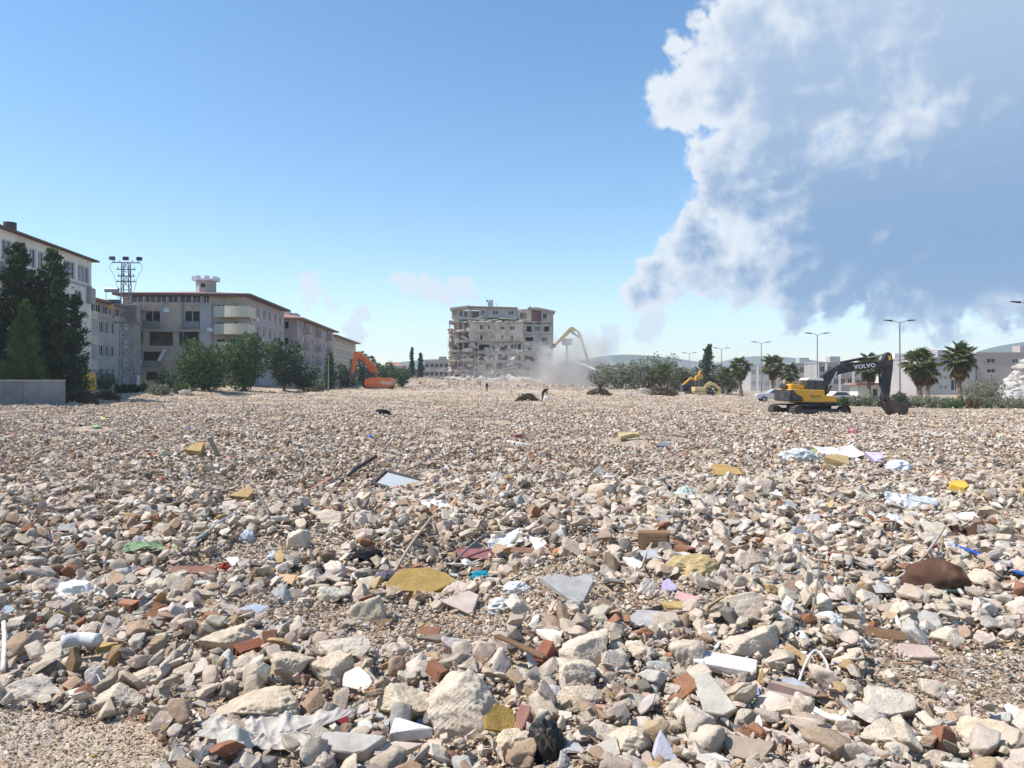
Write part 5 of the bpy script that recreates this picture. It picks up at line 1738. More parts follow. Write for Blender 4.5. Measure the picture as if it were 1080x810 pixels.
    for v in (2.0, 5.2, 8.4, 11.6):
        for k in range(6):
            s = 3.4 + k * 4.0
            wins.append((s, s + 1.5, v, v + 1.6, 'pane_dark', 2))
    facade(rt, (0, 0, 0), (0, 1, 0), L, H, wins, 'lilac_wall', name='street_wall')
    for k in range(3):
        part(rt, 'string_course', 'grey_wall', ((0.004, 3.1, 3.9 + 3.2 * k), (0.12, L, 4.2 + 3.2 * k)))
    b = MB()
    e = 1.2
    b.add([(-Wd - e, -e, H), (e, -e, H), (e, L + .4, H), (-Wd - e, L + .4, H), (-Wd / 2, 7, H + 1.15), (-Wd / 2, L - 7, H + 1.15)],
          [(0, 1, 4), (1, 2, 5, 4), (2, 3, 5), (3, 0, 4, 5)])
    b.build('roof', M['roof_tile'], rt)
    part(rt, 'eaves', 'roof_dark', ((-Wd - e, -e, H - 0.35), (e, L + .4, H - 0.004)))
    tx, tz = -Wd + U(212.5) - 0.4, V(304.5)
    b = MB()
    n = 8
    hexp = [(1.55 * math.cos(2 * math.pi * (i + .5) / n), 1.55 * math.sin(2 * math.pi * (i + .5) / n)) for i in range(n)]
    b.add([(tx + x, 4 + y, tz - .5) for x, y in hexp] + [(tx + x, 4 + y, tz + 1.6) for x, y in hexp], [tuple(range(n - 1, -1, -1)), tuple(range(n, 2 * n))] + [(i, (i + 1) % n, n + (i + 1) % n, n + i) for i in range(n)])
    tw = b.build('turret', M['pale_wall'], rt)
    b = MB()
    for i in range(n):
        x, y = hexp[i]
        b.box((tx + x * 1.12 - .33, 4 + y * 1.12 - .33, tz + 1.61), (tx + x * 1.12 + .33, 4 + y * 1.12 + .33, tz + 2.3))
    b.box((tx - 1.4, 2.6, tz + 1.605), (tx + 1.4, 5.4, tz + 1.9))
    b.build('parapet', M['letter'], tw)
    part(tw, 'opening_shade_plate', 'dark', ((tx - .35, 4 - 1.47, tz + .5), (tx + .3, 4 - 1.40, tz + 1.1)))  # dark plate on the solid turret wall, painting the shade of an opening
    r_ = np.random.default_rng(12)
    for k in range(9):                       # air conditioners on the street side and front
        s_, v_ = 2.0 + 4.0 * (k % 6) + r_.uniform(-.3, .3), 1.2 + 3.2 * int(r_.integers(0, 4))
        part(rt, 'air_conditioner', 'letter', ((0.13, s_, v_), (0.45, s_ + .85, v_ + .6)))
    for px_, py_ in ((214, 372), (220, 350), (176, 330), (148, 384)):
        part(rt, 'air_conditioner', 'letter', ((-Wd + U(px_), -.48, V(py_)), (-Wd + U(px_) + .85, -.17, V(py_) + .6)))
    for px_ in (152, 195, 226):
        part(rt, 'drainpipe', 'metal_grey', ((-Wd + U(px_), -.26, 0.5), (-Wd + U(px_) + .1, -.165, V(320))))
    # 4 and 5: the row going away down the street
    rows = [('apartment_block', 'pinkish apartment block with tiled roof, next along the street after the large one', 151.5, 43.0, 'pink_wall', 13.2, 1.9),
            ('apartment_block', 'cream apartment block at the far end of the left street', 198.5, 46.0, 'cream_wall', 12.6, 1.0)]
    for nm, lb, Dn, L, wm, H, proud in rows:
        s = (Dn - 121.0) / SU.y
        c = Vector((fr(258, D3), D3, 1.0)) + SU * s + Vector((proud, 0, 0))
        rt = street_building(nm, c, L, 12, H, lb)
        wins = []
        nb = int(L / 4.6)
        for fl in range(4):
            for k in range(nb):
                if k % 3 == 1 and wm == 'pink_wall':
                    wins.append((1.2 + k * 4.6, 4.2 + k * 4.6, 1.4 + fl * 3.2, 3.6 + fl * 3.2, 'pane_dark', 3))
                else:
                    wins.append((1.6 + k * 4.6, 3.2 + k * 4.6, 1.4 + fl * 3.2, 3.1 + fl * 3.2, 'pane_dark', 2))
        facade(rt, (0, 0, 0), (0, 1, 0), L, H, wins, wm)
        facade(rt, (-12, 0, 0), (1, 0, 0), 12, H, [(8.6, 10.4, 1.4 + 3.2 * k, 3 + 3.2 * k, 'pane_dark', 2) for k in range(4)], wm, name='end_wall')
        part(rt, 'back_wall', wm, ((-12, 0.3, 0), (-11.7, L, H)))
        part(rt, 'back_wall', wm, ((-11.69, L - .3, 0), (-.01, L - .01, H)))
        if wm == 'pink_wall':
            for fl in range(4):
                for k in range(1, nb, 3):
                    part(rt, 'balcony', 'lilac_wall', ((0.005, 0.9 + k * 4.6, 1.0 + fl * 3.2), (1.3, 4.6 + k * 4.6, 2.1 + fl * 3.2)))
        else:
            for fl in range(3):
                part(rt, 'string_course', 'pale_wall', ((0.005, 0.1, 3.9 + fl * 3.2), (0.1, L, 4.1 + fl * 3.2)))
        b = MB().add([(-13, -1, H), (1.5, -1, H), (1.5, L + 1, H), (-13, L + 1, H), (-6, 4, H + 1.7), (-6, L - 4, H + 1.7), (-13, -1, H - .3), (1.5, -1, H - .3), (1.5, L + 1, H - .3), (-13, L + 1, H - .3)],
                     [(0, 1, 4), (1, 2, 5, 4), (2, 3, 5), (3, 0, 4, 5), (6, 7, 1, 0), (7, 8, 2, 1), (8, 9, 3, 2), (9, 6, 0, 3), (9, 8, 7, 6)])
        b.build('roof', M['roof_tile'], rt)
        part(rt, 'roof_box', 'pale_wall', ((-8, L * .4, H + .5), (-5, L * .4 + 4, H + 2.6)))
        MB().tube([(-3, L * .3, H + 1.6), (-3, L * .3 + 2.4, H + 1.6)], 0.5, 12).build('roof_tank', M['tank'], rt)


left_buildings()


def demolished_tower():
    D = 230.0
    k = D / F / 7.7143                      # metres per pixel of the enlarged crop
    x0 = fr(460, D)
    X = lambda zx: zx * k                   # local x from the crop's left edge
    Zz = lambda zy: CAMZ + (HY - 310) * D / F - zy * k - 1.6
    rt = empty('demolished_tower', (x0, D, 1.6), 0, label='half demolished tall apartment tower with torn open floors in the dust', cat='building')
    r = np.random.default_rng(3)
    fl = [225, 308, 388, 468, 548, 628, 700]
    zf = [Zz(v) for v in fl]
    dep = 15.0
    xl, xr = X(112), X(945)
    # slabs with torn front edges
    for i, z in enumerate(zf):
        n = 26
        xs = np.linspace(xl + 0.02, xr - 0.02, n)
        fy = np.where(xs < X(265), r.uniform(-0.8, 1.6, n), r.uniform(-0.2, 0.25, n))
        b = MB()
        for j in range(n - 1):
            b.add([(xs[j], fy[j], z - .3), (xs[j + 1], fy[j + 1], z - .3), (xs[j + 1], dep, z - .3), (xs[j], dep, z - .3),
                   (xs[j], fy[j], z), (xs[j + 1], fy[j + 1], z), (xs[j + 1], dep, z), (xs[j], dep, z)],
                  [(0, 3, 2, 1), (4, 5, 6, 7), (0, 1, 5, 4), (2, 3, 7, 6)])
        b.build('floor_slab', M['raw_concrete'], rt)
    # columns at the torn corner and across the front
    for zx in (120, 168, 214, 305, 335, 450, 580, 650, 712, 790, 860):
        zt = zf[0] if zx > 150 else zf[1]
        part(rt, 'column', 'raw_concrete', ((X(zx), 0.5, -2), (X(zx) + 0.5, 1.0, zt)))
    part(rt, 'back_wall', 'ruin_grey', ((xl + .05, dep + 0.01, -2), (xr - .05, dep + .3, Zz(118))))
    part(rt, 'attic_inner_wall', 'ruin_wall', ((X(130), 4.5, zf[0] + .01), (X(940), 4.8, Zz(128))))
    part(rt, 'attic_floor', 'raw_concrete', ((X(125), 0.9, zf[0] + .02), (X(940), dep - .02, zf[0] + .2)))
    part(rt, 'side_wall', 'ruin_grey', ((xr - .01, 0.3, -2), (xr + .3, dep, Zz(150))))
    part(rt, 'side_wall', 'ruin_wall', ((xl - .3, 1.8, -2), (xl - .01, dep, zf[1])))

    def panel(zx0, zx1, zy0, zy1, mt, wins=(), y=0.0, name='wall_panel'):
        w, h = X(zx1) - X(zx0), Zz(zy0) - Zz(zy1)
        ws = [((a - zx0) * k, (b_ - zx0) * k, (zy1 - d) * k, (zy1 - c) * k, kd, m_) for a, b_, c, d, kd, m_ in wins]
        return facade(rt, (X(zx0), y, Zz(zy1)), (1, 0, 0), w, h, ws, mt, depth=0.25, name=name)
    H_ = 'hole'
    # attic storey
    panel(125, 275, 112, 205, 'ruin_grey', [(140, 165, 130, 170, H_, 1), (185, 212, 130, 185, 'pane_dark', 1), (225, 255, 130, 185, H_, 1)], 0.8)
    panel(278, 415, 108, 200, 'pink_wall', [(290, 345, 130, 192, H_, 1), (362, 395, 128, 165, 'pane_dark', 2)], 1.6)
    panel(418, 665, 112, 190, 'pale_wall', [(458, 505, 130, 165, 'pane_dark', 2), (585, 632, 132, 168, 'pane_dark', 2)], 1.6)
    panel(668, 775, 122, 215, 'ruin_wall', [(680, 740, 148, 195, H_, 1)], 1.2)
    panel(778, 852, 150, 240, 'maroon_wall', [], 0.9)
    panel(855, 945, 132, 240, 'ruin_grey', [(870, 900, 160, 200, H_, 1)], 0.3)
    # main facade
    panel(265, 712, 232, 385, 'ruin_wall', [(358, 376, 255, 298, H_, 1), (420, 436, 258, 292, 'pane_dark', 1), (522, 556, 262, 292, 'pane_dark', 2), (598, 642, 262, 294, 'pane_dark', 2),
                                           (360, 377, 336, 374, H_, 1), (532, 548, 335, 378, 'pane_dark', 1), (604, 628, 338, 378, 'pane_dark', 2)], -0.35)
    panel(715, 945, 245, 330, 'ruin_grey', [(735, 775, 262, 310, H_, 1), (800, 850, 262, 300, 'pane_dark', 2), (880, 920, 265, 305, H_, 1)], -0.05)
    panel(715, 945, 333, 700, 'ruin_grey', [(728, 790, 352, 384, H_, 1), (742, 770, 440, 462, H_, 1), (716, 800, 500, 548, H_, 1), (716, 760, 590, 690, H_, 1), (800, 880, 610, 650, H_, 1), (860, 900, 352, 388, 'pane_dark', 2), (905, 935, 480, 520, H_, 1)], -0.10)
    # left torn wing: coloured inner walls of former rooms
    panel(112, 265, 232, 308, 'salmon_wall', [(112.5, 150, 240, 285, H_, 1)], 2.6, 'inner_wall')
    panel(150, 300, 312, 390, 'pink_wall', [(214, 298, 338, 388, H_, 1)], 1.9, 'inner_wall')
    panel(155, 300, 394, 466, 'maroon_wall', [(230, 270, 450, 465, H_, 1)], 1.7, 'inner_wall')
    panel(150, 330, 470, 546, 'ruin_wall', [(214, 302, 494, 544, H_, 1)], 1.2, 'inner_wall')
    panel(150, 330, 550, 626, 'ruin_grey', [(212, 302, 573, 616, H_, 1)], 1.2, 'inner_wall')
    panel(150, 330, 632, 700, 'maroon_wall', [], 1.6, 'inner_wall')
    for j, (a, c) in enumerate(((312, 388), (392, 466), (470, 546), (550, 626))):
        panel(112, 150, a, c, 'ruin_wall' if j % 2 else 'pink_wall', [(122, 138, a + 18, c - 22, H_, 1)], 1.4, 'inner_wall')
    # lower middle bays
    panel(335, 585, 392, 466, 'ruin_grey', [(342, 435, 412, 458, H_, 1), (455, 575, 414, 456, H_, 1)], 0.05)
    panel(588, 712, 392, 466, 'ruin_wall', [(606, 626, 412, 444, 'hole', 1), (640, 690, 410, 460, H_, 1)], 0.25)
    panel(335, 712, 472, 546, 'ruin_wall', [(345, 400, 488, 538, H_, 1), (430, 475, 490, 536, 'pane_dark', 2), (505, 580, 486, 538, H_, 1), (600, 690, 490, 540, H_, 1)], 0.15)
    panel(335, 550, 552, 626, 'ruin_grey', [(345, 385, 560, 600, H_, 1), (405, 470, 568, 615, H_, 1), (490, 540, 560, 612, H_, 1)], 0.1)
    panel(335, 550, 632, 700, 'ruin_wall', [(335.5, 380, 645, 680, H_, 1), (420, 470, 650, 690, H_, 1), (490, 530, 645, 690, H_, 1)], 0.1)
    panel(553, 712, 552, 700, 'ruin_grey', [(565, 690, 570, 612, H_, 1), (560, 640, 632, 690, H_, 1)], 0.9)
    # partitions inside
    for zx in (215, 300, 420, 500, 585, 660):
        part(rt, 'partition', 'ruin_wall', ((X(zx), 2.8, -1), (X(zx) + .2, dep - .02, zf[1])))
    # balcony parapets, half of them broken
    for a, b_, zy in ((215, 300, 468), (215, 300, 548), (445, 575, 388), (300, 440, 312)):
        part(rt, 'balcony', 'ruin_wall', ((X(a), -1.0, Zz(zy)), (X(b_), -0.36, Zz(zy) + 0.9)))
    # roof remains
    b = MB()
    b.prism([(X(112), Zz(112)), (X(275), Zz(92)), (X(275), Zz(104)), (X(112), Zz(132))], -0.2, 9)
    b.build('roof_slab', M['ruin_grey'], rt)
    b = MB()
    b.prism([(X(280), Zz(96)), (X(665), Zz(106)), (X(665), Zz(112)), (X(280), Zz(104))], 0.6, 12)
    b.build('roof_slab', M['ruin_grey'], rt)
    b = MB()
    b.prism([(X(745), Zz(112)), (X(820), Zz(110)), (X(972), Zz(138)), (X(970), Zz(150)), (X(760), Zz(122))], -0.4, 13)
    b.build('roof_slab', M['ruin_grey'], rt)
    part(rt, 'chimney', 'pale_wall', ((X(418), 3, Zz(110)), (X(460), 4.6, Zz(55))))
    for zx in (410, 432, 452):
        part(rt, 'chimney_pot', 'ruin_grey', ((X(zx) - .2, 3.2, Zz(54.5)), (X(zx) + .35, 4.3, Zz(38))))
    MB().tube([(X(490), 4, Zz(110)), (X(492), 4, Zz(66)), (X(470), 4, Zz(64))], 0.06, 5).build('pipe', M['metal_grey'], rt)
    MB().tube([(X(760), 2, Zz(125)), (X(768), 2, Zz(95))], 0.18, 5).build('pipe', M['iron'], rt)
    part(rt, 'roof_post', 'metal_dark', ((X(290), 2, Zz(108)), (X(303), 2.6, Zz(90))))
    # broken edges, rubble on ledges, hanging lumps
    rk = [mesh_np('ledge_rubble', *[q for q in rock_shape(70 + i, 3, 10, 12, 0.08)], [M['rock']], False) for i in range(6)]
    spots = []
    for _ in range(46):
        spots.append((r.uniform(275, 712), 226, r.uniform(0.35, 0.9), -0.1))
    for _ in range(70):
        i = int(r.integers(1, 7))
        spots.append((r.uniform(108, 265), fl[i] - 4, r.uniform(0.3, 1.0), r.uniform(-0.6, 1.0)))
    for _ in range(60):
        i = int(r.integers(2, 7))
        spots.append((r.uniform(335, 720), fl[i] - 4, r.uniform(0.25, 0.7), r.uniform(-0.3, 0.4)))
    for _ in range(40):
        spots.append((r.uniform(104, 122), r.uniform(230, 690), r.uniform(0.3, 0.9), r.uniform(0, 1.5)))
    for _ in range(80):
        spots.append((r.uniform(90, 960), r.uniform(690, 715), r.uniform(0.6, 1.9), r.uniform(-4, 0.2)))
    for zx, zy, s, y in spots:
        o = bpy.data.objects.new('ledge_rubble', rk[int(r.integers(0, 6))])
        o.location = (X(zx), y, Zz(zy))
        o.scale = (s * r.uniform(.6, 1.3), s * .6, s * r.uniform(.25, .6))
        o.rotation_euler = tuple(r.uniform(-.5, .5, 3))
        o.color = (*jitter((0.46, 0.40, 0.33) if r.random() < .75 else (0.62, 0.58, 0.52), r, .15), 1)
        link(o, rt)
    # white ledge of broken slab ends under the attic
    for a, b_, zy, t in ((270, 400, 205, 6), (410, 500, 212, -5), (510, 650, 200, 4), (655, 770, 215, -6), (330, 380, 190, -12), (630, 660, 190, 25)):
        M4 = Matrix.Translation((X((a + b_) / 2), -0.2, Zz(zy))) @ Matrix.Rotation(R(t), 4, 'Y')
        w = X(b_) - X(a)
        MB().box((-w / 2, -.25, -.16), (w / 2, .5, .16), M4).build('broken_slab', M['cream_wall'], rt)
    # torn wall fragments clinging to the front, at all angles
    for i in range(95):
        zx = r.uniform(112, 330) if i % 2 else r.uniform(330, 760)
        zy = r.uniform(215, 690) if zx < 330 else r.uniform(395, 690)
        M4 = Matrix.Translation((X(zx), r.uniform(-.5, .3), Zz(zy))) @ Euler((r.uniform(-.5, .5), r.uniform(-.7, .7), r.uniform(-.4, .4))).to_matrix().to_4x4()
        w, h = r.uniform(.3, 1.5), r.uniform(.2, .9)
        MB().prism([(-w, -h * r.uniform(.3, 1)), (w * r.uniform(.2, .8), -h), (w, h * r.uniform(-.3, .6)), (w * r.uniform(-.2, .4), h), (-w * r.uniform(.5, 1), h * r.uniform(.1, .8))], -.12, .12, M4).build('wall_fragment', M[['ruin_wall', 'ruin_grey', 'raw_concrete', 'cream_wall', 'salmon_wall', 'ruin_wall', 'pink_wall'][int(r.integers(0, 7))]], rt)
    # dangling bars at the torn corner
    for i in range(16):
        zx, zy = r.uniform(102, 150), r.uniform(200, 600)
        p = Vector((X(zx), r.uniform(-.4, .8), Zz(zy)))
        MB().tube([p, p + Vector((r.uniform(-.7, .2), -.3, -r.uniform(.4, 1.8))), p + Vector((r.uniform(-.9, .2), -.4, -r.uniform(1.5, 3.2)))], 0.05, 4).build('bent_bar', M['iron'], rt)
    # collapsed slabs leaning at the lower right of the front
    for a, zy, t, w in ((640, 640, 35, 90), (600, 600, -12, 120), (690, 560, 18, 80), (760, 500, 22, 120), (660, 690, -30, 70)):
        M4 = Matrix.Translation((X(a), -0.7, Zz(zy))) @ Matrix.Rotation(R(t), 4, 'Y')
        MB().box((-X(w) / 2, -.4, -.15), (X(w) / 2, 1.0, .15), M4).build('collapsed_slab', M['raw_concrete'], rt)


demolished_tower()


def front_block(name, px0, px1, ytop, D, label, wm, rows, cols, depth=11, ybase=None, roof=None, pm='pane_dark', upper=None, wv=1.5, ww=1.4, step=3.0, vtop=0.7, extras=()):
    x0, x1 = fr(px0, D), fr(px1, D)
    zb = -1.2
    H = CAMZ + (HY - ytop) / F * D - zb
    rt = empty(name, (x0, D, zb), 0, label=label, cat='building')
    W = x1 - x0
    wins = []
    for i in range(rows):
        v1 = H - vtop - i * step
        if v1 - wv < 0.3:
            break
        for j in range(cols):
            u = W * (j + 0.5) / cols
            wins.append((u - ww / 2, u + ww / 2, v1 - wv, v1, pm, 2))
    wins += [((a - px0) * D / F, (b_ - px0) * D / F, CAMZ + (HY - d) / F * D - zb, CAMZ + (HY - c) / F * D - zb, pm, 2) for a, b_, c, d in extras]
    facade(rt, (0, 0, 0), (1, 0, 0), W, H, wins, wm)
    part(rt, 'side_wall', wm, ((0, 0.25, 0), (0.25, depth, H)))
    part(rt, 'side_wall', wm, ((W - .25, 0.25, 0), (W, depth, H)))
    part(rt, 'back_wall', wm, ((0.26, depth - .25, 0), (W - .26, depth - .01, H)))
    if upper:
        part(rt, 'upper_band', upper, ((0.01, -0.06, H - 3.4), (W - 0.01, -0.003, H - 3.1)))
    if roof == 'tile':
        e = 0.5
        MB().add([(-e, -e, H), (W + e, -e, H), (W + e, depth + e, H), (-e, depth + e, H), (W * .3, depth / 2, H + 1.6), (W * .7, depth / 2, H + 1.6)],
                 [(0, 1, 5, 4), (1, 2, 5), (2, 3, 4, 5), (3, 0, 4), (3, 2, 1, 0)]).build('roof', M['roof_tile'], rt)
    else:
        part(rt, 'roof', 'pale_wall', ((-0.15, -0.15, H + 0.002), (W + 0.15, depth + .15, H + 0.3)))
        part(rt, 'roof_box', wm, ((W * .55, depth * .4, H + .31), (W * .55 + 2.6, depth * .4 + 2.5, H + 1.8)))
    return rt, W, H


def right_buildings():
    front_block('apartment_block', 1030, 1150, 373, 150, 'grey-beige flat-roofed block behind the rightmost bush', 'pink_wall', 0, 1, 14,
                extras=((1041, 1050, 377.5, 383), (1041, 1050, 388.5, 393.5), (1068, 1074, 378, 383), (1068, 1074, 388.5, 394), (1100, 1110, 377, 383)))
    front_block('apartment_block', 972, 1029, 378, 148, 'pale block with small paired windows behind the two tall palms', 'pale_wall', 0, 1, 12,
                extras=((991, 994, 397, 399.5), (996, 999, 397, 399.5), (991, 994, 407, 410), (996, 999, 407, 410), (991, 994, 417, 420), (996, 999, 417, 420), (1003, 1011, 400, 412), (1003, 1010, 417, 422)))
    front_block('tiled_house', 978, 1004, 376, 165, 'house with a red tiled roof behind the tall palms', 'pink_wall', 1, 3, 8, roof='tile', wv=1.0, ww=1.0)
    specs = [(792, 834, 386, 195, 'pale_wall', 'pale four-storey block behind the left palms', 4, 6), (836, 862, 384, 200, 'grey_wall', 'darker grey block left of the excavator boom foot', 4, 4),
             (864, 900, 383, 190, 'pale_wall', 'pale block with white columns seen under the excavator boom', 4, 5), (902, 930, 385, 196, 'lilac_wall', 'lilac-grey block behind the single palm at the boom', 4, 4),
             (932, 972, 380, 185, 'white_wall', 'whitish block left of the two tall palms', 4, 5), (760, 790, 396, 230, 'cream_wall', 'low cream block far behind the left palms', 3, 5)]
    for a, b_, yt, D, wm_, lb, rw, cl in specs:
        rt, W, H = front_block('apartment_block', a, b_, yt, D, lb, wm_, rw, cl, 12, wv=1.6, ww=1.2)
        for k in range(1, rw):
            part(rt, 'string_course', 'pale_wall', ((0.02, -0.10, H - 0.35 - k * 3.0), (W - .02, -0.004, H - 0.15 - k * 3.0)))
        if wm_ == 'pale_wall':
            for j in range(0, cl, 2):
                u = W * (j + 1) / cl
                part(rt, 'pilaster', 'white_wall', ((u - .25, -.25, 0.02), (u + .25, -.105, H - .02)))
    # far left of the tower
    front_block('apartment_block', 448, 473, 381, 275, 'dusty low block just left of the demolished tower', 'ruin_grey', 3, 5, 10, wv=1.6, ww=1.4)
    front_block('apartment_block', 424, 454, 390, 290, 'purple block far behind the orange excavator', 'purple_wall', 2, 8, 10, wv=1.6, ww=1.2)
    front_block('apartment_block', 612, 642, 382, 285, 'dusty grey block fading in the dust right of the tower', 'ruin_grey', 3, 5, 10)
    front_block('apartment_block', 402, 424, 386, 300, 'pale low block above the orange excavator', 'pale_wall', 2, 5, 10, roof='tile')
    # kiosk behind the excavator
    p = on(917, 96)
    rt = empty('kiosk', (p.x, p.y, p.z), 0, label='small white kiosk with a brown flat roof between boom and bucket', cat='kiosk')
    facade(rt, (-1.3, 0, 0), (1, 0, 0), 3.0, 2.3, [(1.7, 2.4, .1, 1.9, 'pane_dark', 1)], 'white_wall')
    part(rt, 'side_wall', 'white_wall', ((-1.3, .25, 0), (-1.1, 2.6, 2.3)), ((1.5, .25, 0), (1.7, 2.6, 2.3)), ((-1.09, 2.4, 0), (1.49, 2.6, 2.3)))
    part(rt, 'roof', 'roof_tile', ((-1.9, -.6, 2.302), (2.4, 3.1, 2.55)))


right_buildings()

# wall on the left
p = on(20, 62)
rt = empty('boundary_wall', (fr(-70, 62), 62, 0.0), 0, label='low grey rendered wall at the left edge below the conifers', cat='wall')
wl = fr(66, 62) - fr(-70, 62)
MB().box((0, 0, -0.8), (wl, 0.3, 1.95)).build('wall_body', M['wallblock'], rt)
MB().box((-0.05, -0.05, 1.952), (wl + .05, 0.35, 2.06)).build('coping', M['raw_concrete'], rt)
for k in range(4):
    MB().box((k * wl / 3.02, -0.06, -0.8), (k * wl / 3.02 + 0.3, -0.002, 1.94)).build('pier', M['wallblock'], rt)

# ------------------------------------------------------------------ vegetation
def leaf_mesh(name, c, d, size, mats, r, aspect=0.55, up=0.3, mi=None):
    """small bent leaf faces at centres c, pointing along d"""
    n = len(c)
    d = d / (np.linalg.norm(d, axis=1, keepdims=True) + 1e-9)
    s = np.cross(d, r.normal(size=(n, 3)))
    s /= np.linalg.norm(s, axis=1, keepdims=True) + 1e-9
    L = (size * r.uniform(0.6, 1.3, n))[:, None]
    w = L * aspect
    v = np.stack([c - d * L * .5, c + s * w * .5, c + d * L * .5, c - s * w * .5], 1).reshape(-1, 3)
    f = np.arange(4 * n).reshape(n, 4)
    me = mesh_np(name, v, f, mats)
    if mi is not None:
        me.polygons.foreach_set('material_index', mi.astype(np.int32))
    return me


def crown_points(r, lobes, n):
    """points in clumps near the outside of overlapping lobes (x, y, z, radius, squash)"""
    P, Dv = [], []
    wts = np.array([l[3] ** 2 for l in lobes])
    k = r.choice(len(lobes), n, p=wts / wts.sum())
    q = r.normal(size=(n, 3))
    q /= np.linalg.norm(q, axis=1, keepdims=True)
    rad = 1 - 0.45 * r.random(n) ** 1.6
    bump = 1 + 0.22 * np.sin(q[:, 0] * 7 + k) * np.sin(q[:, 1] * 6 + k * 2) + 0.15 * np.sin(q[:, 2] * 11 + k)
    L = np.array(lobes)[k]
    p = L[:, :3] + q * (L[:, 3] * rad * bump)[:, None] * np.stack([np.ones(n), np.ones(n), L[:, 4]], 1)
    return p, q


def broad_tree(name, px, D, w_px, ytop, label, mt='leaf_mid', seed=1, n=2600, base=None, leaf=0.34, trunk=True, cat='tree', group=None, lean=0.0):
    r = np.random.default_rng(seed)
    p = on(px, D)
    H = CAMZ + (HY - ytop) / F * D - p.z
    W = w_px / F * D
    rt = empty(name, p - Vector((0, 0, .1)), r.uniform(0, 6), label=label, cat=cat, group=group)
    th = H * (0.10 if trunk else 0.03)
    lobes = []
    m = 11
    for i in range(m):
        t = i / (m - 1)
        z = th + (H - th) * (0.12 + 0.72 * t)
        spread = W * 0.5 * math.sin(math.pi * (0.18 + 0.74 * (1 - t) ** 0.9)) * 0.75
        a = i * 2.4 + r.uniform(-.4, .4)
        rr = W * r.uniform(0.20, 0.31) * (1 - 0.35 * t)
        lobes.append((math.cos(a) * spread, math.sin(a) * spread, z, rr, r.uniform(0.7, 1.0)))
    lobes.append((0, 0, th + (H - th) * .45, W * .33, (H - th) / W * .9))
    c, q = crown_points(r, lobes, n)
    c[:, 2] = np.maximum(c[:, 2], 0.15)
    dd = q + r.normal(size=q.shape) * 0.8
    o = bpy.data.objects.new('crown', leaf_mesh('crown', c, dd, leaf, [M[mt]], r))
    link(o, rt)
    b = MB()
    tr = max(0.06, W * 0.035)
    b.tube([(0, 0, 0), (tr * .4, 0, th * .6), (0, tr, th * 1.5), (0, 0, H * .7)], [tr * 1.2, tr, tr * .75, tr * .2], 8)
    for l in lobes[:7]:
        b.tube([(0, 0, th * r.uniform(.5, 1.2)), (l[0] * .5, l[1] * .5, l[2] * .75), (l[0], l[1], l[2])], [tr * .55, tr * .35, tr * .12], 5)
    b.build('trunk', M['bark'], rt)
    return rt


def conifer(name, px, D, w_px, ytop, label, mt='leaf_dark', seed=1, n=6000, leaf=0.30, lean=0.0, power=0.75, ragged=0.35, low=0.06, tops=((0, 0, 1.0, 1.0),), group=None):
    r = np.random.default_rng(seed)
    p = on(px, D)
    H = CAMZ + (HY - ytop) / F * D - p.z
    W = w_px / F * D
    rt = empty(name, p - Vector((0, 0, .1)), r.uniform(0, 6) if not lean else 0, label=label, cat='tree', group=group)
    C, Q = [], []
    b = MB()
    for ox, oy, hs, ws in tops:
        h, w = H * hs, W * ws
        nb = int(70 * max(hs, .5))
        per = int(n * ws * hs / nb / max(1, len(tops) * .7))
        b.tube([(ox * W, oy * W, 0), (ox * W + lean * h * .5, oy * W, h * .5), (ox * W + lean * h, oy * W, h * .98)], [w * .045 + .05, w * .03 + .03, .02], 7)
        for i in range(nb):
            t = (i + r.random()) / nb
            z0 = h * (low + (1 - low) * t)
            a = i * 2.399 + r.uniform(-.3, .3)
            rad = w * .5 * (1 - t) ** power * r.uniform(1 - ragged, 1.08) + 0.08
            if t < 0.12:
                rad *= 0.6 + 3 * t
            rise = r.uniform(0.05, 0.5) * rad
            s = r.random(per) ** 0.6
            cx = ox * W + lean * z0 + math.cos(a) * rad * s + r.normal(0, .13 * rad + .05, per)
            cy = oy * W + math.sin(a) * rad * s + r.normal(0, .13 * rad + .05, per)
            cz = z0 + rise * s ** 1.5 + r.normal(0, .10 * rad + .06, per)
            C.append(np.stack([cx, cy, cz], 1))
            Q.append(np.stack([np.full(per, math.cos(a)), np.full(per, math.sin(a)), np.full(per, .7)], 1) + r.normal(size=(per, 3)) * .6)
            if i % 3 == 0:
                b.tube([(ox * W + lean * z0, oy * W, z0), (ox * W + lean * z0 + math.cos(a) * rad * .8, oy * W + math.sin(a) * rad * .8, z0 + rise * .7)], [.05, .015], 4)
    c, q = np.vstack(C), np.vstack(Q)
    c[:, 2] = np.maximum(c[:, 2], .1)
    link(bpy.data.objects.new('crown', leaf_mesh('crown', c, q, leaf, [M[mt]], r, 0.4)), rt)
    b.build('trunk', M['bark'], rt)
    return rt


def frond_mesh(r, mt, L=1.7):
    """fan palm leaf: stalk and a pleated fan of pointed blades, along +x"""
    b = MB()
    b.tube([(0, 0, 0), (L * .3, 0, .10), (L * .52, 0, .12)], [.025, .02, .012], 4)
    c = Vector((L * .5, 0, .12))
    nb = 13
    for i in range(nb):
        a = R(-105 + 210 * i / (nb - 1))
        ln = L * .58 * (1 - .25 * abs(a) / 2)
        d = Vector((math.cos(a), math.sin(a), 0))
        sd = Vector((-math.sin(a), math.cos(a), 0))
        w = ln * .115
        m_ = c + d * ln * .55 + Vector((0, 0, .03))
        tip = c + d * ln + Vector((0, 0, -.18 * ln - r.uniform(0, .2) * ln))
        b.add([c, m_ - sd * w, tip, m_ + sd * w], [(0, 1, 2), (0, 2, 3)])
    return b.mesh('frond', M[mt])


_fr = {}


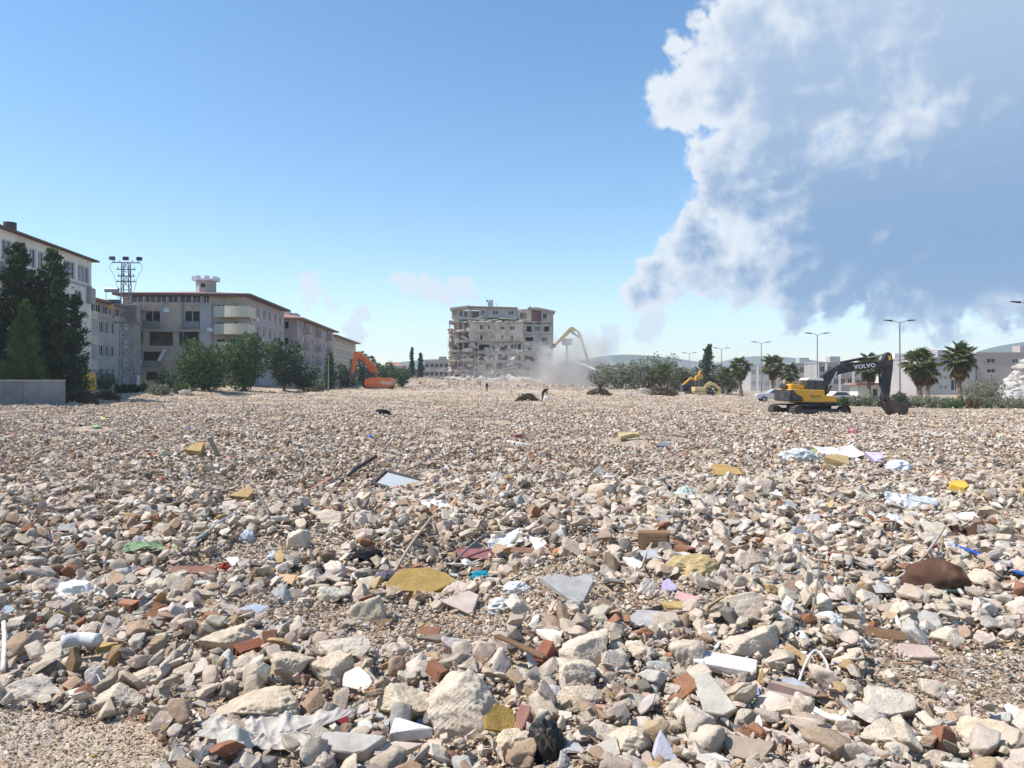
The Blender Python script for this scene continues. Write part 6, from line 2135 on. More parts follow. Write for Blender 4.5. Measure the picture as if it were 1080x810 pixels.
def palm(px, D, yc, label, seed=1, size=1.0, dead=10, green=26, group='fan palms along the road', single=True):
    r = np.random.default_rng(seed)
    if not _fr:
        for i in range(3):
            _fr['g', i] = frond_mesh(np.random.default_rng(i), 'frond')
            _fr['d', i] = frond_mesh(np.random.default_rng(9 + i), 'frond_dead')
    p = on(px, D)
    H = CAMZ + (HY - yc) / F * D - p.z
    rt = empty('fan_palm', p - Vector((0, 0, .1)), 0, label=label, cat='palm tree', group=group)
    n = 14
    pts = [(0.06 * math.sin(i * .8), 0.05 * math.cos(i), H * i / n) for i in range(n + 1)]
    b = MB()
    b.tube(pts, [0.26 * size * (1.35 - .5 * min(1, i / 4)) + 0.04 * (i % 2) for i in range(n + 1)], 10)
    for i in range(60):
        z = H * r.uniform(.55, 1.0)
        a = r.uniform(0, 6.28)
        rr = .26 * size
        b.tube([(rr * math.cos(a), rr * math.sin(a), z), (1.5 * rr * math.cos(a), 1.5 * rr * math.sin(a), z + .22)], [.05, .03], 4)
    b.build('trunk', M['palm_bark'], rt)
    pieces = []
    for i in range(green + dead):
        isd = i >= green
        a = i * 2.399 + r.uniform(-.2, .2)
        el = R(r.uniform(-82, -48)) if isd else R(80 - 125 * ((i + .5) / green) ** 0.9 + r.uniform(-8, 8))
        z = H - (r.uniform(.15, .8) * size if isd else .12 * (i / green))
        M4 = Matrix.Translation((0, 0, z)) @ Matrix.Rotation(a, 4, 'Z') @ Matrix.Rotation(-el, 4, 'Y') @ Matrix.Rotation(r.uniform(-.5, .5), 4, 'X') @ Matrix.Scale(size * r.uniform(.85, 1.15) * (.8 if isd else 1), 4)
        pieces.append((_fr['d' if isd else 'g', int(r.integers(0, 3))], M4))
    if single:
        for me, M4 in pieces:
            o = bpy.data.objects.new('frond', me)
            o.matrix_local = M4
            link(o, rt)
    else:
        bm = bmesh.new()
        cut = 0
        for me, M4 in pieces:
            m2 = me.copy()
            m2.transform(M4)
            bm.from_mesh(m2)
            bm.faces.ensure_lookup_table()
            for q in range(cut, len(bm.faces)):
                bm.faces[q].material_index = 1 if me.materials[0] == M['frond_dead'] else 0
            cut = len(bm.faces)
            bpy.data.meshes.remove(m2)
        me = bpy.data.meshes.new('crown')
        bm.to_mesh(me)
        bm.free()
        me.materials.append(M['frond'])
        me.materials.append(M['frond_dead'])
        link(bpy.data.objects.new('crown', me), rt)
    return rt


def vegetation():
    # left: dark conifers
    conifer('conifer', 20, 68, 62, 256, 'tall dark conifer at the left edge, left of the other tall one', seed=11, n=30000, leaf=.34, power=.5, ragged=.4, tops=((0, 0, 1, 1), (-.35, .1, .66, .6), (.25, -.2, .8, .6)))
    conifer('conifer', 56, 69, 56, 262, 'tall dark conifer in front of the white block, right of its twin', seed=12, n=30000, leaf=.34, power=.48, ragged=.4, tops=((0, 0, 1, 1), (.33, .1, .86, .45), (-.2, -.2, .8, .6), (.2, -.3, .7, .6)))
    conifer('conifer', 27, 64.5, 52, 316, 'smaller brighter green conifer in front of the tall dark ones', 'leaf_light', seed=13, n=14000, leaf=.20, power=.75, ragged=.25)
    # bushy trees by the street
    broad_tree('bushy_tree', 214, 92, 54, 357, 'round dark green tree left of the largest street tree', seed=21, n=9000, leaf=.30)
    broad_tree('bushy_tree', 258, 100, 58, 347, 'largest dark green street tree, in front of the corner balconies', seed=22, n=10000, leaf=.32)
    broad_tree('bushy_tree', 300, 110, 38, 354, 'slimmer dark tree right of the largest street tree', 'leaf_dark', seed=23, n=6000, leaf=.34)
    broad_tree('bushy_tree', 321, 112, 30, 379, 'low dark tree below the pinkish block', 'leaf_dark', seed=24, n=1800)
    conifer('cypress', 348, 130, 14, 372, 'narrow cypress-like tree in front of the cream block', 'leaf_mid', seed=25, n=2600, power=.4, leaf=.4)
    broad_tree('bush', 335, 118, 16, 397, 'round light bush under the cream block', 'leaf_olive', seed=26, n=900, trunk=False, cat='bush')
    broad_tree('bushy_tree', 365, 150, 26, 383, 'dark tree just left of the orange excavator arm', 'leaf_dark', seed=27, n=1800, leaf=.45)
    broad_tree('bushy_tree', 384, 165, 30, 368, 'dark tree behind the orange excavator', 'leaf_dark', seed=28, n=2600, leaf=.5)
    broad_tree('bushy_tree', 408, 170, 26, 380, 'dusty tree right of the orange excavator cab', 'leaf_mid', seed=29, n=1800, leaf=.5)
    broad_tree('bushy_tree', 424, 175, 20, 385, 'small dusty tree left of the two thin pines', 'leaf_mid', seed=30, n=1200, leaf=.5)
    conifer('pine', 434.5, 210, 8, 366, 'thin pine, left of the pair above the purple block', 'leaf_dark', seed=31, n=1500, power=.6, ragged=.7, leaf=.6)
    conifer('pine', 443.5, 210, 10, 372, 'thin pine, right of the pair above the purple block', 'leaf_dark', seed=32, n=1500, power=.6, ragged=.6, leaf=.6)
    # low shrubs on the left edge of the field
    for i, (px, D, w, yt, mt, lb) in enumerate([(178, 86, 26, 385, 'leaf_mid', 'leafy shrub below the wrecked floor, right of the white cabinet'), (110, 84, 24, 392, 'leaf_olive', 'light green bush left of the pylon foot'),
                                                (146, 80, 20, 404, 'leaf_dark', 'low dark bush in front of the white cabinet'), (168, 78, 22, 405, 'leaf_grey', 'dusty low bush at the field edge near the leafy shrub'),
                                                (129, 79, 16, 405, 'leaf_mid', 'small low bush at the pylon foot'), (192, 82, 18, 402, 'leaf_mid', 'low bush left of the round street tree'), (78, 70, 14, 400, 'leaf_light', 'bright shrub right of the boundary wall')]):
        broad_tree('bush', px, D, w, yt, lb, mt, seed=40 + i, n=1300, leaf=.24, trunk=False, cat='bush')
    # centre tree line, dusty
    row = [(650, 160, 24, 384, 'leftmost dusty tree of the centre row, beside the dust'), (667, 158, 24, 381, 'second dusty tree of the centre row from the left'), (683, 162, 26, 379, 'third dusty tree of the centre row from the left'),
           (697, 160, 30, 374, 'tallest dusty tree in the middle of the centre row'), (712, 165, 24, 384, 'dusty tree right of the tallest in the centre row'), (726, 160, 22, 388, 'small dusty tree at the right end of the centre row'),
           (634, 185, 22, 388, 'faint tree in the dust behind the yellow boom'), (756, 150, 20, 384, 'dusty tree right of the leaning conifer'), (768, 155, 20, 390, 'low dusty tree beside the left palm')]
    for i, (px, D, w, yt, lb) in enumerate(row):
        broad_tree('dusty_tree', px, D, w * 1.35, yt - 3, lb, 'leaf_grey' if i % 4 else 'leaf_olive', seed=60 + i, n=1900, leaf=.5, group='dusty trees of the centre row')
    conifer('conifer', 740, 150, 26, 363, 'leaning dark conifer with a bent tip in the centre right', 'leaf_dark', seed=71, n=3600, lean=.16, power=.6, ragged=.4, leaf=.45)
    # palms
    palm(970, 85, 384, 'thick fan palm left of the tallest one beside the lamp', 1, 1.15, 26, 30)
    palm(1012, 82, 378, 'tallest fan palm, with a skirt of dry fronds, on the right', 2, 1.1, 22, 32)
    palm(979, 95, 392, 'thin fan palm half hidden between the two tall palms', 3, .9, 14, 20)
    palm(917, 92, 386, 'fan palm behind the black excavator boom', 4, 1.0, 16, 26)
    palm(815, 118, 385, 'fan palm left of the excavator cab', 5, 1.1, 10, 28)
    palm(833, 124, 393, 'shorter fan palm just left of the lamp behind the excavator', 6, 1.0, 10, 24, single=False)
    palm(781, 128, 387, 'fan palm furthest left of the road palms', 7, 1.15, 12, 26, single=False)
    palm(700, 150, 392, 'dusty fan palm in front of the tallest centre tree', 8, 1.1, 8, 24, single=False)
    palm(688, 152, 396, 'dusty fan palm in the centre row, left of its neighbour', 9, 1.0, 8, 22, single=False)
    palm(766, 140, 396, 'small fan palm right of the yellow machine', 10, 1.0, 8, 22, single=False)
    palm(722, 150, 398, 'short fan palm at the left of the far yellow machine', 11, 1.0, 8, 20, single=False)
    # verge bushes on the right, one by one
    r = np.random.default_rng(8)
    xs = [862, 876, 890, 903, 915, 928, 941, 956, 968, 982, 995, 1008, 1042, 1055, 1068, 1082, 1096]
    lbs = ['verge bush behind the track front', 'verge bush left of the white car', 'verge bush right of the white car', 'verge bush below the boom', 'verge bush in front of the kiosk door', 'verge bush right of the kiosk',
           'verge bush just left of the bucket', 'verge bush just right of the bucket', 'verge bush under the thick palm', 'verge bush between the two tall palms', 'verge bush left of the tallest palm', 'verge bush right of the tallest palm trunk',
           'verge bush just right of the brown hedge', 'verge bush in front of the ruin heap, left', 'verge bush in front of the ruin heap, middle', 'verge bush at the right edge', 'verge bush beyond the right edge']
    for px, lb in zip(xs, lbs):
        broad_tree('verge_bush', px, 74 + r.uniform(-2, 3), r.uniform(15, 21), 416 + r.uniform(-2, 3), lb, ['leaf_grey', 'leaf_olive', 'leaf_grey', 'leaf_mid'][int(r.integers(0, 4))], seed=int(px), n=1100, leaf=.17, trunk=False, cat='bush', group='low bushes along the verge')
    broad_tree('clipped_bush', 949, 70, 14, 411, 'dark round clipped bush right above the excavator bucket', 'leaf_dark', seed=81, n=1600, leaf=.14, trunk=False, cat='bush')
    broad_tree('clipped_hedge', 1027, 71, 18, 419, 'brown dry clipped hedge left of the ruin heap', 'brown_leaf', seed=82, n=1600, leaf=.14, trunk=False, cat='hedge')
    broad_tree('big_bush', 1042, 96, 34, 395, 'large dusty grey bush in front of the grey-beige block', 'leaf_grey', seed=83, n=3000, leaf=.22, trunk=False, cat='bush')
    broad_tree('big_bush', 1025, 99, 24, 402, 'dusty bush leaning on the tallest palm trunk side', 'leaf_grey', seed=84, n=1800, leaf=.22, trunk=False, cat='bush')


vegetation()


# ------------------------------------------------------------------ machines
def text_part(body, size, M4, mt, parent, name='lettering', ext=0.01):
    cu = bpy.data.curves.new('lettering', 'FONT')
    cu.body = body
    cu.size = size
    cu.extrude = ext
    cu.offset = size * 0.022
    cu.space_character = 1.12
    cu.align_x = 'CENTER'
    cu.align_y = 'CENTER'
    t = bpy.data.objects.new('lettering', cu)
    COL.objects.link(t)
    dg = bpy.context.evaluated_depsgraph_get()
    me = bpy.data.meshes.new_from_object(t.evaluated_get(dg))
    bpy.data.objects.remove(t)
    me.materials.clear()
    me.materials.append(M[mt])
    me.transform(M4)
    return link(bpy.data.objects.new(name, me), parent)


def track_unit(root, L, H, W, y, yaw, mt='track', n=34, name='track'):
    """crawler track: shoes round an oval, frame, sprocket, idler and rollers"""
    Rz = Matrix.Rotation(yaw, 4, 'Z')
    r_ = H / 2
    path = []
    s = L - H
    per = 2 * s + math.pi * H
    tr = None
    b = MB()
    for i in range(n):
        d = per * i / n
        if d < s:
            x, z, a = -s / 2 + d, H, 0.0
        elif d < s + math.pi * r_:
            t = (d - s) / r_
            x, z, a = s / 2 + r_ * math.sin(t), r_ + r_ * math.cos(t), -t
        elif d < 2 * s + math.pi * r_:
            x, z, a = s / 2 - (d - s - math.pi * r_), 0, math.pi
        else:
            t = (d - 2 * s - math.pi * r_) / r_
            x, z, a = -s / 2 - r_ * math.sin(t), r_ - r_ * math.cos(t), math.pi - t
        M4 = Rz @ Matrix.Translation((x, y, z)) @ Matrix.Rotation(-a, 4, 'Y')
        w = per / n * .46
        b.box((-w, -W / 2, -.035), (w, W / 2, .02), M4)
        b.box((-w * .3, -W / 2 + .002, .0205), (w * .2, W / 2 - .002, .055), M4)
    tr = b.build(name, M[mt], root)
    b = MB()
    b.box((-s / 2, y - W * .28, H * .30), (s / 2, y + W * .28, H * .72), Rz)
    b.build('track_frame', M['metal_dark'], tr)
    for x, rad, nm in ((-s / 2, r_ * .82, 'sprocket'), (s / 2, r_ * .8, 'idler')):
        MB().cyl((x, r_), rad, y - W * .33, y + W * .33, 18, M=Rz).build(nm, M['rust'], tr)
    for k in range(6):
        MB().cyl((-s / 2 + s * (k + .5) / 6, H * .16), H * .12, y - W * .36, y + W * .36, 12, M=Rz).build('roller', M['rust'], tr)
    return tr


def big_excavator():
    D = 50.0
    k = D / F / 6.75
    base = at(810 + 300 / 6.75, 440, D)
    print('excavator base', base.z, gz(base.x, D), gz(base.x + 2, D - 1), gz(base.x - 2, D - 2))
    rt = empty('excavator', base, 0, label='yellow tracked excavator with black boom and bucket resting on the dirt', cat='excavator')
    P = lambda pts: [((a - 300) * k, (540 - c) * k) for a, c in pts]
    yaw = R(15)
    track_unit(rt, 4.1, .80, .62, -1.0, yaw)
    track_unit(rt, 4.1, .80, .62, 1.3, yaw)
    Rz = Matrix.Rotation(yaw, 4, 'Z')
    MB().box((-1.1, -.68, .34), (1.1, .98, .78), Rz).build('undercarriage', M['metal_dark'], rt)
    b = MB()
    n = 24
    b.add([(.75 * math.cos(i * 2 * math.pi / n) - .1, .15 + .75 * math.sin(i * 2 * math.pi / n), .78) for i in range(n)] + [(.75 * math.cos(i * 2 * math.pi / n) - .1, .15 + .75 * math.sin(i * 2 * math.pi / n), .95) for i in range(n)],
          [(i, (i + 1) % n, n + (i + 1) % n, n + i) for i in range(n)])
    b.build('slewing_ring', M['metal_dark'], rt)
    y0, y1 = -1.3, 1.45
    MB().prism(P([(125, 338), (345, 345), (350, 382), (432, 390), (430, 428), (105, 428), (108, 345)]), y0, y1).build('house', M['yellow'], rt, bevel=0.04)
    MB().prism(P([(100, 344), (128, 344), (150, 370), (190, 392), (196, 424), (98, 424)]), y0 - .05, y1 + .05).build('counterweight', M['charcoal'], rt, bevel=0.04)
    MB().prism(P([(128, 338), (225, 338), (225, 318), (150, 302), (128, 310)]), -.9, 1.2).build('engine_hood', M['yellow'], rt, bevel=0.03)
    MB().prism(P([(200, 428.5), (440, 428.5), (436, 442), (210, 442)]), y0 + .05, y1 - .05).build('deck', M['charcoal'], rt)
    for a, c in ((238, 345), (350, 398)):
        pass
    MB().prism(P([(104, 318), (112, 300), (116, 300), (112, 336), (104, 336)]), -.4, .6).build('exhaust', M['charcoal'], rt)
    # handrails
    b = MB()
    for y in (-.95, 1.2):
        b.tube([(P([(130, 312)])[0][0], y, P([(130, 312)])[0][1]), (P([(135, 290)])[0][0], y, P([(135, 290)])[0][1]), (P([(200, 290)])[0][0], y, P([(200, 290)])[0][1]), (P([(205, 315)])[0][0], y, P([(205, 315)])[0][1])], .025, 6)
    b.build('handrail', M['yellow'], rt)
    # cab, on the far side seen from here on the left of the boom
    cab = MB().prism(P([(226, 344), (346, 350), (350, 300), (338, 274), (232, 270), (226, 290)]), -1.22, .05).build('cab', M['charcoal'], rt, bevel=0.03)
    MB().prism(P([(222, 276), (342, 280), (338, 264), (300, 260), (240, 260)]), -1.26, .1).build('roof', M['letter'], cab, bevel=0.02)
    MB().prism(P([(286, 338), (338, 340), (342, 302), (332, 282), (286, 282)]), -1.235, -1.19).build('window', M['cab_glass'], cab)
    MB().prism(P([(236, 336), (278, 337), (278, 282), (240, 282)]), -1.235, -1.19).build('window', M['cab_glass'], cab)
    # boom
    bp = P([(338, 384), (352, 300), (392, 240), (448, 196), (505, 166), (560, 152), (700, 146), (822, 140), (836, 160), (826, 184), (700, 200), (580, 218), (500, 236), (458, 262), (428, 306), (414, 386)])
    boom = MB().prism(bp, -.10, .42).build('boom', M['charcoal'], rt, bevel=0.03)
    text_part('VOLVO', .36, Matrix.Translation((P([(684, 178)])[0][0], -.108, P([(684, 178)])[0][1])) @ Matrix.Rotation(R(6), 4, 'Y').inverted() @ Matrix.Rotation(R(90), 4, 'X') @ Matrix.Scale(1.08, 4, (1, 0, 0)), 'letter', boom)
    text_part('VOLVO', .16, Matrix.Translation((P([(280, 388)])[0][0], y0 - .006, P([(280, 388)])[0][1])) @ Matrix.Rotation(R(90), 4, 'X') @ Matrix.Scale(1.25, 4, (1, 0, 0)), 'letter_dark', rt)

    def ram(a, c, m_, y, r0, name):
        a, c, m_ = P([a])[0], P([c])[0], P([m_])[0]
        o = MB().tube([(a[0], y, a[1]), (m_[0], y, m_[1])], r0, 10).build(name, M['charcoal'], rt)
        MB().tube([(m_[0], y, m_[1]), (c[0], y, c[1])], r0 * .55, 8).build('rod', M['chrome'], o)
    ram((412, 372), (480, 216), (438, 312), -.22, .08, 'boom_cylinder')
    ram((412, 372), (480, 216), (438, 312), .54, .08, 'boom_cylinder')
    ram((520, 152), (838, 92), (708, 116), .16, .09, 'arm_cylinder')
    ram((800, 196), (822, 404), (806, 320), .16, .07, 'bucket_cylinder')
    MB().prism(P([(818, 130), (836, 92), (856, 76), (878, 88), (890, 150), (884, 220), (868, 330), (862, 400), (876, 412), (868, 432), (820, 436), (816, 400), (822, 300), (822, 200)]), -.06, .38).build('arm', M['charcoal'], rt, bevel=0.03)
    MB().prism(P([(852, 104), (866, 100), (874, 128), (858, 136)]), -.075, -.062).build('arm_mark', M['amber'], rt)
    MB().prism(P([(816, 396), (846, 404), (890, 436), (882, 446), (836, 424), (814, 410)]), -.16, .48).build('bucket_link', M['charcoal'], rt)
    # bucket: curved shell with side plates and teeth
    sh = [(822, 434), (842, 462), (872, 500), (900, 534), (922, 548), (958, 553), (966, 520), (978, 470), (990, 432)]
    outer = P(sh)
    bk = MB().prism(P([(826, 432), (880, 410), (905, 430), (990, 432), (976, 480), (964, 551), (920, 548), (898, 533), (868, 498), (840, 462)]), -.42, -.37).build('bucket', M['rust'], rt)
    MB().prism(P([(826, 432), (880, 410), (905, 430), (990, 432), (976, 480), (964, 551), (920, 548), (898, 533), (868, 498), (840, 462)]), .70, .75).build('side_plate', M['rust'], bk)
    b = MB()
    for i in range(len(outer) - 1):
        (xa, za), (xb, zb) = outer[i], outer[i + 1]
        b.add([(xa, -.368, za), (xb, -.368, zb), (xb, .698, zb), (xa, .698, za)], [(0, 1, 2, 3)])
    sp = b.build('shell', M['rust'], bk)
    sp.modifiers.new('thickness', 'SOLIDIFY').thickness = .05
    for i in range(5):
        y = -.38 + i * .26
        MB().prism(P([(940, 548), (966, 550), (972, 560), (948, 566)]), y, y + .12).build('tooth', M['metal_dark'], bk)
    # soil carried low in the bucket's mouth is left out


def small_machines():
    # orange excavator
    D = 135.0
    k = D / F / 3.6
    base = at(360 + 145 / 3.6, 300 + 402 / 3.6, D)
    base.z = gz(base.x, D)
    rt = empty('excavator', base, 0, label='orange tracked excavator with folded arm at the left edge of the field', cat='excavator')
    P = lambda pts: [((a - 145) * k, (404 - c) * k) for a, c in pts]
    track_unit(rt, 4.6, .8, .6, -1.0, 0, n=26)
    track_unit(rt, 4.6, .8, .6, 1.2, 0, n=26)
    MB().box((-1, -.7, .3), (1, .9, 1.0)).build('undercarriage', M['metal_dark'], rt)
    MB().prism(P([(92, 386), (96, 366), (120, 360), (190, 362), (201, 372), (198, 390), (180, 398), (100, 394)]), -1.25, 1.4).build('house', M['orange'], rt, bevel=.06)
    MB().prism(P([(150, 372), (200, 374), (197, 389), (160, 388)]), -1.3, -1.252).build('side_panel', M['salmon_wall'], rt)
    cab = MB().prism(P([(92, 380), (92, 350), (100, 342), (130, 342), (134, 364), (120, 382)]), -1.2, 0).build('cab', M['charcoal'], rt, bevel=.05)
    MB().prism(P([(96, 366), (96, 350), (118, 348), (122, 364)]), -1.23, -1.205).build('window', M['cab_glass'], cab)
    MB().prism(P([(108, 362), (106, 340), (96, 318), (56, 276), (48, 262), (60, 260), (76, 266), (122, 306), (132, 322), (134, 346), (128, 364)]), .1, .55).build('boom', M['orange'], rt, bevel=.04)
    MB().prism(P([(48, 262), (58, 264), (66, 276), (50, 330), (44, 346), (36, 344), (38, 320), (44, 280)]), .12, .5).build('arm', M['orange'], rt, bevel=.03)
    MB().prism(P([(34, 342), (46, 344), (48, 360), (34, 372), (26, 358)]), -.2, .8).build('bucket', M['rust'], rt)
    MB().tube([(P([(100, 350)])[0][0], .0, P([(100, 350)])[0][1]), (P([(80, 290)])[0][0], .0, P([(80, 290)])[0][1])], .1, 8).build('boom_cylinder', M['metal_dark'], rt)
    # high-reach machine in the dust
    D = 212.0
    k = D / F / 3.6
    base = at(360 + 935 / 3.6, 408, D)
    base.z = gz(base.x, D)
    rt = empty('high_reach_excavator', base, 0, label='pale yellow long-boom demolition excavator reaching over to the tower', cat='excavator')
    P = lambda pts: [((a - 935) * k, (396 - c) * k) for a, c in pts]
    track_unit(rt, 5.6, 1.0, .7, -1.4, 0, n=26)
    track_unit(rt, 5.6, 1.0, .7, 1.6, 0, n=26)
    MB().box((-1.2, -1, .4), (1.2, 1.2, 1.3)).build('undercarriage', M['metal_dark'], rt)
    MB().box((-2.0, -1.6, 1.3), (3.2, 1.8, 3.2)).build('house', M['pale_yellow'], rt, bevel=.1)
    cab = MB().box((-2.4, -1.7, 1.5), (-.6, -.2, 4.0)).build('cab', M['charcoal'], rt, bevel=.1)
    MB().box((-2.2, -1.76, 2.3), (-.8, -1.71, 3.8)).build('window', M['cab_glass'], cab)
    MB().prism(P([(928, 372), (930, 300), (898, 200), (892, 192), (884, 196), (870, 186), (872, 176), (882, 178), (908, 200), (938, 295), (944, 372)]), -.4, .4).build('boom', M['pale_yellow'], rt, bevel=.05)
    MB().prism(P([(884, 186), (876, 176), (868, 178), (806, 244), (804, 252), (812, 252)]), -.3, .3).build('arm', M['pale_yellow'], rt, bevel=.04)
    MB().tube([(P([(912, 222)])[0][0], 0, P([(912, 222)])[0][1]), (P([(874, 196)])[0][0], 0, P([(874, 196)])[0][1])], .22, 8).build('arm_cylinder', M['metal_dark'], rt)
    MB().prism(P([(812, 240), (816, 252), (800, 262), (790, 254), (800, 250), (796, 240)]), -.4, .4).build('jaw', M['metal_dark'], rt)
    # far yellow machine
    D = 122.0
    k = D / F / 4.909
    base = at(580 + 775 / 4.909, 330 + 440 / 4.909, D)
    base.z = gz(base.x, D)
    rt = empty('excavator', base, 0, label='dusty pale yellow excavator with arched boom in the centre right', cat='excavator')
    P = lambda pts: [((a - 775) * k, (440 - c) * k) for a, c in pts]
    track_unit(rt, 4.2, .8, .6, -1, 0, n=24)
    track_unit(rt, 4.2, .8, .6, 1.1, 0, n=24)
    MB().box((-1, -.7, .3), (1, .8, .95)).build('undercarriage', M['metal_dark'], rt)
    MB().prism(P([(742, 392), (800, 392), (802, 426), (742, 428)]), -1.2, 1.3).build('house', M['pale_yellow'], rt, bevel=.06)
    cab = MB().prism(P([(774, 392), (774, 352), (800, 352), (806, 392)]), -.1, 1.1).build('cab', M['charcoal'], rt, bevel=.05)
    MB().prism(P([(778, 386), (778, 358), (796, 358), (800, 386)]), -.13, -.105).build('window', M['cab_glass'], cab)
    MB().prism(P([(788, 404), (806, 376), (830, 364), (858, 376), (884, 398), (874, 408), (852, 390), (832, 382), (814, 392), (802, 414)]), -.3, .3).build('boom', M['pale_yellow'], rt, bevel=.04)
    MB().prism(P([(874, 396), (886, 398), (880, 424), (850, 456), (842, 448), (866, 420)]), -.28, .28).build('arm', M['pale_yellow'], rt, bevel=.04)
    MB().prism(P([(838, 446), (856, 452), (850, 466), (826, 466), (824, 454)]), -.45, .45).build('bucket', M['rust'], rt)
    # folded yellow crane arm behind it
    p = on(727, 126)
    rt = empty('loader_arm', p, 0, label='bright yellow folded loader arm left of the dusty excavator', cat='loader')
    MB().box((-1.3, -1, 0.2), (1.6, 1, 1.6)).build('chassis', M['metal_dark'], rt, bevel=.05)
    MB().tube([(-1.2, 0, 1.4), (0.2, 0, 2.6), (1.2, 0, 2.5), (1.9, 0, 3.9)], .2, 8).build('arm', M['yellow'], rt)
    MB().prism([(.9, 2.2), (2.1, 2.5), (2.0, 3.3), (1.1, 3.1)], -.5, .5).build('bucket', M['yellow'], rt)
    for x in (-.8, 1.1):
        MB().cyl((x, .5), .5, -1.1, -.8, 16).build('wheel', M['rubber'], rt)
        MB().cyl((x, .5), .5, .8, 1.1, 16).build('wheel', M['rubber'], rt)


big_excavator()
small_machines()


def car(px, D, label, paint, rz=0.0, van=False, cat='car', second=None):
    p = on(px, D)
    rt = empty('van' if van else 'parked_car', p, rz, label=label, cat=cat)
    if van:
        prof = [(-2.3, .45), (2.3, .45), (2.35, 1.0), (2.0, 1.25), (1.5, 2.15), (-2.2, 2.2), (-2.35, 1.2)]
        glass = [(-1.9, 1.35), (1.6, 1.35), (1.25, 2.0), (-1.9, 2.02)]
    else:
        prof = [(-2.1, .4), (2.1, .38), (2.15, .75), (1.9, .92), (.95, 1.02), (.35, 1.42), (-1.0, 1.46), (-1.75, 1.02), (-2.12, .95)]
        glass = [(-1.45, 1.03), (.78, 1.03), (.28, 1.36), (-.95, 1.38)]
    body = MB().prism(prof, -.88, .88).build('body', paint, rt, bevel=.06)
    g = MB().prism(glass, -.895, .895).build('window', M['cab_glass'], rt)
    for x in (-1.35, 1.35):
        for y in (-.8, .8):
            w = MB().cyl((x, .33), .33, y - .1, y + .1, 18).build('wheel', M['rubber'], rt)
            MB().cyl((x, .33), .19, y - .115, y + .115, 12).build('rim', M['metal_grey'], w)
    for y in (-.65, .65):
        MB().box((-2.16, y - .16, .78), (-2.08, y + .16, .94)).build('tail_lamp', M['tail'], rt)
        MB().box((2.06, y - .16, .62), (2.15, y + .16, .78)).build('headlight', M['letter'], rt)
    if second:
        MB().prism([(1.5, .5), (2.36, .5), (2.37, 1.0), (2.02, 1.26), (1.7, 1.8), (1.45, 1.8)], -.9, .9).build('front_panel', second, rt)
    return rt


car(818, 84, 'silver car parked behind the excavator counterweight, red lamp showing', M['car_grey'], R(172))
car(884, 86, 'white car parked behind the front of the excavator tracks', M['car_white'], R(20))
car(72, 73, 'yellow van with a pale nose behind the boundary wall', M['yellow'], R(170), True, 'van', M['car_white'])


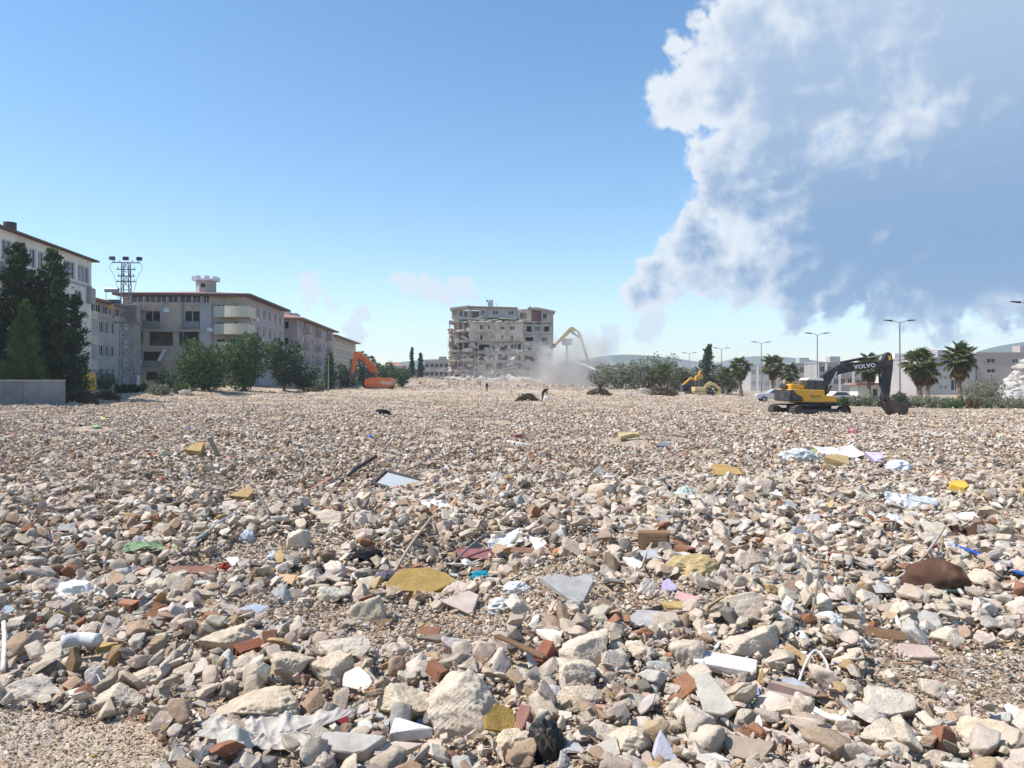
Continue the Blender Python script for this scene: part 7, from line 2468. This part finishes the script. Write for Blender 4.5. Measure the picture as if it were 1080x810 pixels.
# ------------------------------------------------------------------ poles and lamps
def pylon():
    D = 85.0
    p = on(133, D)
    k = D / F
    H = CAMZ + (HY - 277) * k - p.z
    rt = empty('lattice_pylon', p, R(8), label='grey lattice power pylon with floodlights in front of the grey block', cat='pylon')
    w0, w1 = .62, .34
    for sx in (-1, 1):
        for sy in (-1, 1):
            MB().tube([(sx * w0, sy * w0, 0), (sx * w1, sy * w1, H)], .055, 5).build('leg', M['metal_grey'], rt)
    b = MB()
    n = 14
    for i in range(n):
        z0, z1 = H * i / n, H * (i + 1) / n
        a, c = w0 + (w1 - w0) * i / n, w0 + (w1 - w0) * (i + 1) / n
        s = 1 if i % 2 else -1
        for q in range(4):
            M4 = Matrix.Rotation(q * math.pi / 2, 4, 'Z')
            b.tube([M4 @ Vector((-s * a, -a, z0)), M4 @ Vector((s * c, -c, z1))], .036, 4)
            b.tube([M4 @ Vector((-c, -c, z1)), M4 @ Vector((c, -c, z1))], .022, 4)
    b.build('bracing', M['metal_grey'], rt)
    for z, w in ((H, 1.45), (H - .75, 1.0), (H - 1.5, .9), (H - 2.1, 1.0)):
        ca = MB().box((-w, -.05, z - .05), (w, .05, z + .05)).build('crossarm', M['metal_grey'], rt)
        for x in (-w * .85, -w * .45, w * .45, w * .85):
            MB().tube([(x, 0, z + .05), (x, 0, z + .3)], [.05, .03], 6).build('insulator', M['tank'], ca)
    for x, a in ((-1.4, -30), (0, 0), (1.4, 30)):
        M4 = Matrix.Translation((x, -.1, H + .42)) @ Matrix.Rotation(R(a), 4, 'Z')
        MB().box((-.28, -.2, -.16), (.28, .15, .2), M4).build('floodlight', M['metal_dark'], rt)
    tz = CAMZ + (HY - 330) * k - p.z
    t = MB().box((.1, -.65, tz - 1.0), (1.35, -.05 - .4 + .9, tz + .9)).build('transformer', M['metal_grey'], rt, bevel=.06)
    b = MB()
    for i in range(6):
        b.box((.15 + i * .2, -.75, tz - .8), (.2 + i * .2, -.66, tz + .6))
    b.build('cooling_fin', M['metal_grey'], t)
    MB().box((-1.3, -.7, tz - 1.15), (1.5, .5, tz - 1.03)).build('platform', M['metal_grey'], rt)
    MB().tube([(-1.2, -.4, tz - .6), (-1.2, -.4, tz + .9)], .2, 8).build('switch_box', M['metal_grey'], rt)
    MB().cyl((-1.25, tz + .55), .24, -.85, -.68, 14).build('amber_lamp', M['amber'], rt)
    b = MB()
    for s in (-1, 1):
        b.tube(catmull([(s * 1.3, 0, H + .3), (s * 1.7, 0, H - .6), (s * 1.2, 0, H - 1.6), (s * .5, 0, tz + 1)], 5), .02, 4)
    b.build('cable', M['metal_dark'], rt)
    c = on(142, 86)
    cb = empty('utility_cabinet', c, 0, label='small white utility cabinet at the foot of the pylon', cat='cabinet')
    MB().box((-.45, -.35, .1), (.45, .35, 1.6)).build('body', M['letter'], cb, bevel=.03)
    MB().box((-.4, -.38, .2), (-.02, -.355, 1.5)).build('door', M['pale_wall'], cb)
    MB().box((.02, -.38, .2), (.4, -.355, 1.5)).build('door', M['pale_wall'], cb)
    MB().box((-.5, -.4, 1.602), (.5, .4, 1.7)).build('lid', M['metal_grey'], cb)


pylon()


def street_lamp(px, D, ytop, label):
    p = on(px, D)
    H = CAMZ + (HY - ytop) / F * D - p.z
    rt = empty('street_lamp', p, 0, label=label, cat='street lamp', group='twin-armed lamps along the road')
    MB().tube([(0, 0, -.2), (0, 0, H * .5), (0, 0, H)], [.11, .085, .06], 10).build('pole', M['metal_grey'], rt)
    MB().tube([(0, 0, -.2), (0, 0, .5)], .17, 10).build('base', M['metal_grey'], rt)
    for s in (-1, 1):
        a = MB().tube([(0, 0, H - .05), (s * .5, 0, H + .12), (s * .9, 0, H + .18)], .04, 6).build('arm', M['metal_grey'], rt)
        MB().prism([(s * .85, H + .10), (s * 1.75, H + .22), (s * 1.75, H + .3), (s * .9, H + .28)], -.14, .14).build('lamp_head', M['metal_dark'], a, bevel=.02)


for a in ((949, 86, 340, 'nearest and tallest twin-armed street lamp, left of the thick palm'), (862, 107, 353, 'twin-armed street lamp rising behind the excavator cab'), (803, 134, 362, 'twin-armed street lamp left of the palm beside the excavator'),
          (761, 158, 368, 'twin-armed street lamp right of the leaning conifer'), (727, 182, 373, 'furthest twin-armed street lamp, left of the leaning conifer'), (1086, 70, 321, 'twin-armed street lamp whose arm just enters at the right edge')):
    street_lamp(*a)

p = on(598, 238)
rt = empty('light_mast', p, 0, label='faint mast with a box head in the dust beside the yellow boom', cat='mast')
hh = CAMZ + (HY - 362) / F * 238 - p.z
MB().tube([(0, 0, 0), (0, 0, hh)], [.5, .35], 10).build('mast_pole', M['ruin_grey'], rt)
MB().prism([(-1.4, hh - .6), (1.4, hh - .6), (1.8, hh + 1.4), (-1.8, hh + 1.4)], -1.2, 1.2).build('box_head', M['ruin_grey'], rt, bevel=.1)
p = on(370.5, 120)
rt = empty('utility_pole', on(346.5, 116), 0, label='thin grey pole in front of the cypress-like tree', cat='pole')
MB().tube([(0, 0, -.2), (0, 0, 5.6)], [.1, .07], 8).build('pole_shaft', M['metal_grey'], rt)
MB().box((-.5, -.04, 5.3), (.5, .04, 5.4)).build('crossarm', M['metal_grey'], rt)


# ------------------------------------------------------------------ tangles, heaps, ruin at the far right
def tangle(name, px, D, w_px, h_px, label, cat, n=260, seed=1, mt='twig', r0=.02, sink=.1, color=None):
    r = np.random.default_rng(seed)
    p = on(px, D)
    W, H = w_px / F * D, h_px / F * D
    b = MB()
    for _ in range(n):
        a, t = r.uniform(0, 6.28), r.random() ** .6
        q = Vector((math.cos(a) * t * W * .48, math.sin(a) * t * W * .3, 0))
        top = H * math.sqrt(max(0, 1 - t * t)) * r.uniform(.3, 1.05)
        q.z = top
        d = Vector(r.normal(size=3)).normalized()
        d.z *= .4
        ln = W * r.uniform(.06, .2)
        b.tube([q - d * ln, q + Vector(r.normal(size=3)) * ln * .25, q + d * ln], r0 * r.uniform(.6, 1.5), 4)
    v, f = rock_shape(seed, 3, 10, 5, .2, 0)
    v = v * np.array([W * .42, W * .26, H * .72])
    b.add([tuple(q) for q in v], [tuple(q) for q in f])
    o = b.build(name, M[mt], loc=p - Vector((0, 0, sink)))
    tag(o, label, cat, None, 'thing')
    return o


tangle('brush_heap', 556, 78, 24, 10, 'brown tangle of wire and twigs left of the bending person', 'brush heap', seed=2, n=420, r0=.03)
tangle('brush_heap', 631, 95, 26, 9, 'dark brush heap behind the walking person', 'brush heap', seed=3, n=260, r0=.03)
tangle('brush_heap', 700, 100, 34, 8, 'long low tangle of dark iron in front of the centre palms', 'brush heap', seed=4, n=260, r0=.03)
tangle('brush_heap', 84, 66, 36, 18, 'dark heap of soil and branches right of the boundary wall', 'brush heap', seed=5, n=420, r0=.03)
tangle('brush_heap', 112, 70, 30, 12, 'brown soil and root heap at the field edge below the pylon', 'brush heap', seed=6, n=260, r0=.03)
tangle('brush_heap', 327, 108, 22, 6, 'low dry branch pile under the slim street tree', 'brush heap', seed=7, n=200, r0=.03)


def ruin_heap():
    D = 104.0
    p = on(1085, D)
    rt = empty('ruin_heap', p, 0, label='pale heap of a collapsed building at the right edge in the dust', cat='rubble heap')
    r = np.random.default_rng(4)
    k = D / F
    prof = lambda x, y: (47 * k * math.exp(-((x / k - 4) / 22) ** 2) + 10 * k * math.exp(-((x / k + 22) / 16) ** 2)) * math.exp(-(y / 3.2) ** 2)
    v, f = [], []
    nx, ny = 60, 24
    for j in range(ny):
        for i in range(nx):
            x, y = (-44 + 92 * i / (nx - 1)) * k, -7 + 14 * j / (ny - 1)
            h = prof(x, y)
            v.append((x + r.normal(0, .12), y + r.normal(0, .12), h * (1 + r.normal(0, .07)) + r.normal(0, .09) - .25))
    for j in range(ny - 1):
        for i in range(nx - 1):
            f.append((j * nx + i, j * nx + i + 1, (j + 1) * nx + i + 1, (j + 1) * nx + i))
    o = bpy.data.objects.new('debris_core', mesh_np('debris_core', v, f, [M['rock']], False))
    o.color = (0.47, 0.44, 0.40, 1)
    link(o, rt)
    rk = [mesh_np('lump', *rock_shape(40 + i, 3, 12, 20, .08), [M['rock']], False) for i in range(8)]
    for i in range(290):
        x, y = r.uniform(-42, 44) * k, -abs(r.normal(0, 2.0))
        s = r.uniform(.12, .42) if i % 6 else r.uniform(.4, .75)
        o = bpy.data.objects.new('lump', rk[int(r.integers(0, 8))])
        o.location = (x, y, prof(x, y) - .1)
        o.scale = (s * r.uniform(.7, 1.7), s, s * r.uniform(.4, .9))
        o.rotation_euler = tuple(r.uniform(-.8, .8, 3))
        o.color = (*jitter((0.52, 0.485, 0.44), r, .16), 1)
        link(o, rt)
    for i in range(10):
        M4 = Matrix.Translation((r.uniform(-8, 26) * k, r.uniform(-1.5, 1), r.uniform(6, 40) * k)) @ Euler((r.uniform(-.6, .6), r.uniform(-.8, .8), r.uniform(-1, 1))).to_matrix().to_4x4()
        MB().box((-1.4, -.9, -.12), (1.4, .9, .12), M4).build('slab', M['raw_concrete'], rt)
    for i in range(14):
        q = Vector((r.uniform(-10, 26) * k, -1.2, r.uniform(14, 46) * k))
        MB().tube([q, q + Vector((r.uniform(-.5, .5), -.3, .5)), q + Vector((r.uniform(-1, 1), -.4, r.uniform(.1, 1)))], .03, 4).build('bent_bar', M['iron'], rt)


ruin_heap()
# low concrete blocks by the centre track
for px, D, lb, s in ((402 / 4.909 + 580, 98, 'white dusty block left of the dark iron tangle', .9), (562 / 4.909 + 580, 100, 'pale round block beside the dark iron tangle', .9), (490 / 4.909 + 580, 118, 'grey concrete barrier below the centre palms', 1.6),
                     (680 / 4.909 + 580, 118, 'pale upright slab left of the loader arm', 1.0), (330, 92, 'pale block at the field edge under the street trees', 1.0), (196, 80, 'pale concrete block right of the leafy shrub', 1.2)):
    p = on(px, D)
    v, f = rock_shape(int(px), 4, 10, 20, .04, 1)
    o = bpy.data.objects.new('concrete_block', mesh_np('concrete_block', v * np.array([.6 * s, .4 * s, .36 * s]), f, [M['rock']], True))
    o.location = p + Vector((0, 0, .2 * s))
    put(o, lb, 'concrete block', None, (0.44, 0.40, 0.345))


# ------------------------------------------------------------------ people
def person(px, D, label, pose, ypx=None, top='cloth_black', rz=0.0, carry=False):
    p = on(px, D)
    me = bpy.data.meshes.new('person')
    if pose == 'bend':
        J = {'pel': (0, 0, .92), 'chest': (-.30, 0, 1.28), 'neck': (-.44, 0, 1.33), 'head': (-.58, 0, 1.33), 'headt': (-.68, 0, 1.30),
             'shl': (-.36, .18, 1.27), 'ell': (-.44, .22, 1.0), 'hal': (-.52, .16, .76), 'shr': (-.36, -.18, 1.27), 'elr': (-.42, -.22, .98), 'har': (-.50, -.16, .72),
             'hil': (.02, .10, .88), 'knl': (-.06, .13, .48), 'anl': (.10, .13, .08), 'tol': (-.06, .14, .03), 'hir': (.02, -.10, .88), 'knr': (.06, -.13, .48), 'anr': (.24, -.13, .09), 'tor': (.08, -.14, .03)}
    else:
        st = .22 if pose == 'walk' else .05
        J = {'pel': (0, 0, .95), 'chest': (-.05, 0, 1.32), 'neck': (-.07, 0, 1.48), 'head': (-.10, 0, 1.60), 'headt': (-.10, 0, 1.72),
             'shl': (-.05, .19, 1.40), 'ell': (.05, .25, 1.12), 'hal': (-.10, .24, .90), 'shr': (-.05, -.19, 1.40), 'elr': (-.08, -.25, 1.12), 'har': (-.22, -.22, .92),
             'hil': (0, .10, .90), 'knl': (-st, .11, .50), 'anl': (-st * .8, .11, .08), 'tol': (-st * .8 - .16, .12, .03), 'hir': (0, -.10, .90), 'knr': (st * .4, -.11, .50), 'anr': (st * 1.3, -.11, .10), 'tor': (st * 1.3 - .15, -.12, .03)}
    rad = {'pel': .15, 'chest': .17, 'neck': .065, 'head': .10, 'headt': .085, 'shl': .075, 'ell': .055, 'hal': .045, 'shr': .075, 'elr': .055, 'har': .045,
           'hil': .10, 'knl': .07, 'anl': .05, 'tol': .04, 'hir': .10, 'knr': .07, 'anr': .05, 'tor': .04}
    E = [('pel', 'chest'), ('chest', 'neck'), ('neck', 'head'), ('head', 'headt'), ('chest', 'shl'), ('shl', 'ell'), ('ell', 'hal'), ('chest', 'shr'), ('shr', 'elr'), ('elr', 'har'),
         ('pel', 'hil'), ('hil', 'knl'), ('knl', 'anl'), ('anl', 'tol'), ('pel', 'hir'), ('hir', 'knr'), ('knr', 'anr'), ('anr', 'tor')]
    nm = list(J)
    me.from_pydata([J[q] for q in nm], [(nm.index(a), nm.index(b)) for a, b in E], [])
    o = bpy.data.objects.new('person', me)
    COL.objects.link(o)
    md = o.modifiers.new('skin', 'SKIN')
    for i, q in enumerate(nm):
        me.skin_vertices[0].data[i].radius = (rad[q], rad[q])
        me.skin_vertices[0].data[i].use_root = q == 'pel'
    o.modifiers.new('sub', 'SUBSURF').levels = 2
    dg = bpy.context.evaluated_depsgraph_get()
    dg.update()
    m2 = bpy.data.meshes.new_from_object(o.evaluated_get(dg))
    bpy.data.objects.remove(o)
    m2.materials.clear()
    for q in (top, 'cloth_grey', 'skin', 'cloth_black'):
        m2.materials.append(M[q])
    hd, hl, hr = Vector(J['head']), Vector(J['hal']), Vector(J['har'])
    ht = Vector(J['headt'])
    for f in m2.polygons:
        f.use_smooth = True
        c = f.center
        if (c - (hd + ht) / 2).length < .17:
            f.material_index = 3 if (c.x > hd.x + .02 or c.z > max(hd.z, ht.z) + .02) else 2
        elif min((c - hl).length, (c - hr).length) < .07:
            f.material_index = 2
        elif c.z < .9:
            f.material_index = 1
    o = bpy.data.objects.new('person', m2)
    o.location = p
    o.rotation_euler = (0, 0, rz)
    tag(link(o), label, 'person', None, 'thing')
    return o


person(572.5, 77, 'person in black bending forward beside the wire tangle', 'bend', rz=R(150))
b = bag('white_bag', 576, 420, 6, 7, (0.70, 0.70, 0.68), 'small white sack held in front of the bending person', 'sack', 77)
person(633, 92, 'person in black walking in front of the dark brush heap', 'walk', rz=R(20))
person(513.5, 128, 'distant person in dark clothes standing below the tower', 'stand', rz=R(60))
person(506.5, 190, 'far tiny figure right of the other one below the tower', 'stand', rz=R(0), top='cloth_grey')
person(504.2, 191, 'far tiny figure left of the other one below the tower', 'stand', rz=R(0), top='cloth_grey')


# ------------------------------------------------------------------ water, dust, air
def jet(name, a, c, sag, r0, r1, label, dens=0.5):
    m = bpy.data.materials.new('spray_' + name)
    m.use_nodes = True
    W = NT(m.node_tree)
    b = W.n('ShaderNodeBsdfPrincipled')
    b.inputs['Base Color'].default_value = (0.8, 0.82, 0.84, 1)
    b.inputs['Roughness'].default_value = 0.6
    pos = W.n('ShaderNodeNewGeometry').outputs['Position']
    W.put(b.inputs['Alpha'], W.ramp(W.noise(pos, 1.6, 4, .6), .3, .7, dens * .35, dens))
    out = W.n('ShaderNodeOutputMaterial')
    W.put(out.inputs[0], b.outputs[0])
    a, c = Vector(a), Vector(c)
    pts, rr = [], []
    for i in range(21):
        t = i / 20
        p = a.lerp(c, t)
        p.z += sag * 4 * t * (1 - t)
        pts.append(p - a)
        rr.append((r0 + (r1 - r0) * t) * (1 + .25 * math.sin(i * 2.1)))
    o = MB().tube(pts, rr, 10).build(name, m, smooth=True, loc=a)
    tag(o, label, 'water jet', None, 'thing')


jet('water_jet', at(655, 405.5, 195), at(607, 382, 208), .5, .18, .5, 'white water jet arching into the dust from the right', .75)
jet('water_jet', at(606, 382, 208), at(568, 365, 226), -.2, .4, 1.3, 'thin spray where the water strikes the tower', .10)


def dust(name, lo, hi, dens, label, scale, cx=.5, cz=0.0, col=(0.90, 0.875, 0.83)):
    """drifting dust: a closed box whose density fades out well before its faces"""
    m = bpy.data.materials.new(name)
    m.use_nodes = True
    W = NT(m.node_tree)
    v = W.n('ShaderNodeVolumePrincipled')
    v.inputs['Color'].default_value = (*col, 1)
    v.inputs['Anisotropy'].default_value = 0.3
    tc = W.n('ShaderNodeTexCoord')
    g = W.vmath('SUBTRACT', tc.outputs['Generated'], (cx, .5, cz))
    g = W.vmath('MULTIPLY', g, (2.0, 2.0, 1.0))
    rr = W.vmath('LENGTH', g)
    n = W.noise(tc.outputs['Object'], scale, 4, .6)
    d = W.math('ADD', W.math('SUBTRACT', 0.80, rr), W.math('MULTIPLY', W.math('SUBTRACT', n, .5), 1.5))
    d = W.ramp(d, 0.0, .9, 0, 1)
    d = W.math('MULTIPLY', d, W.ramp(rr, 1.0, .75, 0, 1))
    W.put(v.inputs['Density'], W.math('MULTIPLY', d, dens))
    out = W.n('ShaderNodeOutputMaterial')
    W.put(out.inputs['Volume'], v.outputs[0])
    lo, hi = Vector(lo), Vector(hi)
    c = (lo + hi) / 2
    b = MB().box(lo - c, hi - c)
    o = b.build(name, m, loc=c)
    tag(o, label, 'dust', None, 'stuff')


dust('dust_cloud', (fr(530, 210), 186, -1), (fr(672, 210), 228.5, 21), .34, 'pale dust cloud drifting off the tower foot', .16, .52, .02)
dust('dust_cloud', (fr(425, 205), 184, -1), (fr(610, 205), 226, 16), .05, 'thin low dust along the foot of the tower', .2, .6, .0)
dust('dust_cloud', (fr(1040, 97), 92, -2), (fr(1130, 97), 101, 6), .30, 'white dust in front of the ruin heap', .4, .55, .15, (0.86, 0.85, 0.83))

dust('dust_cloud', (fr(590, 175), 128, -1.5), (fr(960, 175), 240, 14), .026, 'thin dust veil hanging over the centre tree line', .05, .45, .0)

hz = bpy.data.materials.new('air')
hz.use_nodes = True
W_ = NT(hz.node_tree)
pv = W_.n('ShaderNodeVolumePrincipled')
pv.inputs['Color'].default_value = (0.74, 0.87, 1.0, 1)
pv.inputs['Density'].default_value = 0.00022
pv.inputs['Anisotropy'].default_value = 0.2
oo = W_.n('ShaderNodeOutputMaterial')
W_.put(oo.inputs['Volume'], pv.outputs[0])
o = MB().box((-3600, -3600, -3.5), (3600, 3600, 190)).build('haze', hz)
tag(o, 'faint blue summer haze over the whole site', 'haze', None, 'stuff')
